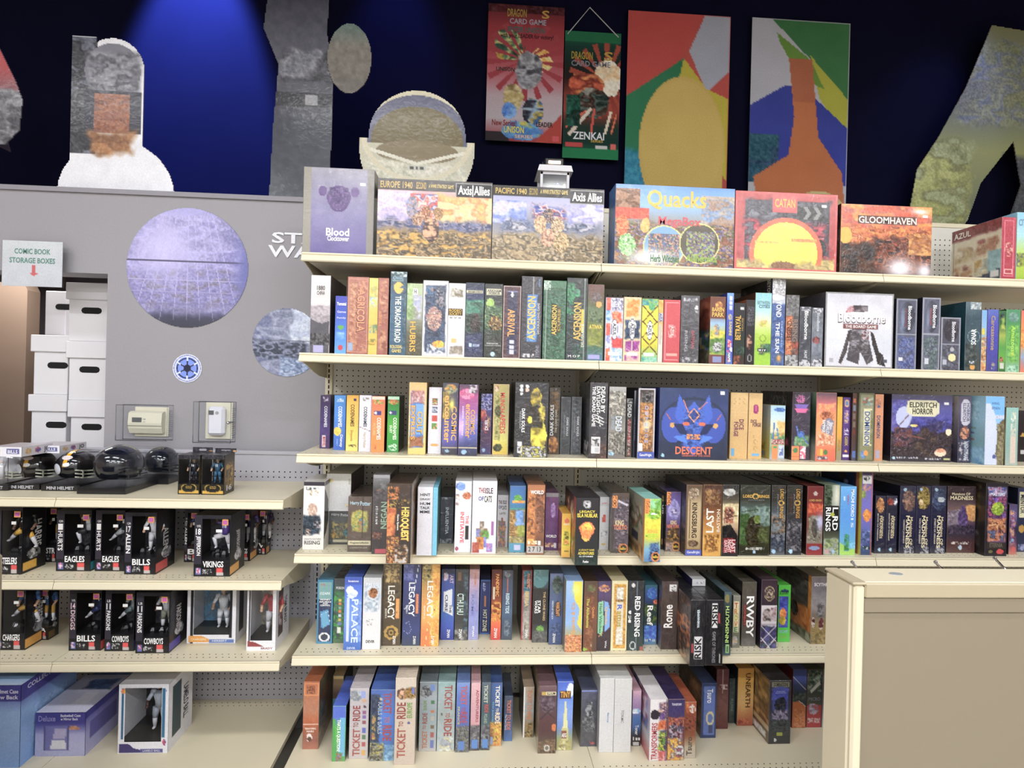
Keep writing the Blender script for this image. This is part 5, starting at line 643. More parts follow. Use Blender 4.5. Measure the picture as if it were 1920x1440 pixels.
(4,'1208 1239 935 1054 .28','bright yellow-green monster box with orange tab, jutting out','b 90d0c8 a8c840 e8d820 d8c828 70a8c8 4878a8;r 0 0 .32 .24 e88020;o .18 .06 .1 .026 .3 402010;o .18 .13 .1 .026 .3 402010;o .18 .2 .1 .026 .3 402010;m .35 0 1 .18 4 88c850 98d8c0 68a838;k .58 .26 .38 .09 3 78b020 a8d030 508818;e .55 .24 .18 .015 eee;m 0 .32 1 .5 4 f0d810 e0c018;m .3 .68 .95 1 3.5 3868a8 203868 5890c8 281c30;e .72 .92 .27 .075 e88018;e .72 .92 .2 .06 2c1c10;t h .2 .49 .8 .54 e8a028 KING;t h .08 .55 .85 .61 a8e030 MONSTER;t h .25 .61 .7 .66 c8e830 BOX;t h .54 .895 .9 .94 e8c028 iello','b a0a090 a89888 b0a080 a88858;r 0 0 .0 1 000;m .1 .15 .9 .6 2.6 b0a898 506848 a06848 c8c0b0;m 0 .8 1 1 4 604838 d8a858 7c5838;r .35 .62 .7 .75 3c3c50;r .93 0 1 1 d88030',0),
(4,'1240 1248 929 1030 .28','sliver of black box with white round letters','b 302c30 242024;m 0 0 1 .1 3 a09058 302820;t h .1 .17 .9 .25 e0e0e0 C;t h .1 .26 .9 .34 e0e0e0 O;e .4 .86 .4 .05 c89060','b 1c181c',0),
(4,'1249 1280 922 1034 .28','purple monster box with orange tab','b 54407c 6858a8 7868b0 58406c 5c4430 8a7c78;r 0 0 .3 .22 e88828;o .16 .05 .1 .028 .3 402010;o .16 .12 .1 .028 .3 402010;o .16 .19 .1 .028 .3 402010;k .55 .3 .42 .17 5 9890c8 a8a0d8 8078b8;k .55 .33 .2 .05 2.4 e0d8f0 5c4c98 383060;m .1 .6 .9 .82 3.4 4c3020 d8a828 6c4828 382418;m 0 .84 .6 1 3 8a8080 c09080 605458;e .72 .92 .28 .08 d88828;e .72 .92 .21 .06 302010;t h .3 .48 .72 .55 f0d090 KING;t h .05 .55 .92 .61 e87828 NEW YORK;t h .54 .895 .88 .94 e8c028 iello','b 202028',1),
(4,'1286 1317 909 1042 .28','parchment tan box with round portrait and downward title','b 504034 b8a078 c0a880 b8a078 90784c;f 0 0 1 .92 .06 70543c;k .45 .12 .3 .08 2.6 a08870 604c3c c8b8a0;k .45 .83 .35 .05 2.6 503c34 907458 705840;r 0 .92 1 1 4858b8;l .22 .2 .22 .76 .02 6c5438;l .9 .1 .9 .9 .02 6c5438;t d .36 .25 .68 .75 3c3028 KINGSBURG;t h .1 .935 .9 .98 dde GameBright','b 24242c;m 0 .2 1 .8 2.4 24242c 505058 24242c',0),
(4,'1318 1353 909 1043 .28','brown-to-amber box with cream title reading upward','b 4c2c20 5c3420 a86c30 d8a040 d8a03c;m .05 .05 .9 .28 3 5c3828 885c34 4c2c20 a87c44;m .1 .7 .9 .95 2.6 a86c2c 60380c 8a5420 d8a03c;n .05 4;l .68 .33 .68 .68 .02 e8d8c0;t u .16 .33 .58 .67 f0e8dc LAST;t u .74 .34 .92 .66 e0d4c0 BASTION','b 2c1c14',1),
(4,'1354 1385 909 1043 .28','black box with graveyard silhouettes and red angled title','b 2c2c30 50483c c8b888 b89878 302c2c 2c2c30;k .4 .1 .35 .05 3 c8c8c4 9c9c98;m 0 .25 1 .55 5 d8c898 c8b080 e0d4a8;m .1 .3 .7 .55 3 882c24 d8b090 302020 b05c3c;p 1c1a1c 0 .58 .5 .55 1 .72 1 .8 0 .8;l 0 .48 .9 .43 .05 281c1c;m .05 .75 .9 .95 3 a02028 b83038 801820;t d .6 .77 .84 .95 f0d8d8 LAST;t d .36 .77 .58 .95 f0d8d8 NIGHT;t d .14 .78 .34 .95 e0c0c0 EARTH','b 181414',1),
(4,'1387 1444 910 1042 .3','wide olive-dark box with orc figure beneath gold title','b 34342c 34362e 5c7470 3c4428 34341c 2c2c24;m .05 .3 1 .58 5 708888 8aa098 54685c;m 0 .4 .35 .85 4 3c5c28 2c4420 4c6c30;k .45 .68 .27 .25 3 2c2818 40381c 241c14;k .58 .48 .12 .06 3 6c8038 586c2c;m .6 .6 .95 .82 3 4c5430 38401c 586438;l .05 .38 .6 .34 .03 384430;m .2 .88 .75 .92 1.3 d0d0c8 34342c;e .5 .95 .05 .025 a8c8e8;t h .08 .13 .4 .175 d8a838 LORD;t h .6 .13 .96 .175 d8a838 RINGS;o .5 .155 .1 .04 .3 e0b038;t h .25 .2 .8 .215 888 JOURNEYS','b 18180f',1),
(4,'1446 1473 910 1041 .3','grey spine with gold downward title over rider battle art','b 34302c 34322e 505860 3c444c 30343c 585c64;m 0 .4 1 .75 3 7c8488 505458 a07c60 30383c;m 0 .7 1 .95 3 40485c 282c38 787c88;e .2 .95 .14 .03 a0c8e8;t d .58 .05 .84 .2 c89830 LORD;t d .58 .3 .84 .47 c89830 RINGS;o .68 .25 .2 .04 .35 d8a838;t d .36 .12 .46 .4 888 JOURNEYS','b 1c1a18',1),
(4,'1475 1504 910 1041 .3','dark spine with gold downward title over web lines','b 30302c 34322e 34343a 38383c 2c2c34;m 0 .5 1 .95 2.6 34343c 505058 28282c 7c7880;e .3 .95 .14 .03 b0d8f0;l .1 .5 .9 .55 .02 666;t d .58 .05 .84 .2 c08828 LORD;t d .58 .3 .84 .47 c08828 RINGS;o .68 .25 .2 .04 .35 d0a038;t d .4 .12 .48 .4 888 JOURNEYS;t d .18 .14 .3 .4 5c3428 SHADOW','b 1c1a18',1),
(4,'1513 1543 912 1041 .28','dark red box with grey wizard panel','b 6c2020 742424 982c1c 6c4434 8a8478 801c20;e .5 .1 .14 .03 b8a8a0;m .05 .24 .98 .38 3 c84820 a83018 d86828;m .05 .42 .95 .82 3 706858 9c9484 48443c b0a898;k .5 .6 .2 .14 3 38342c 5c5448;g .85 .52 .25 .12 b8b8e0;r 0 .83 1 .99 8a2428;e .5 .9 .35 .03 8090b8;t h .1 .185 .9 .215 c8a048 LORD RINGS','b 241414;m .3 .1 .9 .9 6 241414 341818',0),
(4,'1545 1574 909 1041 .28','black and pale green box with white stacked title','b 889880 a0a898 7c8474 2c2c2c 60684c a8b468;m 0 0 .5 .3 4 384838 5c6c50 202820;g .8 .15 .2 .2 d8d8c8;r 0 .3 .95 .66 1c1c1c;m 0 .76 1 1 3 6c7c5c b0c070 7c8080 a0a8a8;e .55 .42 .12 .03 b0b838;r .1 .92 .35 .98 c09898;e .65 .95 .1 .03 98b8d8;t d .54 .32 .9 .65 f8f8f8 L RD;t d .08 .32 .42 .66 f8f8f8 RINGS','b 1c1c18',0),
(4,'1575 1605 912 1041 .28','sky-blue box with white block title and green foot','b 58a8e8 4898e0 4090e0 4898e0 58a8d8 90c048;p a0d058 0 .82 .3 .86 .5 .94 1 .9 1 1 0 1;m .3 .7 .6 .95 3 489838 4890d8 388030;m .5 .82 1 .92 4 68b8e0 88c8e8;t d .66 .04 .88 .44 f0f4fc MACHI KORO;t d .68 .46 .84 .6 d0e4fc 15;t d .42 .12 .52 .26 c04868 LEGACY;r .18 .14 .3 .2 b8d8f0','b 3870b0',0),
(4,'1615 1636 884 1041 .3','tall blue-violet box, orange badge, reaching shelf above','b 584870 6c60a8 6c68c0 6860b8 4868a8 304468;r .05 .05 .85 .14 d8d8d8;k .4 .08 .3 .03 2 303030 d8d8d8;k .4 .2 .4 .05 3 c08870 7060a8;k .15 .27 .2 .05 2.4 788c40 a0a850;k .5 .52 .38 .08 2.4 e08828 c86820 f0a838;m 0 .7 1 .95 3 385880 584c98 284050 6878b8;m .1 .9 .9 .94 1.6 d8d8d8 284050;l .94 0 .94 1 .08 b05838','b 1c2848 1c2444 182038;k .55 .1 .08 .05 3 6c4030 3c2c30;k .62 .17 .06 .03 3 a8b0d0 303c60;r .88 0 .95 1 b06028;r .95 0 1 1 d8c828',0),
(4,'1641 1661 930 1038 .26','slim black-blue box with bronze creature head','b 302c40 242438 20203c 20203c 242438;k .45 .17 .4 .13 2.4 b87840 704830 e0a060;t d .62 .36 .8 .7 c8b890 Mansions;t d .4 .34 .66 .74 d8c8a0 MADNESS;t d .16 .3 .28 .78 d0c8b8 BEYOND THE THRESHOLD;e .45 .94 .13 .03 a0c8e0','b 181828',1),
(4,'1662 1682 930 1038 .26','slim black-blue box with red and white claws at top','b 302c40 242438 20203c 20203c 242438;k .35 .1 .3 .06 2.4 b04830 702820;k .8 .1 .2 .07 2 e8e8f0 404058;t d .62 .36 .8 .7 c8b890 Mansions;t d .4 .34 .66 .74 d8c8a0 MADNESS;t d .16 .3 .28 .78 d0c8b8 SANCTUM OF TWILIGHT;e .45 .94 .13 .03 a0c8e0','b 181828',1),
(4,'1687 1717 911 1038 .28','navy-black box with dancing thin figures at top','b 34344c 242440 1c1c3c 1c1c3c 28283c;k .55 .22 .4 .16 2.4 6c5048 403440 a07860;m .3 .9 .9 1 2 a0a0a8 28283c;e .3 .05 .1 .025 a8c8e0;t d .62 .46 .82 .88 d8c8a0 Mansions OF;t d .38 .44 .62 .92 e8dcb8 MADNESS;t d .18 .5 .3 .85 c8c0b0 HORRIFIC JOURNEYS','b 181828',1),
(4,'1718 1745 911 1038 .28','navy-black box with golden creature at top','b 34344c 242440 1c1c3c 1c1c3c 28283c;k .5 .18 .45 .17 3 a08838 705c28 c8b060 50401c;k .3 .24 .15 .05 3 e8d8b0 a87838;m .3 .9 .9 1 2 a0a0a8 28283c;e .3 .05 .1 .025 a8c8e0;t d .62 .46 .82 .88 d8c8a0 Mansions OF;t d .38 .44 .62 .92 e8dcb8 MADNESS;t d .18 .48 .3 .86 c8c0b0 PATH OF THE SERPENT','b 181828',1),
(4,'1746 1774 911 1038 .28','navy-black box with white tusk at top','b 34344c 242440 1c1c3c 1c1c3c 28283c;k .5 .2 .45 .16 3 303c58 24304c 48587c;k .65 .2 .25 .04 3 d0d8e0 a8b0b8;m .3 .9 .9 1 2 a0a0a8 28283c;e .3 .05 .1 .025 a8c8e0;t d .62 .46 .82 .88 d8c8a0 Mansions OF;t d .38 .44 .62 .92 e8dcb8 MADNESS;t d .18 .48 .3 .86 c8c0b0 STREETS OF ARKHAM','b 181828',1),
(4,'1776 1829 912 1037 .3','wide brown box with purple spired tower at dusk','b 3c2c34 3c2c34 604c50 8a6458 503c50 342c3c 4c2c30 4c2c2c;m .55 .28 1 .52 4 c88848 d8a058 a06c50;m 0 .35 .45 .6 4 8a7c88 605468 a898a0;k .55 .5 .18 .2 3 50386c 3c2c58 6c5088;k .6 .38 .05 .1 3 44305c 503c70;m .05 .58 1 .72 3 342c40 282434 48384c;m .15 .83 .8 .87 1.3 c8c0b8 4c2c30;e .48 .92 .07 .035 a8c0d0;t h .14 .09 .8 .13 e0d0b0 Mansions OF;t h .08 .14 .9 .2 e8d8b0 MADNESS','b 1c181c',1),
(4,'1848 1889 906 1043 .26','black-framed box with green creature and lava battle art','b 28242c;r .08 .05 .95 .85 6c4870;m .08 .05 .95 .18 3 8098c8 8a2838 c8b8d8 384888;m .08 .18 .95 .48 4 402c50 b84870 281c30 8a5cc0;k .55 .35 .28 .09 2.6 98b028 507020 b8d038;m .08 .48 .95 .66 4 d88048 8a4c38 e8b070 602c28;m .08 .64 .95 .8 3 506088 302838 c86838 c89078;r .05 .81 .95 .9 38302c;e .7 .94 .16 .035 c83838;e .25 .94 .1 .02 706c40;t h .2 .13 .85 .17 d8e0f0 MASTERS;t h .2 .82 .8 .88 70685c ETERNIA','b 28201c 201c1c;m .3 .05 .9 .4 4 4c3c24 28201c 8a7c38;m .2 .5 .9 .9 4 201c1c 38302c 504c50;r .2 .86 .7 .94 b8b8b8',0),
(4,'1892 1907 946 1040 .14','small dark box with colourful monster strip','b 4c4468 6c5890 30243c 6c4060 c06c58;m .1 .1 .8 .8 2.6 70a8c8 c85880 30283c 8a60a8 d8a058;e .6 .9 .25 .05 c84848','b 181418',0),
(4,'1908 1928 915 1035 .26','navy box with cream upright name plate','b 34385c 2c3050 282c48 303450;r .1 .06 .8 .46 dcd8b0;e .4 .64 .3 .06 b88c38;m .1 .88 .9 .98 3 8890b8 34385c;t d .2 .1 .65 .4 38384c MENTOR','b 181c30',0),
# fifth shelf
(5,'594 624 1087 1207 .28','teal-edged navy box with two fanned blue cards','b 2880a8;r .08 .04 .92 .3 78a8a8;r .08 .3 .92 .97 1c2c58;p 3888b8 .2 .5 .7 .46 .85 .7 .3 .76;p 58a0c8 .2 .55 .6 .48 .8 .7 .4 .76;l .2 .55 .72 .5 .02 c8e0f0;l .72 .5 .85 .68 .02 c8e0f0;e .5 .9 .36 .07 f0f0f0;e .5 .9 .24 .05 303850;t h .2 .06 .5 .09 c05858 NYGL;t h .15 .19 .85 .23 e0f0f0 OZARK;t h .2 .295 .85 .32 fff MONEY;t h .15 .33 .9 .355 fff INFLUENCE;t h .35 .36 .7 .38 fff AND;t h .2 .385 .85 .41 fff CONTROL','b 1c3848 24485c;m .0 0 1 1 5 1c3848 2c5870 182c38',1),
(5,'625 646 1085 1206 .26','leafy green box with column of coloured tiles','b 3c3c4c 3c5850 308838 3c9048 3c5858 388848 506c50;m 0 .2 1 .95 4 38a040 205c38 484060 309038;r .45 .24 .75 .72 4c7858;r .48 .32 .72 .36 e8d048;r .48 .37 .72 .41 e88838;r .48 .43 .72 .47 88b898;r .48 .49 .72 .53 e88028;r .48 .56 .72 .59 d8e0e8;r .48 .62 .72 .66 e0c048;e .6 .7 .2 .03 7080b8;r .4 .76 .7 .85 e8f0e0;t h .2 .12 .95 .16 f0f0f0 POISON','b 1c3024',1),
(5,'645 678 1082 1219 .28','bright blue box with white swan shape and tall letters','b 2858c8 3868d8 5888e0 6890e0 4878d0 2c60b8;r 0 0 1 .1 2850c0;e .32 .18 .22 .06 f0f4ff;e .55 .22 .2 .05 e8f0ff;k .4 .25 .25 .04 3 f0f4ff c8d8f8;r .12 .28 .3 .89 c8d4f0;m .6 .3 1 .9 6 6890e0 88a8ec 5880d8;t h .2 .035 .8 .065 f0f4ff kosmos;t d .42 .3 .82 .9 d0e0ff PALACE;t h .2 .96 .7 .99 c8d8f8 DEVIR','b 1c3c90 24489c',0),
(5,'680 714 1083 1218 .28','white box with bear in a blue bubble','b d8dce4 c8ccd4 e0e0e4 e4e2e4 dcdadc;m .05 .08 .95 .48 7 b8c4d4 d8dce4 a0aebe;e .55 .22 .3 .09 d0d4dc;k .55 .21 .26 .07 2.6 a86838 4c2c18 c88850;k .55 .37 .25 .06 3 e0e8f0 98a8b8;r 0 .5 1 1 e0dee0;m .15 .58 .6 .66 1.2 888 e0dee0 e0dee0 e0dee0;t h .15 .07 .85 .11 e8ecf4 PALEO;t h .2 .87 .7 .91 444 DEVIR','b 9a9a9c;n .06',0),
(5,'716 752 1058 1211 .28','dark bronze box with gear wheel and bold white title','b 3c3020 4c3c20 504028 4c3c24 504030;m .05 0 .95 .24 3 a88848 3c2c1c 6c5830 c8a868;m .1 .3 .95 .6 5 4c3c24 60502c 3c2c1c;o .5 .84 .38 .085 .3 b89038;s .5 .84 .09 8 b89038;e .5 .84 .24 .055 4c3c24;o .5 .84 .14 .033 .4 b89038;r .72 .42 .9 .66 d88838;t d .28 .26 .66 .68 e8e4dc LEGACY;t d .74 .43 .88 .65 f0b050 PANDEMIC;t d .14 .54 .24 .66 e0d8c8 SEASON 0;t d .6 .88 .76 .98 f0f0f0 Z-MAN','b 241c10',1),
(5,'755 789 1058 1211 .28','deep blue box with white hexagons and bold title','b 242c60 2c3880 242c68 202c60 243478 30405c;m 0 0 .6 .2 3 5060b0 2c3880 7078c0;l .85 0 .6 .35 .03 d8e0f8;l .1 .55 .3 .5 .04 d8e0f8;l .1 .74 .35 .7 .02 8898c8;l .35 .7 .5 .8 .02 8898c8;l .5 .8 .35 .86 .02 8898c8;l .35 .86 .1 .82 .02 8898c8;r .74 .36 .88 .6 c86838;t d .32 .22 .66 .64 e8ecf4 LEGACY;t d .76 .37 .88 .6 f09858 PANDEMIC;t d .18 .5 .28 .6 e0e4f0 SEASON 1;t d .62 .88 .78 .98 f0f0f0 Z-MAN','b 141c34',1),
(5,'790 824 1058 1212 .28','fiery orange box with bold white title','b 8a7030 a88838 c89040 d89038 e0a040 d87828 d87020;m 0 0 .8 .2 3 a89048 6c5830 d8c870 3c3020;m .5 0 1 1 6 e0a028 e8b038 d88820;g .7 .55 .25 .1 f8f080;l .4 .7 .25 1 .02 f8d890;l .5 .72 .6 .95 .02 f8d890;t d .3 .2 .64 .66 f0ece4 LEGACY;t d .66 .38 .84 .62 e8a030 PANDEMIC;t d .12 .5 .22 .66 f8e8c8 SEASON 2;t d .6 .87 .76 .98 f4f4f4 Z-MAN','b 6c3c10',1),
(5,'827 852 1067 1200 .26','blue box with slanted white label','b 3c4880 3850a0 2c50a8 3468b8 3050b8 2c3c98;r .05 0 .95 .06 30304c;p e4e8f0 .18 .32 .8 .28 .9 .66 .2 .6;k .3 .1 .2 .06 2.4 e0c8e0 d8d8e8 30304c;t d .62 .08 .9 .2 d8b8d0 ART;t d .28 .36 .5 .6 303c58 CURE;t d .62 .5 .8 .62 303c58 THE;t d .5 .85 .72 .97 f0f0f4 ZMAN','b 202c58',0),
(5,'853 878 1067 1201 .26','charcoal box with teal streaks and pale angular title','b 343438 24242c 282830 28282c 3c3c3c 707070;m .6 0 1 1 3 4c6c7c 2c3c48 243038;m 0 .85 1 1 3 909090 606060 3c3c3c;r .2 .04 .4 .16 7c5838;t d .14 .34 .66 .64 c8e0d8 CTHULHU;t d .34 .84 .58 .97 f0f0f0 ZMAN','b 181c20',1),
(5,'879 898 1067 1200 .26','slim lilac and pink box with faint title','b d0a0a0 b89cb8 a098c8 8c90d0 8890cc 9c9ccc;n .06 3;t d .5 .05 .7 .24 d88848 PANDEMIC;t d .55 .3 .8 .5 8890c8 FALL OF;t d .25 .36 .5 .66 7078c0 ROME;l .7 .56 .9 .6 .03 a85878;t d .4 .8 .6 .95 f0f0fc ZMAN','b 605878',0),
(5,'900 919 1087 1181 .2','short royal blue box with pale frame','b 243078 202c6c 1c2860;f 0 0 1 1 .09 3868b8;m .2 .05 .5 .2 1.6 b8c8e8 243078;l .5 .3 .5 .5 .1 b87838;t d .3 .55 .72 .95 d8d8b0 HOT ZONE','b 14183c',0),
(5,'921 940 1068 1200 .26','slim red-orange box with yellow burst','b 5c2018 702818 6c2c18 a84c18 e08028 d84c28 c03028;m 0 .45 1 .75 3 e09030 c85818 e8c040 8a3418;r .1 .25 .3 .42 d8d0b8;t d .4 .06 .75 .38 f0a048 PANDEMIC;t d .35 .83 .65 .97 f0f0f0 ZMAN','b 2c1410',0),
(5,'941 961 1069 1200 .26','slim slate-blue box with italic pale title','b 30384c 2c4060 344c70 3c5c80 30405c 3c485c;m .1 0 .9 .12 3 90989c 2c3448;m .2 .7 .8 .95 3 4c6078 7c8c98 2c3c54;l .5 .12 .5 .32 .08 c06840;t d .34 .33 .7 .62 c8e0ec RISING TIDE','b 101820',1),
(5,'978 997 1069 1200 .26','red-edged box with grey map texture','b a0383c;r .12 .02 .85 .98 6c808c;m .12 .02 .85 .3 3 387088 58909c 2c4c60;m .12 .3 .85 .98 5 a8a098 c0b8b0 8a847c;l .6 .5 .3 .65 .03 504840;l .3 .65 .4 .95 .03 504840;t d .48 .05 .78 .26 e88848 PANDEMIC;t d .3 .3 .7 .52 d8c080 IBERIA;t d .4 .85 .66 .97 f0f0f0 ZMAN','b 3c1c1c',0),
(5,'999 1028 1068 1205 .26','black box, planet at top, green figure at foot','b 4c7888 34505c 1c1c24 181820 1c1c20 38383c 585858;e .4 .08 .6 .17 4c8088;m 0 .02 .6 .14 4 68a0a0 4c8088;r .0 .26 1 .75 18161c;k .5 .82 .26 .05 2.6 58a030 88c050 3c6c28;m 0 .84 1 1 4 585858 6c6c6c 48484c;t d .3 .42 .5 .6 f0f0f0 STAR;t d .1 .42 .28 .6 f0f0f0 WARS;t d .66 .3 .82 .7 c8a870 THE CLONE WARS','b 101014',1),
(5,'1030 1055 1075 1209 .26','steel-blue box with fanged creature and round badge','b 6070a0 48587c 485c88 3c5890 385898 385088 3c5080;k .55 .16 .4 .13 2.6 202c2c 405850 586c70;k .62 .5 .32 .12 3 30405c 503c38 243058;t d .5 .4 .78 .6 f0a030 WARCRAFT;t d .16 .38 .3 .64 c8d4e8 WRATH OF THE LICH;m .1 .7 .9 .85 3 304878 4868a8 283c64;t d .3 .84 .5 .97 f0f0f0 ZMAN','b 1c2838',1),
(5,'1060 1092 1089 1223 .28','sky-blue and yellow box with gold script title','b 90b8f0 88b0e8 80a8e0 88b0e0 b8a060 c87838;p e0d028 .45 0 1 0 1 .7 .7 .6 .85 .4 .5 .25;g .6 .12 .25 .08 e8e870;r .0 .76 1 1 a87040;m .02 .76 1 .98 2.6 d89050 8a4c28 e8b070 b83c20 e8c890;t u .34 .3 .6 .76 d89838 Quacks & Co','b 8a8060',0),
(5,'1094 1120 1090 1222 .28','brown potion-maker box with yellow-green script','b 4c3428 5c3820 703c20 744020 6c3c20 5c3c28 503828;k .55 .1 .3 .06 3 60683c 6c4428;m .1 .2 .7 .98 5 7c4420 6c3818 8a5028;l .65 .85 .55 .98 .03 a8a880;e .1 .97 .2 .02 90b838;t d .2 .24 .4 .66 c8c838 The Alchemists;t d .6 .36 .8 .52 e08c30 Quacks','b 2c1c14',1),
(5,'1120 1145 1090 1221 .28','dark purple box with mint and blue script plaques','b 3c2c5c 4c3468 3c2438 3c2430 38242c 2c1c28;k .45 .1 .42 .05 2.6 d88838 583c88 e8a850;p 88c8a0 .05 .3 .4 .28 .5 .6 .35 .78 .05 .74;p 70a0e0 .5 .28 .8 .3 .95 .4 .95 .66 .6 .72;t d .12 .32 .34 .74 387850 Herb Witches;t d .55 .36 .78 .62 e0b858 Quacks;l .1 .8 .4 .74 .04 d89838;t d .6 .85 .75 .96 d8d8d8 Wiz','b 1c1420',1),
(5,'1146 1176 1089 1220 .28','cream box with ornate gold frame and blue letter','b e0d4a8;f .14 .04 .9 .97 .12 c08828;m .14 .04 .9 .97 1.8 b88020 d8a838 c89030;r .28 .09 .76 .92 d8d0bc;m .28 .09 .76 .28 1.8 e8e4dc c8c0b0;m .28 .7 .76 .9 1.8 e8e4dc c8b8a0;m .25 .27 .8 .3 1.6 4c4c50 b88840;t d .36 .34 .66 .42 4858c0 R;t d .34 .43 .66 .66 b09820 attus;r .28 .45 .34 .7 d88848','b a89868',0),
(5,'1177 1207 1089 1220 .28','black-blue box with large white gothic title','b 20242c 1c222c 1c242c 243838 2c4040;n .04 4;l .55 0 .55 1 .012 6c7480;e .3 .06 .12 .03 d8d8d8;o .35 .93 .2 .06 .25 c8d0d0;e .12 .45 .08 .025 e8e8e8;o .12 .52 .08 .025 .3 e8e8e8;e .12 .58 .08 .025 e8e8e8;r .82 .95 1 1 a04838;t d .42 .22 .78 .8 f4f4f4 RED RISING','b 101418',1),
(5,'1208 1232 1097 1209 .26','blue-green abstract box with white rounded title','b 2c6878 28488c 1c2c4c 203c34 284890 3868b8 5880a0;k .6 .14 .4 .1 3 3060c8 2c48a0 3c88c8;m 0 .3 1 .68 4 1c3438 24444c 18282c 586c28;m 0 .68 1 .95 3 2c50b8 3868c8 4890d0;k .9 .28 .2 .04 3 d86838 a04828;o .2 .93 .1 .025 .35 d8e0a8;o .5 .93 .1 .025 .35 d8e0a8;o .8 .93 .1 .025 .35 d8e0a8;t d .2 .34 .68 .68 f4f4f4 Reef','b 101820',0),
(5,'1240 1271 1090 1218 .28','dark brown wrapped box with white flourish script','b 4c3c3c 483834 44342f 403030 3c2c2c;n .08 4;r .5 .05 .9 .15 d8d4d4;m .6 .06 .85 .14 1.4 444 d8d4d4;l .12 .66 .3 .62 .04 eee;t u .14 .34 .7 .68 f4f0f0 Rome','b 50484c',1),
(5,'1294 1322 1125 1249 .28','black box with white downward words, title block at foot','b 24242a 1c1c22 1c1c22 202026;n .03;l .48 0 .48 1 .015 48484f;r .26 .56 .82 .9 d8d4d8;r .1 .66 .24 .8 a82c38;t u .3 .57 .78 .89 1c1c22 RISK;t u .44 .14 .62 .42 d8e8f0 WARHAMMER','b 38201c 4c2818;m .1 .1 1 .8 3.4 c85818 5c2814 e88830 2c1814 38201c 28181c;m .1 .6 .9 1 2.4 2c1814 2c1814 d88838 2c1814',1),
(5,'1323 1356 1125 1248 .28','black box with white title block above faint serif words','b 24242a 1c1c20 1c1c20 202024;r .32 .05 .68 .42 dcdcdc;r .72 .2 .82 .36 a82c38;t d .34 .07 .66 .41 1c1c22 RISK;t d .38 .48 .58 .96 88848c GAME OF THRONES;r .82 .82 .88 .96 c8c8c8;l .6 0 .6 1 .012 50505a','b 18181c',1),
(5,'1357 1371 1110 1229 .28','slim dark teal box with lime upward title','b 48606c 3c4c50 18242c 142428 14242c 486070;e .4 .1 .35 .07 8a8048;r .3 .83 .8 .97 a8d088;r .38 .85 .7 .95 50784c;t u .2 .22 .72 .8 d0f080 INNSMOUTH','b 142828',1),
(5,'1374 1388 1117 1215 .26','slim grey-green box with framed letter column','b 88887c 8c8878 888478 70705c 78786c;r .05 .1 .75 .7 e0d4a8;m .05 .1 .75 .7 3 e0d4a8 d8c898;k .3 .86 .4 .09 3 9098b0 c8a878;t h .15 .13 .65 .23 b83c30 T;t h .15 .25 .65 .35 c87828 R;t h .15 .37 .65 .47 b8b028 O;t h .15 .49 .65 .58 d86828 V;t h .15 .6 .65 .69 488868 E','b 484438',1),
(5,'1391 1418 1091 1212 .28','brown wrapped box with very large white letters','b 605c50 5c544c 504840 5c4c48 54504c 706c68;n .07 3;l .66 0 .66 .2 .015 aaa;r .1 .34 .3 .7 5c3c34;t d .3 .22 .84 .86 f8f8f8 RWBY;t d .12 .36 .24 .68 c83828 COMBAT','b 1c1a1a',1),
(5,'1427 1457 1087 1216 .28','dark wine box with framed picture and lattice tiles','b 44303c 40303a 382c38 c8bcc0 605878 50486c;e .5 .2 .32 .1 50403c;o .5 .2 .34 .11 .12 a89878;m .28 .14 .72 .26 1.7 b8a888 44303c;r 0 .37 1 .64 d0c8cc;m .1 .42 .6 .6 4 38302c 4c3c34 b8a8a8;m .6 .4 .95 .6 2.6 8a4430 3c50a0 a86848 b8a8b0;r 0 .66 1 1 c4bcc8;m .02 .67 .98 1 7 3c3868 4c2c40 2c4c50 585090;l 0 .67 1 .9 .06 d0c8d4;l 1 .67 0 .9 .06 d0c8d4;l 0 .84 .6 1 .06 d0c8d4;l 1 .84 .4 1 .06 d0c8d4','b 241c28',0),
(5,'1459 1482 1097 1204 .26','vivid green box with framed cartoon picture','b 48c030 40b828 48c038;r .05 .2 .8 .74 3038a0;m .05 .2 .8 .74 3 3848b0 4858c0 2c3090;k .4 .5 .3 .1 2.6 e07828 c8501c e8a838;k .35 .62 .3 .08 3 d8b828 a89020;e .5 .1 .35 .03 303c68;t h .05 .1 .85 .16 183828 SCOOBY;t h .1 .79 .8 .84 8ab8c8 ESCAPE;t h .15 .88 .75 .93 88b050 CARD','b 184c14',0),
(5,'1521 1556 1081 1208 .3','grey misty box with two peasants in a wheat field','b 706868 787078 8a8488 8c8688 7c7068 907c4c 8a7440 78683c;n .08 5;m .3 .38 .7 .6 2.4 686464 4c4848 8a8488;k .12 .68 .08 .08 2 d8d0c8 6c3030 50242c;k .55 .7 .14 .09 2.4 e0d8d0 702c34 58242c;m 0 .8 1 1 3 8a7440 a08850 6c5c34;t h .12 .09 .85 .14 e8e4e4 SCYTHE','b 58504c 504844 483c34 202818;m 0 .08 .92 .45 2.6 58544c 706c60 484440;p 20180f 0 0 1 .12 1 .1 0 0;m .92 0 1 1 5 c87c18 d88c20;m .25 .5 1 .86 6 d07818 c87014 a85c14;k .55 .62 .1 .12 4 1c1410 2c1c14;m 0 .86 1 1 3 6c7458 38402c 8a9074',1),
# bottom shelf
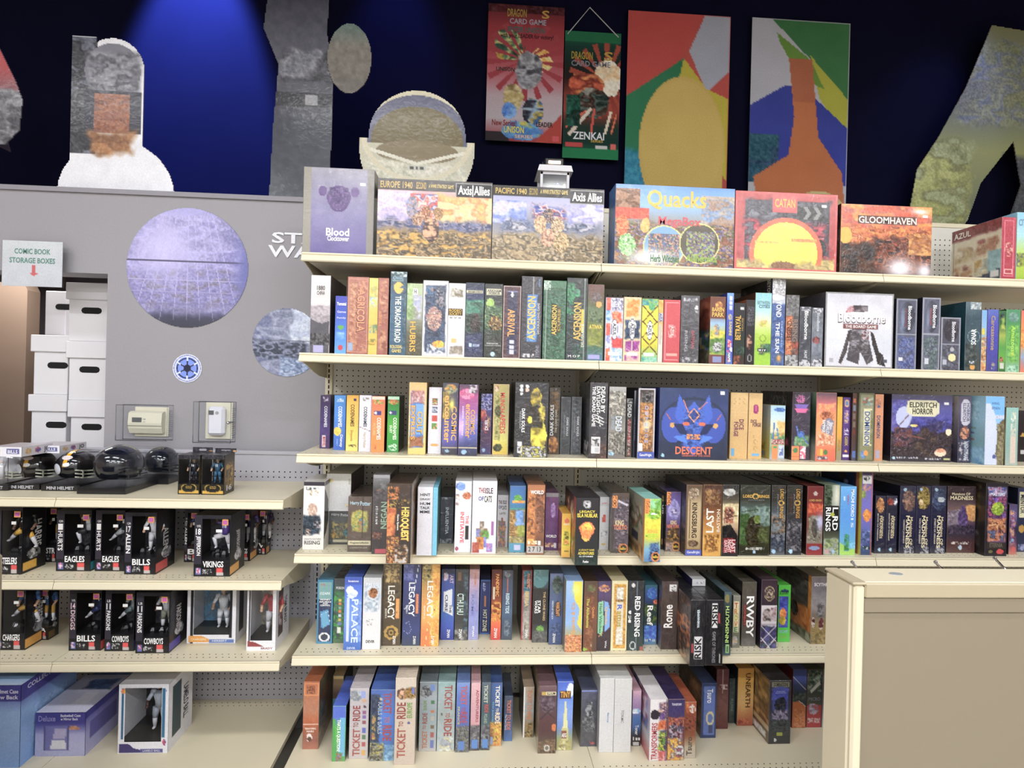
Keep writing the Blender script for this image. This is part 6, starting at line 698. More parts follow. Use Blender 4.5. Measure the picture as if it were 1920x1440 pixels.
(6,'568 598 1278 1405 .28','orange-brown planet-surface box with white emblem at foot','b b86030 b86430 b06c48 b07050 b85c28 a04c24 8a4c3c a86048;n .06 4;f .04 .02 .96 .2 .03 d88848;r .2 .06 .75 .18 803c18;m .2 .06 .75 .18 1.8 803c18 b06030 68300f;r 0 .2 1 .21 d8b0a0;r 0 .63 1 .64 e0b8a0;e .42 .83 .18 .06 e8dcd8;e .42 .85 .14 .035 5c3428;t h .12 .68 .85 .71 f0d8c8 TERRAFORMING;t h .25 .72 .72 .75 f0e0d8 MARS','b 6c4438 586048 6c5838 7c3c24;m 0 .1 1 .9 7 50604c 7c4430 8a6c4c 5c3c30;t d .2 .55 .5 .95 a87860 MARS',1),
(6,'624 644 1267 1330 .2','small brown-topped teal box behind a green one','b 9c8050 4c342c 4c342c 407c98;r 0 0 1 .06 c8a868;n .05;r 0 .45 1 1 3c7c9c','b 302420',0),
(6,'645 665 1268 1330 .2','small brown-gold box half hidden behind a green one','b a89058 6c5030 5c4428 5c4428;n .08;r 0 0 1 .1 c0a060','b 302010',0),
(6,'623 648 1324 1428 .24','slim green and blue box with white downward title','b 3058c8 3868d0 48b040 48a848 409858 48a040;r 0 0 1 .2 3058c8;p 60b0d8 .6 .2 1 .2 1 .9 .5 .9;r .55 .22 .95 .8 58a8d0;m .3 .82 .9 .98 3 5878a0 c84838 409858;r .0 .22 .2 1 38a038;t d .3 .24 .62 .82 f0f4f0 THATS A QUESTION!','b 1c2418',1),
(6,'655 691 1291 1423 .28','light grey box, maroon upward title, train car row','b b8b0b4 b4acb4 b8b4b8 bcb4b4 b8b0b0;k .3 .1 .35 .08 3 808890 c0b8b8 90a0b8;r .6 .03 .85 .13 8898d0;e .75 .17 .12 .03 c09878;k .78 .26 .08 .02 2 4c3040 4c3040;r .68 .31 .86 .36 8a5080;r .68 .38 .86 .43 7858a0;r .68 .46 .86 .5 8a3c50;r .68 .56 .86 .63 4c58b0;r .68 .66 .86 .72 507858;r .68 .76 .86 .83 a84048;r .68 .88 .86 .96 c89848;t u .16 .24 .56 .46 8c2c28 RIDE;t u .2 .48 .48 .55 8c4030 TO;t u .18 .57 .58 .96 9c4438 TICKET','b 242024;n .05',1),
(6,'694 740 1293 1427 .28','navy and royal blue nautical box, maroon downward title','b 3058a8 2c68c0 2868c8 2868c0 285ca8 4878a8;m 0 .05 .42 .75 6 20304c 283858 1c2c50;m .05 .35 .2 .7 2.4 283858 b8a838 a85838;m 0 .74 .6 1 3 484438 889098 6c6c50 c8b048 303c44;m .6 .78 1 1 4 4878a8 88b8d0 3868a8;e .42 .13 .06 .02 b8b090;t d .52 .04 .86 .34 a03030 TICKET;t d .58 .38 .8 .46 b85838 TO;t d .52 .5 .88 .72 a02c28 RIDE;t d .3 .17 .48 .62 98a8b8 RAILS & SAILS','b 102030',1),
(6,'740 779 1271 1434 .28','tall beige box with conductor, maroon title and green word','b c8b8a8 c8bcb0 c0b0a0 c4b4a4 c0b0a0 bcaca0;k .35 .18 .32 .07 2.6 4c3428 c89868 8a5c38;m .45 .1 .98 .24 3 a87c28 604418 c89c38 3c2c14;r .78 .11 .95 .18 5868b0;e .3 .17 .09 .03 d8a080;e .68 .52 .06 .015 3c3c88;t u .08 .28 .52 .47 882c24 RIDE;t u .18 .5 .42 .56 8c3c2c TO;t u .12 .58 .54 .92 9c4438 TICKET;t u .58 .28 .84 .46 6c9838 EUROPE','b 908070;n .08',1),
(6,'786 819 1279 1409 .28','bluish-grey box, conductor in dark cap, rust upward title','b 78848c 98a0a8 8898a0 8c9ca0 98a0a4 b0acac;k .38 .13 .36 .09 2.8 2c3038 a8a8a8 505860;r .62 .03 .85 .12 5878b8;r .68 .26 .86 .31 3c7048;r .68 .4 .86 .44 b06030;r .68 .5 .86 .56 a8a098;r .68 .62 .86 .67 705c48;r .68 .72 .86 .8 984848;r .68 .84 .86 .95 5868a8;t u .22 .26 .42 .4 6c8830 EUROPE;t u .18 .44 .46 .6 8c3c30 RIDE;t u .2 .62 .4 .68 a05030 TO;t u .18 .7 .48 .96 b06840 TICKET','b 303840',1),
(6,'820 853 1279 1409 .28','pale silver-blue box, maroon downward title','b 88a8a8 98a8ac 94a0a0 9cacb0 b0b8b8;n .05 4;m .1 .8 .95 .98 4 c0c8c8 c8b880 9098a8;e .25 .46 .06 .02 605850;t d .38 .04 .84 .4 984038 TICKET;t d .45 .44 .72 .51 9c5038 TO;t d .38 .53 .84 .78 983830 RIDE','b 283434',1),
(6,'855 880 1280 1411 .28','blue box with red downward title and small yellow word','b 6888c8 4868b8 4060b8 4058a8 505468 606870;m 0 .62 1 .98 3 505058 888c88 383c48 6c6c60;r .2 .84 .7 .97 4070b8;t d .3 .04 .8 .32 b84848 TICKET;t d .36 .35 .7 .42 a84048 TO;t d .3 .42 .84 .58 a83038 RIDE;t d .1 .34 .26 .6 b8b860 FRANCE','b 182030',1),
(6,'882 900 1280 1408 .28','slim pink box with dark red title and blue tab','b d8a8b0 d0a0a8 c898a4 c8949c 50505c 606470;m 0 .62 1 .98 3 50505c 888888 383844;r .2 .84 .8 .97 4078c0;t d .55 .1 .85 .58 983840 ADVENTURERS','b 302830',1),
(6,'902 919 1280 1407 .28','slim dark teal box with pale title and blue tab','b 506070 3c5868 2c4c5c 3c5860 50545c 606870;m 0 .62 1 .98 3 505058 80848c 34383f;r .2 .84 .8 .97 4078c0;t d .25 .03 .7 .3 c8c8b0 TICKET;t d .35 .32 .8 .44 b83c30 RIDE;t d .3 .46 .7 .6 98a898 POLAND','b 182428',1),
(6,'919 941 1280 1399 .26','blue children box with white title and yellow cartoon foot','b 3058a0 2c5898 285090 2c5088 486890 c87c38 c8b028;m 0 .62 1 1 3 d89838 c86828 d8d030 8a4c30;r .05 .86 .28 .98 7c98c8;t d .42 .04 .8 .38 f0e8d8 TICKET;t d .48 .4 .72 .46 f0e0c8 TO;t d .42 .47 .84 .65 f0d8b8 RIDE;t d .12 .3 .3 .62 68b8c0 First Journey','b 2c2c24',1),
(6,'945 961 1305 1390 .2','short slim navy box with small orange title','b 30405c 2c3c64 2c4878 3060a0;n .08 2.5;t d .3 .08 .8 .75 c06848 TICKET TO RIDE;t d .1 .4 .3 .75 b8c0d0 The Card Game','b 101828',1),
(6,'981 1001 1288 1383 .22','slim white-edged box with orange downward title','b b8a088 a8a8a8 98a0a0 907c60 807050;l .06 0 .06 1 .12 e4e4e4;n .08 3;r .2 .88 .4 1 5888c8;m .2 .7 .9 .98 3 8a6c3c b0a070 5c4828;t d .35 .06 .8 .64 d07838 TICKET TO RIDE','b 484040',0),
(6,'1010 1043 1286 1413 .28','maroon box with timber frames and round coin','b 705058 4c3040 50303c 50242c 482028 4c3c34 605044;m .05 .12 .95 .4 5 54404c 3c2434 685464;l .05 .3 .9 .48 .05 2c1c28;l .05 .5 .7 .34 .05 2c1c28;k .9 .62 .15 .05 3 e08020 c8601c;m 0 .8 1 1 3.4 5c4c3c 8a6444 3c342c;e .5 .92 .17 .05 c8c4bc;e .5 .92 .1 .03 6c6860;r .15 .08 .95 .14 e0d8b0;r .15 .08 .42 .14 b89830;t h .44 .09 .92 .13 383028 ILLIUM','b 88745c',1),
(6,'1044 1074 1278 1407 .28','blue-sky box with white church spire','b 2c58c8 4878d8 6890e0 7898e0 6888d0 98a070 a8a060;e .85 .12 .25 .1 e0e8f8;p d8d8a0 .5 .28 .58 .28 .7 .68 .38 .68;r .3 .68 .75 .85 c0bc80;r .1 .85 .9 .98 a8a068;m .1 .85 .9 .98 3 b0a868 807850 d8d0a0;r .28 .72 .66 .83 8a4c3c;r .12 .13 .85 .25 4c2c18;t h .18 .14 .82 .23 e8a838 TINY;t h .32 .75 .62 .81 f0f0f0 AEG','b 7c702c',0),
(6,'1089 1121 1294 1400 .26','dim slate box with pale spiky creature','b 505470 404458 404450 3c3c48 4c4c54 484858;n .08 4;k .55 .35 .28 .14 2.2 989ca4 383c48 28282f;m .1 .45 .9 .75 2.6 585c64 34343c 808488;k .7 .94 .2 .02 2 b84848 604048;r 0 0 1 .02 6878c0','b 14141c',1),
(6,'1124 1151 1272 1411 .28','plain white box with blue handwritten word','b d0d0d0 d0d0d4 ccccd0;n .015 12;t d .52 .46 .66 .6 5080c0 fancy','b a8a8ac',0),
(6,'1151 1184 1273 1411 .28','plain white box with grey handwritten word','b d0d0d0 ccccce cacacc;n .015 12;t d .4 .42 .56 .6 8a8a8c TOKMC','b 909094',0),
(6,'1185 1202 1295 1399 .24','slim lilac box with blue wave and black foot','b d8a8b8 b090b8 9878a8 3868a8 2c5898 28282c 28242c;k .4 .37 .5 .05 3 e0e8f0 88b8e0;t d .35 .62 .75 .8 d8d8d8 Toner;e .2 .87 .1 .03 ddd;e .55 .87 .1 .03 ddd;e .85 .87 .1 .03 ddd;r .2 .93 .8 .99 b8b8b8','b 281c20',0),
(6,'1218 1251 1311 1427 .28','white box with dark red upward title and robot art','b e4e0e4 e0dce0 dcd8dc d8d0d4;m .48 .05 1 .35 2.6 5c3c88 a87c98 2c2440 d8b0a0;e .28 .25 .28 .08 2c2430;m .48 .35 1 .5 3 c85018 e07828 903018;m .48 .5 1 .85 3 68a030 30244c 488028 d8d038 382c58;m .48 .84 1 1 3 c85858 b04040 d8a8a8;l .96 0 .96 1 .03 503c68;t u .1 .38 .44 .98 b02c38 TRANSFORMERS','b b8a8c0 a09cb0 c8c8d0 b84850;m .1 0 .9 .6 2.6 8088b8 d0ccd8 a04858 5c6090',0),
(6,'1252 1283 1311 1426 .28','deep purple box with clashing robot art','b 30205c 342468 3c285c 60283c 70303c b87028 c8b078;m 0 .28 1 .5 4 c85028 50284c e07828 382058;m .05 .42 .95 .72 2.4 404058 c8c0d0 8a3848 28202c;m 0 .64 .9 1 3.4 d89828 e8c838 b85820 404868 c8b8a8;m .5 .75 1 .95 3 8a3050 303040 d8d8d8;t h .2 .06 .8 .1 d8d4e8 TRANSFORM','b 1c1434',1),
(6,'1283 1305 1316 1422 .24','slim tan box, red leaf art and brush script','b b05028 8a3818 6c2c14 8a4c24 b8a890 b8aca0;m 0 .25 1 .5 3 7c2c14 a84c24 4c1c10;m .05 0 .4 .2 2.4 d87838 b05028;l .9 .52 .6 .62 .05 8a2c1c;t u .2 .62 .7 .95 504840 Tsuro;k .65 .12 .3 .08 2 e8e0d8 a85030','b 4c2c1c',1),
(6,'1315 1343 1281 1384 .28','navy-framed blue box with coiled dragon and script','b 2c3c68 2c4070;r .12 .06 .92 .95 5870b8;n .04;o .6 .64 .28 .13 .35 d0c89c;m .12 .06 .9 .2 5 5070b8 6880c0;t d .36 .1 .76 .36 e8e8f0 Tsuro;r .5 .76 .8 .92 404c78','b 4c3c2c 6c4c34 8a5c38;m .1 .1 1 .9 5 5c4030 7c5438 a06c40',0),
(6,'1343 1366 1255 1367 .28','maroon wrapped box with white brush mark','b 5c2430 542028 6c3c38 743c3c 6c3434 601c24;n .08 5;m .2 .25 .9 .34 2 d0c0c0 54242c;l .5 0 .5 .4 .02 a87c80','b 3c1820',1),
(6,'1367 1378 1272 1356 .28','dark grey-green slim box','b 303c3c 384848 3c4c4c 34403f;n .14 2.5;t d .3 .45 .7 .72 688080 RUIN','b 18201f',1),
(6,'1383 1413 1253 1361 .28','golden box, dark word down it, red leaf foot','b d09028 d8a038 d8a850 d8a460 c07840 a04830;g .35 .55 .3 .2 e0b468;k .4 .93 .4 .05 2.6 a03c2c 7c2c28 c86840;t d .48 .08 .8 .68 5c3414 UNEARTH','b 20242c',0),
(6,'1442 1483 1276 1395 .28','black arched-frame box with blue night rider','b 38343c 34303c 303040 34384c 303438 2c2c34;r .1 .02 .9 .1 88846c;e .5 .14 .4 .05 3c4890;r .12 .14 .88 .52 343c90;m .12 .14 .88 .3 5 3038a0 3848b0;k .5 .38 .28 .12 3 181c2c 2c3454 101018;m .12 .45 .88 .62 3 6c6484 a898b8 303048;m .05 .62 .95 .85 4 2c3038 3c4c50 242830;r .36 .82 .64 .87 98a038;e .3 .94 .07 .025 d0d0d8;t h .17 .03 .85 .09 2c2c30 DOMINATIONS;t h .3 .16 .72 .18 98a0d8 TALES;t h .28 .185 .76 .2 98a0d8 KNIGHTS','b 4c3824 5c4428;m .05 0 1 .72 4 5c4428 3c2c1c 8a6838 c09048 4c3824;r 0 .72 1 .8 b8a880;m .2 .85 .9 .95 1.5 e8e8e8 888 e8e8e8',1),
(6,'1486 1512 1255 1365 .28','box with blue upper half and orange lower wedge','b 3c4c98 3c509c 24304c 28343c 38444c c06c20;p d06820 0 .45 1 .65 1 1 0 1;m .1 .68 .95 .98 3.4 d87c38 c05c1c e0986c;l 0 .12 1 .35 .04 d0d0d0;l 0 .44 1 .64 .04 e0e0e0;m 0 .4 1 .55 3 384850 586c5c 28343c','b 6c1c18',0),
(6,'1513 1541 1255 1364 .28','box with dark mountain art above red badge','b 38483c 303c38 3c4440 505448 604c50 b83038;r 0 .62 1 1 b83038;k .45 .68 .36 .1 2.6 c8b8c8 9098c0 b84850;m 0 0 1 .4 3 303c34 586c58 202828 889888;p c8c8c0 .2 .36 .85 .2 .9 .26 .25 .42;m .1 .84 .9 .92 2 d8c8c8 b83038;t h .1 .48 .9 .54 889 MICRO','b 501818',0),
(6,'1542 1560 1255 1364 .26','grey and white box half behind the cream partition post','b 58505c 504c5c 6c6470 b8b8c4 c8ccd8','b 302c34',0),
]
BX += [(4,'614 656 959 1021 .28','dark box, faint gold charms, under a pale box','b 3c4044 484c50 3c4448 30383c 383c40;m .1 .3 .95 .85 2.6 3c4448 806c3c 2c3438 485458 9c8840;k .22 .72 .14 .1 2.4 a88838 604c20;k .85 .65 .12 .12 2.4 388898 2c4c58;r .2 .85 .95 .94 b0ac90;t h .1 .05 .5 .14 a8acb0 Harry;t h .55 .05 .98 .14 a8acb0 Potter','b 242424',1),
(41,'612 658 888 957 .3','pale wood-grain box resting on a dark box','b c8c8c4 d8d8d8 d4d4d8 dcdce0;n .04 8;l .28 0 .28 1 .008 aaa;l .68 0 .68 1 .008 aaa;k .2 .18 .08 .05 2 c8a858 c8c8c8;k .85 .84 .1 .05 2 d8b868 d8d8d8;r .9 .12 .99 .28 b0b0a0','b 3c2820 4c342c;n .12 6',0),
(51,'1298 1323 1086 1099 .2','flat white and navy box lying on top of black boxes','b d0d0d4 c8c8cc;m .3 .3 .9 .7 1.5 889 d0d0d4 d0d0d4','b 24245c 20204c',0)]
SZ = {1: 2.2102, 2: 1.806, 3: 1.3992, 4: .9962, 5: .5844, 6: .178}
DB = .4348
RN = {1: 'top shelf', 2: 'second shelf', 3: 'third shelf', 4: 'fourth shelf', 5: 'fifth shelf', 6: 'bottom deck'}
ORD = 'leftmost second third fourth fifth sixth seventh eighth ninth tenth eleventh twelfth thirteenth fourteenth fifteenth sixteenth seventeenth eighteenth nineteenth twentieth'.split()
def ordn(i):
    if i < 20: return ORD[i]
    t = {2: 'twenty', 3: 'thirty', 4: 'forty'}[(i+1)//10]; r = (i+1) % 10
    return t+'-'+['', 'first', 'second', 'third', 'fourth', 'fifth', 'sixth', 'seventh', 'eighth', 'ninth'][r] if r else {20: 'twentieth', 30: 'thirtieth', 40: 'fortieth'}[i+1]
def build_box(name, x0, x1, Y, d, z0, h, front, side, top, wrap, seed, side_dir):
    w2 = x1-x0; c = .0012
    mb = MB(); W = w2-2*c; H = h-2*c
    cols, T = paint(front, W, H, .0036, seed)
    edge = np.clip(np.concatenate([cols[0], cols[-1], cols[:, 0], cols[:, -1]]).mean(0)*.8+.12, 0, 1)
    O = (-w2/2+c, 0, h-c); U = (W, 0, 0); V = (0, 0, -H)
    mb.grid(O, U, V, cols)
    mb.col = lin(edge); a, b = -w2/2, w2/2
    A = [(a+c, 0, h-c), (b-c, 0, h-c), (b-c, 0, c), (a+c, 0, c)]; B = [(a, c, h), (b, c, h), (b, c, 0), (a, c, 0)]
    mb.add(A+B, [(0, 1, 5, 4), (1, 2, 6, 5), (2, 3, 7, 6), (3, 0, 4, 7)])
    scell = .007
    ls = side if side_dir == 'l' else side.split(';')[0]+';n .08'; rs = side if side_dir == 'r' else side.split(';')[0]+';n .08'
    cl, TL = paint(ls, d, h, scell if side_dir == 'l' else .03, seed+1); cr, TR = paint(rs, d, h, scell if side_dir == 'r' else .03, seed+2)
    mb.grid((a, d, h), (0, -(d-c), 0), (0, 0, -h), cl); mb.grid((b, c, h), (0, d-c, 0), (0, 0, -h), cr)
    ct, TT = paint(top, w2, d, .012, seed+3); mb.grid((a, d, h), (w2, 0, 0), (0, -(d-c), 0), ct)
    mb.color('776'); mb.add([(a, c, 0), (b, c, 0), (b, d, 0), (a, d, 0), (a, d, h), (b, d, h)], [(0, 3, 2, 1), (3, 4, 5, 2)])
    o = mb.build(name, PW if wrap else PM); o.location = ((x0+x1)/2, Y, z0)
    for TT_, P in ((T, (O, U, V, (0, -1, 0))), (TL, ((a, d, h), (0, -d, 0), (0, 0, -h), (-1, 0, 0))), (TR, ((b, 0, h), (0, d, 0), (0, 0, -h), (1, 0, 0)))):
        for q_, t in enumerate(TT_):
            tb = MB(); put_text(tb, t[6], P[0], P[1], P[2], t[0], *t[1:5], t[5], P[3], .0007+.0002*q_)
            if tb.v: tb.build('lettering', PW if wrap else PM, o)
    # lid edge: thin reveal line round the box where lid meets tray
    if w2 > .045:
        e = MB(); e.color('222'); yb = d-.012
        if yb > .05: e.box(a-.0006, b+.0006, yb-.001, yb, -.0, h+.0006); e.build('lid_seam', PM, o)
    return o
rows = {}
for i, b in enumerate(BX): rows.setdefault(b[0], []).append((i, b))
for rw, lst in rows.items():
    base = {41: 4, 51: 5}.get(rw, rw); zb = SZ[base]; items = []
    for i, (r_, pos, look, front, side, wrap) in lst:
        xl, xr, yt, yb, d = map(float, pos.split()); xm = (xl+xr)/2; ym = (yt+yb)/2
        if rw in (1, 2): Y = .014 if rw == 2 else .02
        elif rw == 41: Y = YB4+.002
        elif rw == 51: Y = .06
        else:
            Y = on_z(xm, yb, zb).y; Y = max(Y, .006) if rw == 3 else max(Y, -.13)
        Y = min(Y, .2)
        if rw == 51:
            z0 = Z51; Y = on_z(xm, yb, z0).y
        elif rw == 41: z0 = Z41
        else: z0 = zb
        d = min(d, DB-.004-Y); X0 = on_y(xl, ym, Y).x; X1 = on_y(xr, ym, Y).x
        h = on_y(xm, yt, Y).z-z0
        items.append([X0, X1, Y, d, z0, h, i, look, front, side, wrap, xm])
        if 'faint gold charms' in look: YB4 = Y; Z41 = z0+h+.0005
        if 'title block above faint' in look: Z51 = z0+h+.001
    items.sort(key=lambda q: q[11])
    for a, b in zip(items, items[1:]):
        if a[1] > b[0]-.0006:
            if a[2] > b[2]+.004 or (abs(a[2]-b[2]) <= .004 and a[1]-a[0] > b[1]-b[0]): a[1] = b[0]-.0006
            else: b[0] = a[1]+.0006
    # anything still nested behind another box is shortened
    for a in items:
        if a[1]-a[0] < .006: a[1] = a[0]+.006
    for k, (X0, X1, Y, d, z0, h, i, look, front, side, wrap, xm) in enumerate(items):
        sd = 'l' if xm > 938 else 'r'
        top = side.split(';')[0]
        if rw >= 4: top = front.split(';')[0].split()[0]+' '+' '.join([front.split(';')[0].split()[1]]*2); top += ';n .1 5'
        o = build_box('game_box', X0, X1, Y, d, z0, h, front, side, top, wrap, i*7+1, sd)
        if rw < 10:
            n = len(items); pl = (ordn(k) if k else 'first')+' from left'
            lab = look+', '+pl+' on '+RN[rw]
        else: lab = look+(' on the fourth shelf' if rw == 41 else ' on fifth shelf')
        if len(lab.split()) > 16: print('LONG', len(lab.split()), lab)
        tag(o, lab, 'board game', 'board games on the '+RN[base])
# small price stickers
STK = material('sticker_paper', 'f0f0f0', .5)
# ---------------- collectibles on the left shelving ----------------
def mini_figure(parent, c, H, jersey, pants, helmet, skin, pose=0, num=None, sock='d8d8e0'):
    """small sports figure: one continuous figure standing on a rocky base; c = foot point (local)"""
    m = MB(); x, y, z = c; s = H
    P = lambda a, b_, d: Vector((x+a*s, y+b_*s, z+d*s))
    hip = P(0, 0, .47); ch = P(.03*pose, 0, .72)
    legs = {0: [[(.07, 0, .45), (.09, -.02, .24), (.1, 0, .03)], [(-.07, 0, .45), (-.09, -.02, .24), (-.1, 0, .03)]],
            1: [[(.06, 0, .45), (.1, -.03, .24), (.13, .02, .02)], [(-.06, 0, .45), (-.24, -.1, .42), (-.2, -.04, .16)]],
            2: [[(.05, 0, .45), (.2, -.05, .3), (.26, .02, .08)], [(-.06, 0, .45), (-.22, .02, .34), (-.36, .05, .2)]]}[pose]
    for L in legs:
        a, k, f_ = [P(*q) for q in L]
        m.color(pants).tube([a, a*.5+k*.5, k], [.075*s, .068*s, .05*s], 10); m.color(sock).tube([k, k*.5+f_*.5, f_], [.048*s, .044*s, .028*s], 10)
        m.color(sock).ball(f_+Vector((0, -.03*s, 0)), (.03*s, .06*s, .026*s), 8, 6)
    m.color(pants).ball(hip, (.105*s, .08*s, .075*s), 12, 8); m.color(jersey)
    m.tube([hip, P(.01*pose, 0, .58), ch, P(.03*pose, 0, .8)], [.09*s, .1*s, .13*s, .06*s], 12)
    for sx in (-1, 1):
        sh = ch+Vector((sx*.14*s, 0, .05*s)); up = 1 if (pose == 1 and sx < 0) else 0
        el = sh+Vector((sx*.08*s, -.05*s, (-.16 if not up else .02)*s)); ha = el+Vector((-sx*.02*s, -.09*s, (-.1 if not up else .16)*s))
        m.color(jersey).ball(sh, .062*s, 10, 7); m.tube([sh, el], [.048*s, .04*s], 8); m.color(skin).tube([el, ha], [.036*s, .026*s], 8).ball(ha, .034*s, 8, 6)
    hd = ch+Vector((0, -.01*s, .2*s)); m.color(skin).tube([ch+Vector((0, 0, .06*s)), hd], .04*s, 8)
    m.ball(hd+Vector((0, -.02*s, -.01*s)), (.058*s, .06*s, .068*s), 10, 8); m.color(helmet).ball(hd+Vector((0, .01*s, .015*s)), (.075*s, .085*s, .08*s), 12, 8)
    m.color('ccc').tube([hd+Vector((-.06*s, -.06*s, -.04*s)), hd+Vector((0, -.1*s, -.045*s)), hd+Vector((.06*s, -.06*s, -.04*s))], .008*s, 6)
    f_ = m.build('figure', PM, parent, True)
    if num:
        t = MB(); put_text(t, num, (ch.x-.06*s, ch.y-.135*s, ch.z+.06*s), (.12*s, 0, 0), (0, 0, -.13*s), 'h', .1, .1, .9, .9, 'f0f0f4', (0, -1, 0)); t.build('number', PM, f_)
    return f_
def carton_win(name, x0, x1, Y, d, z0, h, frame, win, front_T, side_ops, sd, lab, cat, group, edge='141418', back='b 4c4c58 3c3c46;m 0 0 1 1 4 44444e 565662 3a3a44;t d .12 .08 .32 .92 66666f TEAM'):
    """window carton: frame print, hollow inside, clear pane"""
    w_ = x1-x0; e = empty(name, ((x0+x1)/2, Y, z0), lab, cat, group); a, b = -w_/2, w_/2
    wl, wr, wt, wb = win
    cols, T = paint(frame, w_, h, .003, int(abs(x0)*977) % 999); m = MB(); m.grid((a, 0, h), (w_, 0, 0), (0, 0, -h), cols)
    nv, nu = cols.shape[:2]; uu = ((np.arange(nu-1)+.5)/(nu-1))[None]; vv = ((np.arange(nv-1)+.5)/(nv-1))[:, None]
    K = ~((uu > wl) & (uu < wr) & (vv > wt) & (vv < wb)); m.f = [f_ for f_, k in zip(m.f, K.reshape(-1)) if k]
    m.color(edge); W0, W1, H0, H1 = a+w_*wl, a+w_*wr, h*(1-wb), h*(1-wt)
    m.add([(a, 0, 0), (b, 0, 0), (b, d, 0), (a, d, 0), (a, 0, h), (b, 0, h), (b, d, h), (a, d, h)], [(0, 3, 2, 1), (4, 5, 6, 7)] + ([(3, 0, 4, 7)] if sd != 'l' else []) + ([(1, 2, 6, 5)] if sd != 'r' else []))
    m.build('carton', PM, e)
    if sd == 'r': sheet('side_panel', (b, 0, h), (0, d, 0), (0, 0, -h), side_ops, PM, e, .001, .004)
    else: sheet('side_panel', (a, d, h), (0, -d, 0), (0, 0, -h), side_ops, PM, e, .001, .004)
    sheet('backing_card', (a+.002, d-.002, h-.002), (w_-.004, 0, 0), (0, 0, -(h-.004)), back, PM, e, .001, .004)
    mm = MB().box(W0-.001, W1+.001, .0015, .003, H0-.001, H1+.001).build('window_pane', CLEAR, e)
    MB().color('1c1c20').box(a+.003, b-.003, .004, d-.006, h*(1-wb)-.006, h*(1-wb)-.001).build('floor_card', PM, e)
    if T or front_T:
        t = MB()
        for q in T: put_text(t, q[6], (a, 0, h), (w_, 0, 0), (0, 0, -h), q[0], *q[1:5], q[5], (0, -1, 0))
        t.build('lettering', PM, e)
    return e, W0, W1, H0, H1
def fig_box(xl, xr, yt, yb, zs, pos, num, name, team, lab, jersey, pants, helmet, skin, pose, acc='c83838', side='', d=.15, nc='f0f0f0'):
    Y = on_z((xl+xr)/2, yb, zs).y; X0 = on_y(xl, (yt+yb)/2, Y).x; X1 = on_y(xr, (yt+yb)/2, Y).x; h = on_y((xl+xr)/2, yt, Y).z-zs
    Y = min(max(Y, .004), DB-.06); d = min(d, DB-.01-Y)
    fr = 'b 2c2c34 1c1c22 16161a;n .04 5;r 0 0 .2 .8 34303c;r .62 .86 .8 .93 d83838;r .62 .93 .82 .98 b8b0b0;r .06 .86 .2 .97 5060a0;k .13 .91 .06 .05 2 d8d0e0 c84058 4058a8;m .25 .88 .5 .96 1.3 d0d0d0 1c1c22 1c1c22;t h .06 .16 .18 .2 d0d0d0 '+pos+';t h .04 .22 .18 .32 '+nc+' '+num+';t d .04 .34 .18 .66 '+nc+' '+name+';t h .25 .75 .82 .85 f4f4f4 '+team
    sops = 'b 1c1c22 16161a;n .05;m .1 .1 .9 .7 5 1c1c22 26262c;r 0 .84 .62 .98 '+acc+';k .55 .72 .25 .09 3 d0d0d8 3c3c44 a0a0a8;t d .35 .3 .62 .66 c8c8cc '+name
    e, W0, W1, H0, H1 = carton_win('figure_box', X0, X1, Y, d, zs, h, fr, (.22, .97, .06, .73), 1, side or sops, 'r', lab, 'figure box', 'boxed sports figures')
    Hh = (H1-H0)*1.0
    m = MB().color('3c4044'); rng = random.Random(int(xl))
    for i in range(7): m.ball((W0+(W1-W0)*(.15+.7*i/6), d*.45+rng.uniform(-.02, .02), H0+.004), (.018, .02, rng.uniform(.012, .026)), 7, 5)
    m.build('rock_base', DARK, e)
    mini_figure(e, ((W0+W1)/2+.012, d*.42, H0+.012), Hh*.98, jersey, pants, helmet, skin, pose, num if len(num) < 3 else None)
    MB().color('e8a040').box(W1-.03, W1-.006, -.0008, .0004, H1-.026, H1-.002).color('c858b0').box(W1-.027, W1-.009, -.0011, .0004, H1-.022, H1-.006).build('holographic_sticker', material('holo_sticker', 'e0a070', .2, metal=.5) if False else PM, e)
    MB().box(W0+(W1-W0)*.5, W0+(W1-W0)*.72, -.0006, .0006, H1-.055, H1-.043).build('price_sticker', STK, e)
    return e
zA_, zB_, zC_ = ZL
# upper figure shelf
fig_box(-10, 42, 950, 1077, zB_, 'RB', '22', 'HARRIS', 'STEELERS', 'black figure box with yellow-trousered player, leftmost on middle left shelf', '181818', 'e8b020', '181820', '6c4c3c', 2, 'e0a828', 'b 1c1c22 16161a;r .05 .84 .6 .97 e0a828;k .5 .74 .3 .08 3 e8e8e8 24242c 888;t d .5 .25 .8 .66 d8d8d8 HARRIS', d=.13)
fig_box(80, 109, 946, 1054, zB_, 'RB', '22', 'HARRIS', 'STR', 'narrow visible dark figure box behind the first white-number box', '181818', 'e8b020', '181820', '6c4c3c', 0, 'e0a828', d=.1)
fig_box(106, 171, 957, 1071, zB_, 'QB', '1', 'HURTS', 'EAGLES', 'black figure box, white-shirted player, teal corner, left of its twin', 'c8ccd0', '24282c', '1c4c4c', '5c4034', 1, '207888')
fig_box(179, 234, 957, 1071, zB_, 'QB', '1', 'HURTS', 'EAGLES', 'second black figure box with striped arm, middle left shelf', '24383c', 'b8bcc0', '1c4c4c', '5c4034', 2, '207888')
fig_box(234, 293, 961, 1077, zB_, 'QB', '17', 'ALLEN', 'BILLS', 'black figure box with white-kit player and red corner', 'e0e0e8', 'd8d8e0', 'e0e0e8', 'd8a888', 0, 'c83838')
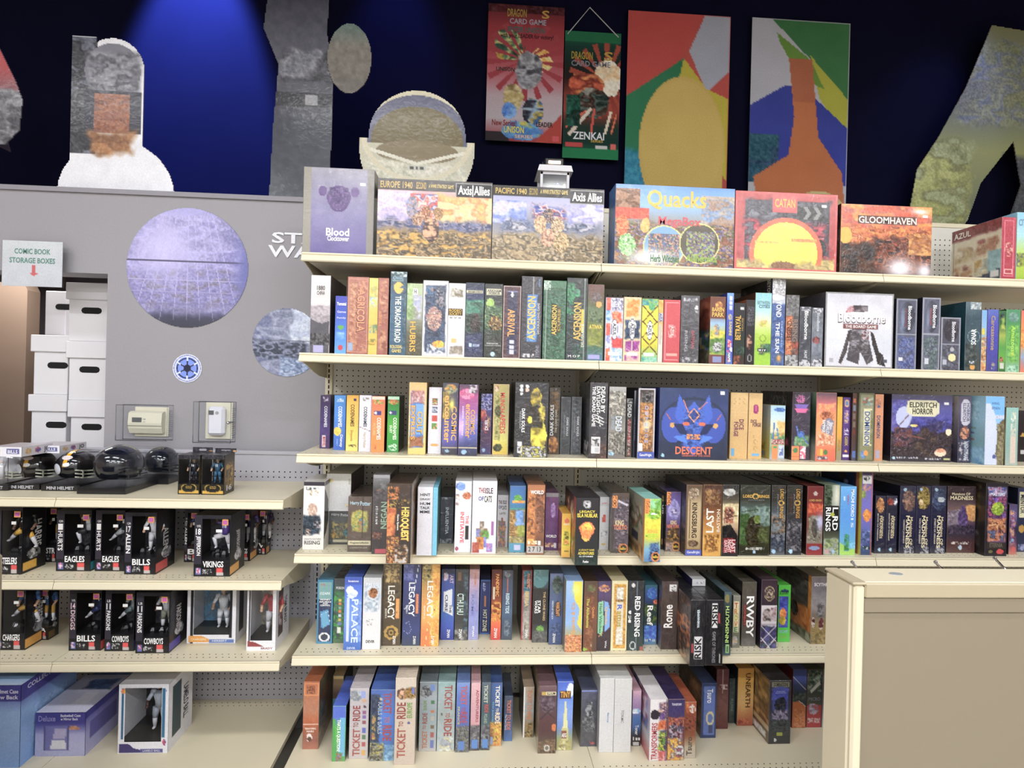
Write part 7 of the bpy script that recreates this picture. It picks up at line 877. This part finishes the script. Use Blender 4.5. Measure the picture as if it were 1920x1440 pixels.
fig_box(346, 372, 955, 1054, zB_, 'QB', '17', 'ALLEN', 'B', 'mostly hidden black figure box with red number behind purple player box', '283890', 'd8d8e0', 'e0e0e8', 'd8a888', 0, 'c83838', d=.1)
fig_box(364, 432, 966, 1081, zB_, 'WR', '18', 'JEFFERSON', 'VIKINGS', 'black figure box with purple-shirted kicking player near the shelf end', '50308c', 'd8d4dc', '40247c', '6c4834', 1, 'd89838')
fig_box(440, 470, 958, 1052, zB_, 'WR', '18', 'JEFFERSON', 'KINGS', 'black figure box half hidden behind the purple player box', '44307c', 'c8c4cc', '40247c', '6c4834', 0, 'd89838', d=.12)
fig_box(480, 500, 952, 1040, zB_, 'WR', '18', 'JEFFERSON', 'V', 'rearmost black figure box at the right of middle left shelf', '30244c', 'a8a4ac', '40247c', '6c4834', 0, 'c88828', d=.06)
# lower figure shelf
fig_box(-8, 48, 1100, 1219, zC_, 'QB', '10', 'HERBERT', 'CHARGERS', 'black figure box with yellow and blue diving player at left edge', '3068b8', 'e8b030', '3068b8', 'd8a888', 2, 'e0a030')
fig_box(62, 92, 1100, 1200, zC_, 'QB', '10', 'HERBERT', 'LA', 'black figure box with dim helmet print behind the diving player', '3068b8', 'e8b030', '3068b8', 'd8a888', 0, '705020', d=.06)
fig_box(130, 190, 1105, 1220, zC_, 'WR', '14', 'DIGGS', 'BILLS', 'black figure box with navy running player, left of lower group', '24306c', '24306c', '24306c', '6c4834', 2, 'c83838', nc='e8c8d0')
fig_box(197, 252, 1106, 1221, zC_, 'LB', '11', 'PARSONS', 'COWBOYS', 'black figure box, crouched player, middle of the lower three', 'a0a8b0', '6c7c80', '889098', '5c4438', 2, '3c3880')
fig_box(255, 318, 1111, 1225, zC_, 'LB', '11', 'PARSONS', 'COWBOYS', 'black figure box with khaki player, right of the lower three', 'c0c0c8', '8a8c7c', '889098', '5c4438', 0, '4838a0')
# large white window cartons
def big_box(xl, xr, yt, yb, zs, frame, lab, kit, side, win, d=.16, back='b 8090a0 a0a8b0 606870;m 0 0 1 1 8 70889c 5898c8 a0b0bc', sd='r', head=None, num=None):
    Y = max(on_z((xl+xr)/2, yb, zs).y, -.12); X0 = on_y(xl, (yt+yb)/2, Y).x; X1 = on_y(xr, (yt+yb)/2, Y).x; h = on_y((xl+xr)/2, yt, Y).z-zs
    d = min(d, DB-.01-Y)
    e, W0, W1, H0, H1 = carton_win('figure_box', X0, X1, Y, d, zs, h, frame, win, 1, side, sd, lab, 'figure box', 'large white window boxes with figures', 'c8c8d0', back)
    j, p, hl, sk = kit
    mini_figure(e, ((W0+W1)/2+.02, d*.45, H0+.004), (H1-H0)*.92, j, p, hl, sk, 0, num)
    return e
big_box(351, 443, 1100, 1206, zC_, 'b e4e4ee;r .07 0 .13 1 20242c;r .86 .0 .92 .9 20242c;p e89c30 .03 .87 .3 .87 .45 .93 .45 .98 .03 .98;r .45 .93 .97 .99 5878c0;t h .08 .91 .4 .95 f4e0b0 CHARGERS;t h .52 .94 .82 .975 d8e0f0 HERBERT', 'white window box with tall white-kit player and orange corner stripe', ('d8dce8', 'd8dce8', 'd8a830', 'd8a888'), 'b dcdce6;r .2 .1 .5 .85 20242c', (.14, .86, .05, .85), num='10')
big_box(463, 518, 1098, 1220, zC_, 'b dcdce4;r .06 .02 .12 .85 24242c;p 8a3438 .03 .85 .3 .87 .6 .94 .03 .94;r .03 .96 .97 1 e8e8f0;t h .5 .95 .9 .98 883338 BRADY', 'white window box with red corner, turned at the shelf end', ('b83038', 'c8c8d0', 'b0b0b8', 'd8a888'), 'b dcdce6;r .15 .12 .5 .85 3c2c30;m .15 .2 .5 .7 3 8a2c38 3c2c30 c8c0c8;t d .6 .3 .8 .75 24242c TOM BRADY', (.14, .88, .05, .84), back='b a0988c b0a898 7c7468;m 0 0 1 1 10 a09a90 b8b0a0 8c8478', d=.17)
big_box(222, 316, 1283, 1412, .178, 'b e0e0ea;r .06 .06 .1 .9 206088;r .87 .06 .93 .78 206890;p e0e0ea .06 .8 .2 .8 .3 .88 .95 .9 .95 1 .03 1;p 3c3070 .03 .86 .2 .86 .32 .93 .45 .95 .45 .99 .03 .99;r .45 .94 .9 .99 4c4c90;k .12 .1 .08 .04 3 e8c040 e07838;k .92 .85 .035 .05 2 d84858 4858b8;t h .5 .95 .85 .98 c8c8e0 LAMELO BALL;t h .88 .08 .95 .11 30609c 01', 'largest white window box with basketball figure on the bottom left deck', ('b8c0d0', 'b0b8c8', '281c18', '4c342c'), 'b d8d8e2;r .15 .1 .5 .85 1c3c48;t d .6 .25 .82 .75 24242c LAMELO BALL', (.13, .86, .05, .84), d=.2, back='b 2c2c34 242428;m 0 0 1 1 8 2c2c32 35353c 26262c;o .2 .4 .12 .12 .2 44444c')
# display-case cartons on the deck
def case_box(xl, xr, yt, yb, d, front, side, top, lab, zs=.178):
    Y = max(on_z((xl+xr)/2, yb, zs).y, -.14); X0 = on_y(xl, (yt+yb)/2, Y).x; X1 = on_y(xr, (yt+yb)/2, Y).x; h = on_y((xl+xr)/2, yt, Y).z-zs
    d = min(d, DB-.02-Y); m = MB(); w_ = X1-X0
    o = sheet('display_case_box', (X0, Y, zs+h), (w_, 0, 0), (0, 0, -h), front, PM, None, .001, .005)
    sheet('side_panel', (X1, Y, zs+h), (0, d, 0), (0, 0, -h), side, PM, o, .001, .006); sheet('top_panel', (X0, Y+d, zs+h), (w_, 0, 0), (0, -d, 0), top, PM, o, .001, .006)
    MB().color('8888b8').box(X0+.0015, X1-.0015, Y+.0015, Y+d, zs, zs+h-.0015).build('carton', PM, o)
    return tag(o, lab, 'display case box', 'boxed display cases on the left deck')
case_box(66, 160, 1336, 1418, .3, 'b 3c3890 3c3890 a8a8d8 b0b0dc a8acd8;r 0 0 1 .22 38348c;r .18 .3 .66 .88 6c6cb0;f .18 .3 .66 .88 .02 44427c;p d8d8e4 .34 .62 .6 .62 .62 .84 .3 .84;p b0a8d0 .38 .36 .62 .36 .6 .6 .36 .6;k .78 .36 .1 .05 3 d89c7c c08868;t h .06 .07 .4 .2 8c88c8 Deluxe;t h .5 .04 .9 .1 d8d8f0 Basketball Case;t h .5 .12 .85 .18 d8d8f0 w Mirror Back', 'b 4c489c 9a9ad0 a0a0d0;r 0 0 1 .16 38348c;r .1 .3 .7 .7 5c58a0', 'b c8c8e4 d0d0e8;m .3 .1 .9 .4 6 3c68a8 4878b8 38508c;r .5 .5 .8 .8 e0e0f0', 'purple and pale blue display case carton in front on the bottom deck')
case_box(-60, 38, 1285, 1440, .32, 'b 3c3890 8cb0e0 88a8dc 6c98d8;r 0 0 1 .2 38348c;n .03 8;t h .5 .05 .95 .1 d8d8f0 Helmet Case;t h .6 .12 .95 .17 d8d8f0 w Back', 'b 38348c 7ca4dc 80a4d8 6c98d8;r 0 .0 1 .2 38348c;n .04 6;t h .1 .04 .5 .1 c8c8e8 COLLECT;m .2 .35 .8 .9 2 88acdc 7ca4d8 7ca4d8', 'b d0d0e4 3880d0 b8c8e4', 'tall pale blue display case carton at the bottom left frame edge')
case_box(150, 228, 1282, 1350, .2, 'b 3868b0 4070b0 b0b0d8;r 0 .4 1 .6 d0d0e4;t h .2 .1 .9 .35 30508c CRYSTAL', 'b 3c3880 585898', 'b b0b4cc 3c68a8 a8b0cc', 'blue and lilac display case carton behind the front one')
# mini helmets in clear cases
def helmet(xl, xr, yt, yb, shell, stripe, lab, base_txt, face=1, depth=.13, oval=True, Yo=None):
    z = zA_; Y = on_z((xl+xr)/2, yb, z).y if Yo is None else Yo; X0 = on_y(xl, (yt+yb)/2, Y).x; X1 = on_y(xr, (yt+yb)/2, Y).x; h = on_y((xl+xr)/2, yt, Y).z-z; w_ = X1-X0
    e = empty('mini_helmet', ((X0+X1)/2, Y, z), lab, 'mini helmet', 'boxed mini helmets on the top left shelf')
    b = MB().color('20202c').box(-w_/2, w_/2, 0, depth+.05, 0, .026, .002).build('plinth', DARK, e)
    t = MB(); put_text(t, base_txt, (-w_/2, 0, .026), (w_, 0, 0), (0, 0, -.026), 'h', .15, .25, .85, .75, 'b8b8c0', (0, -1, 0)); t.build('lettering', PM, b)
    r = min(w_*.43, (h-.03)*.62); zc_ = .03+r*.95; yc = .02+r*1.2
    s = MB(); s.ball((0, yc, zc_), (r*1.12, r*1.2, r), 24, 14, 0, .74); sh = s.build('shell', material('helmet_shell', shell, .08, coat=1), e, True)
    st = MB(); vs = []
    for j in range(13):
        a = math.pi*(.02+j/12*.9)
        for q in (-1, 1): vs.append((q*r*.12+0, yc-r*1.215*math.cos(a), zc_+r*1.015*math.sin(a)))
    st.add(vs, [(2*j, 2*j+1, 2*j+3, 2*j+2) for j in range(12)])
    if stripe: st.build('stripe', material('helmet_stripe', stripe, .2), sh)
    if oval:
        d_ = MB(); c = Vector((-.0, 0, 0)); n = 18
        for cx, cz_, rx, rz, col in ((-.55, -.1, .34, .34, 'd0d4e0'), (-.0, .62, .32, .12, 'e8d8d8'), (.1, .2, .2, .12, 'e8e8e8')):
            pts = []
            for k_ in range(4):
                for i in range(n):
                    f_ = k_/3; u = cx+f_*rx*math.cos(2*math.pi*i/n); v = cz_+f_*rz*math.sin(2*math.pi*i/n); q = max(0., 1-(u/1.12)**2-v*v); pts.append((u*r, yc-r*1.2*math.sqrt(q)-.0025, zc_+v*r))
            d_.color(col); d_.add(pts, [(k_*n+i, k_*n+(i+1) % n, (k_+1)*n+(i+1) % n, (k_+1)*n+i) for k_ in range(3) for i in range(n)])
        d_.build('decals', PM, sh)
    g = MB(); fx = face
    for k in range(3):
        zz = zc_-r*(.15+.22*k); g.tube([(fx*r*.55, yc-r*1.0, zz), (fx*r*1.0, yc-r*.95, zz-.003), (fx*r*1.35, yc-r*.45, zz-.005), (fx*r*1.4, yc, zz-.005)], .0032, 6)
    g.tube([(fx*r*1.0, yc-r*.95, zc_-r*.15), (fx*r*1.0, yc-r*.95, zc_-r*.62)], .003, 6); g.build('face_mask', material('mask_grey', 'b8b8a8' if oval else '14161c', .3), sh)
    c = MB(); t_ = .0015; a0, a1, d1 = -w_/2, w_/2, depth+.05
    for q in ((a0, a1, 0, t_, .026, h), (a0, a1, 0, d1, h-t_, h), (a0, a0+t_, 0, d1, .026, h), (a1-t_, a1, 0, d1, .026, h)): c.box(*q)
    c.build('clear_case', CLEAR, e)
helmet(-45, 15, 848, 920, 'd8d8e0', '', 'white mini helmet cut by the left frame edge', 'MINI HELMET', 1)
helmet(5, 74, 856, 919, '0c1018', 'e0a828', 'black mini helmet with yellow stripe, left of its twin', 'MINI HELMET', 1)
helmet(77, 150, 858, 921, '0c1018', 'e0a828', 'black mini helmet with yellow stripe, nearer the big helmets', 'MINI HELMET', 1)
helmet(144, 236, 852, 927, '0c1220', '', 'large glossy navy-black helmet in front clear case', ' ', 1, .2, False)
helmet(246, 316, 851, 908, '0c1220', '', 'large glossy navy-black helmet behind the front one', ' ', 1, .12, False)
for xl, x2, yt, yb, Y, lab in ((-25, 41, 838, 856, .05, 'flat white figure carton lying on the leftmost helmet case'), (45, 112, 834, 848, .19, 'second flat white carton lying behind on the helmet cases')):
    X0 = on_y(xl, 850, Y).x; X1 = on_y(x2, 850, Y).x; z0 = on_y(0, yb, Y).z; z1 = on_y(0, yt, Y).z
    o = sheet('figure_carton', (X0, Y, z1), (X1-X0, 0, 0), (0, 0, z0-z1), 'b e0e0e8;r .55 .2 .92 .75 505090;k .3 .5 .1 .3 3 d8a848 e8c878;t h .6 .3 .88 .66 e8e8f4 BILLS', PM, None, .001, .004)
    MB().color('b8b0b8').box(X0+.0015, X1-.0015, Y+.0015, Y+.17, z0, z1-.0005).build('carton', PM, o)
    sheet('side_panel', (X1, Y, z1), (0, .17, 0), (0, 0, z0-z1), 'b c8c4cc;k .2 .5 .1 .3 2 c8a878 b89868;k .5 .5 .09 .3 2 c04858 4850a0;t h .7 .2 .9 .9 24242c JO', PM, o, .001, .004)
    tag(o, lab, 'carton')
# gold window boxes with hang tabs
def gold_box(xl, xr, yt, yb, jersey, num, lab):
    z = zA_; Y = on_z((xl+xr)/2, yb, z).y; X0 = on_y(xl, 890, Y).x; X1 = on_y(xr, 890, Y).x; h = on_y((xl+xr)/2, 853, Y).z-z
    e, W0, W1, H0, H1 = carton_win('figure_box', X0, X1, Y, .1, z, h, 'b 26241c;m 0 0 1 .1 2 26262c 3c3c48 181820;r 0 .84 1 1 1c1a18;r .06 .9 .94 .97 c89c28;e .5 .84 .34 .1 1c1a18;o .5 .84 .36 .12 .12 a88830;t h .36 .78 .64 .85 a88830 GOLD', (.04, .96, .11, .74), 1, 'b 2c2418 6c5420 2c2418;m .1 .2 .9 .9 4 8a6c28 2c2418 b89038;t h .2 .78 .7 .92 c8d0e8 16', 'r', lab, 'figure box', 'gold hang-tab boxes with small figures', '26242a', 'b 4c3830 584038 3c2c28;m 0 0 1 1 5 4c3a34 5c463c 382a28')
    mini_figure(e, ((W0+W1)/2, .045, H0), (H1-H0)*1.0, jersey, jersey, 'a88c70', 'd0a888', 0, num, sock=jersey)
    w_ = X1-X0; hh = on_y((xl+xr)/2, yt, Y+.1).z-z
    mk = lambda u, v: ~(((u-.5)/.22)**2+((v-.5)/.2)**2 < 1)
    sheet('hang_tab', (-w_/2+.01, .1, hh), (w_-.004, 0, 0), (0, 0, -(hh-h)), 'b 26262e;m 0 0 1 1 2 26262e 3c3c4c 1a1a22;r .84 .6 .97 .8 c89858', PM, e, .001, .003, 2, mk)
gold_box(334, 375, 838, 927, '1c2430', '16', 'gold-trimmed hang-tab box with dark-shirted figure, left of the pair')
gold_box(378, 421, 840, 928, '205c80', '15', 'gold-trimmed hang-tab box with blue-shirted figure, right of the pair')
# small price stickers on the fronts of large boxes
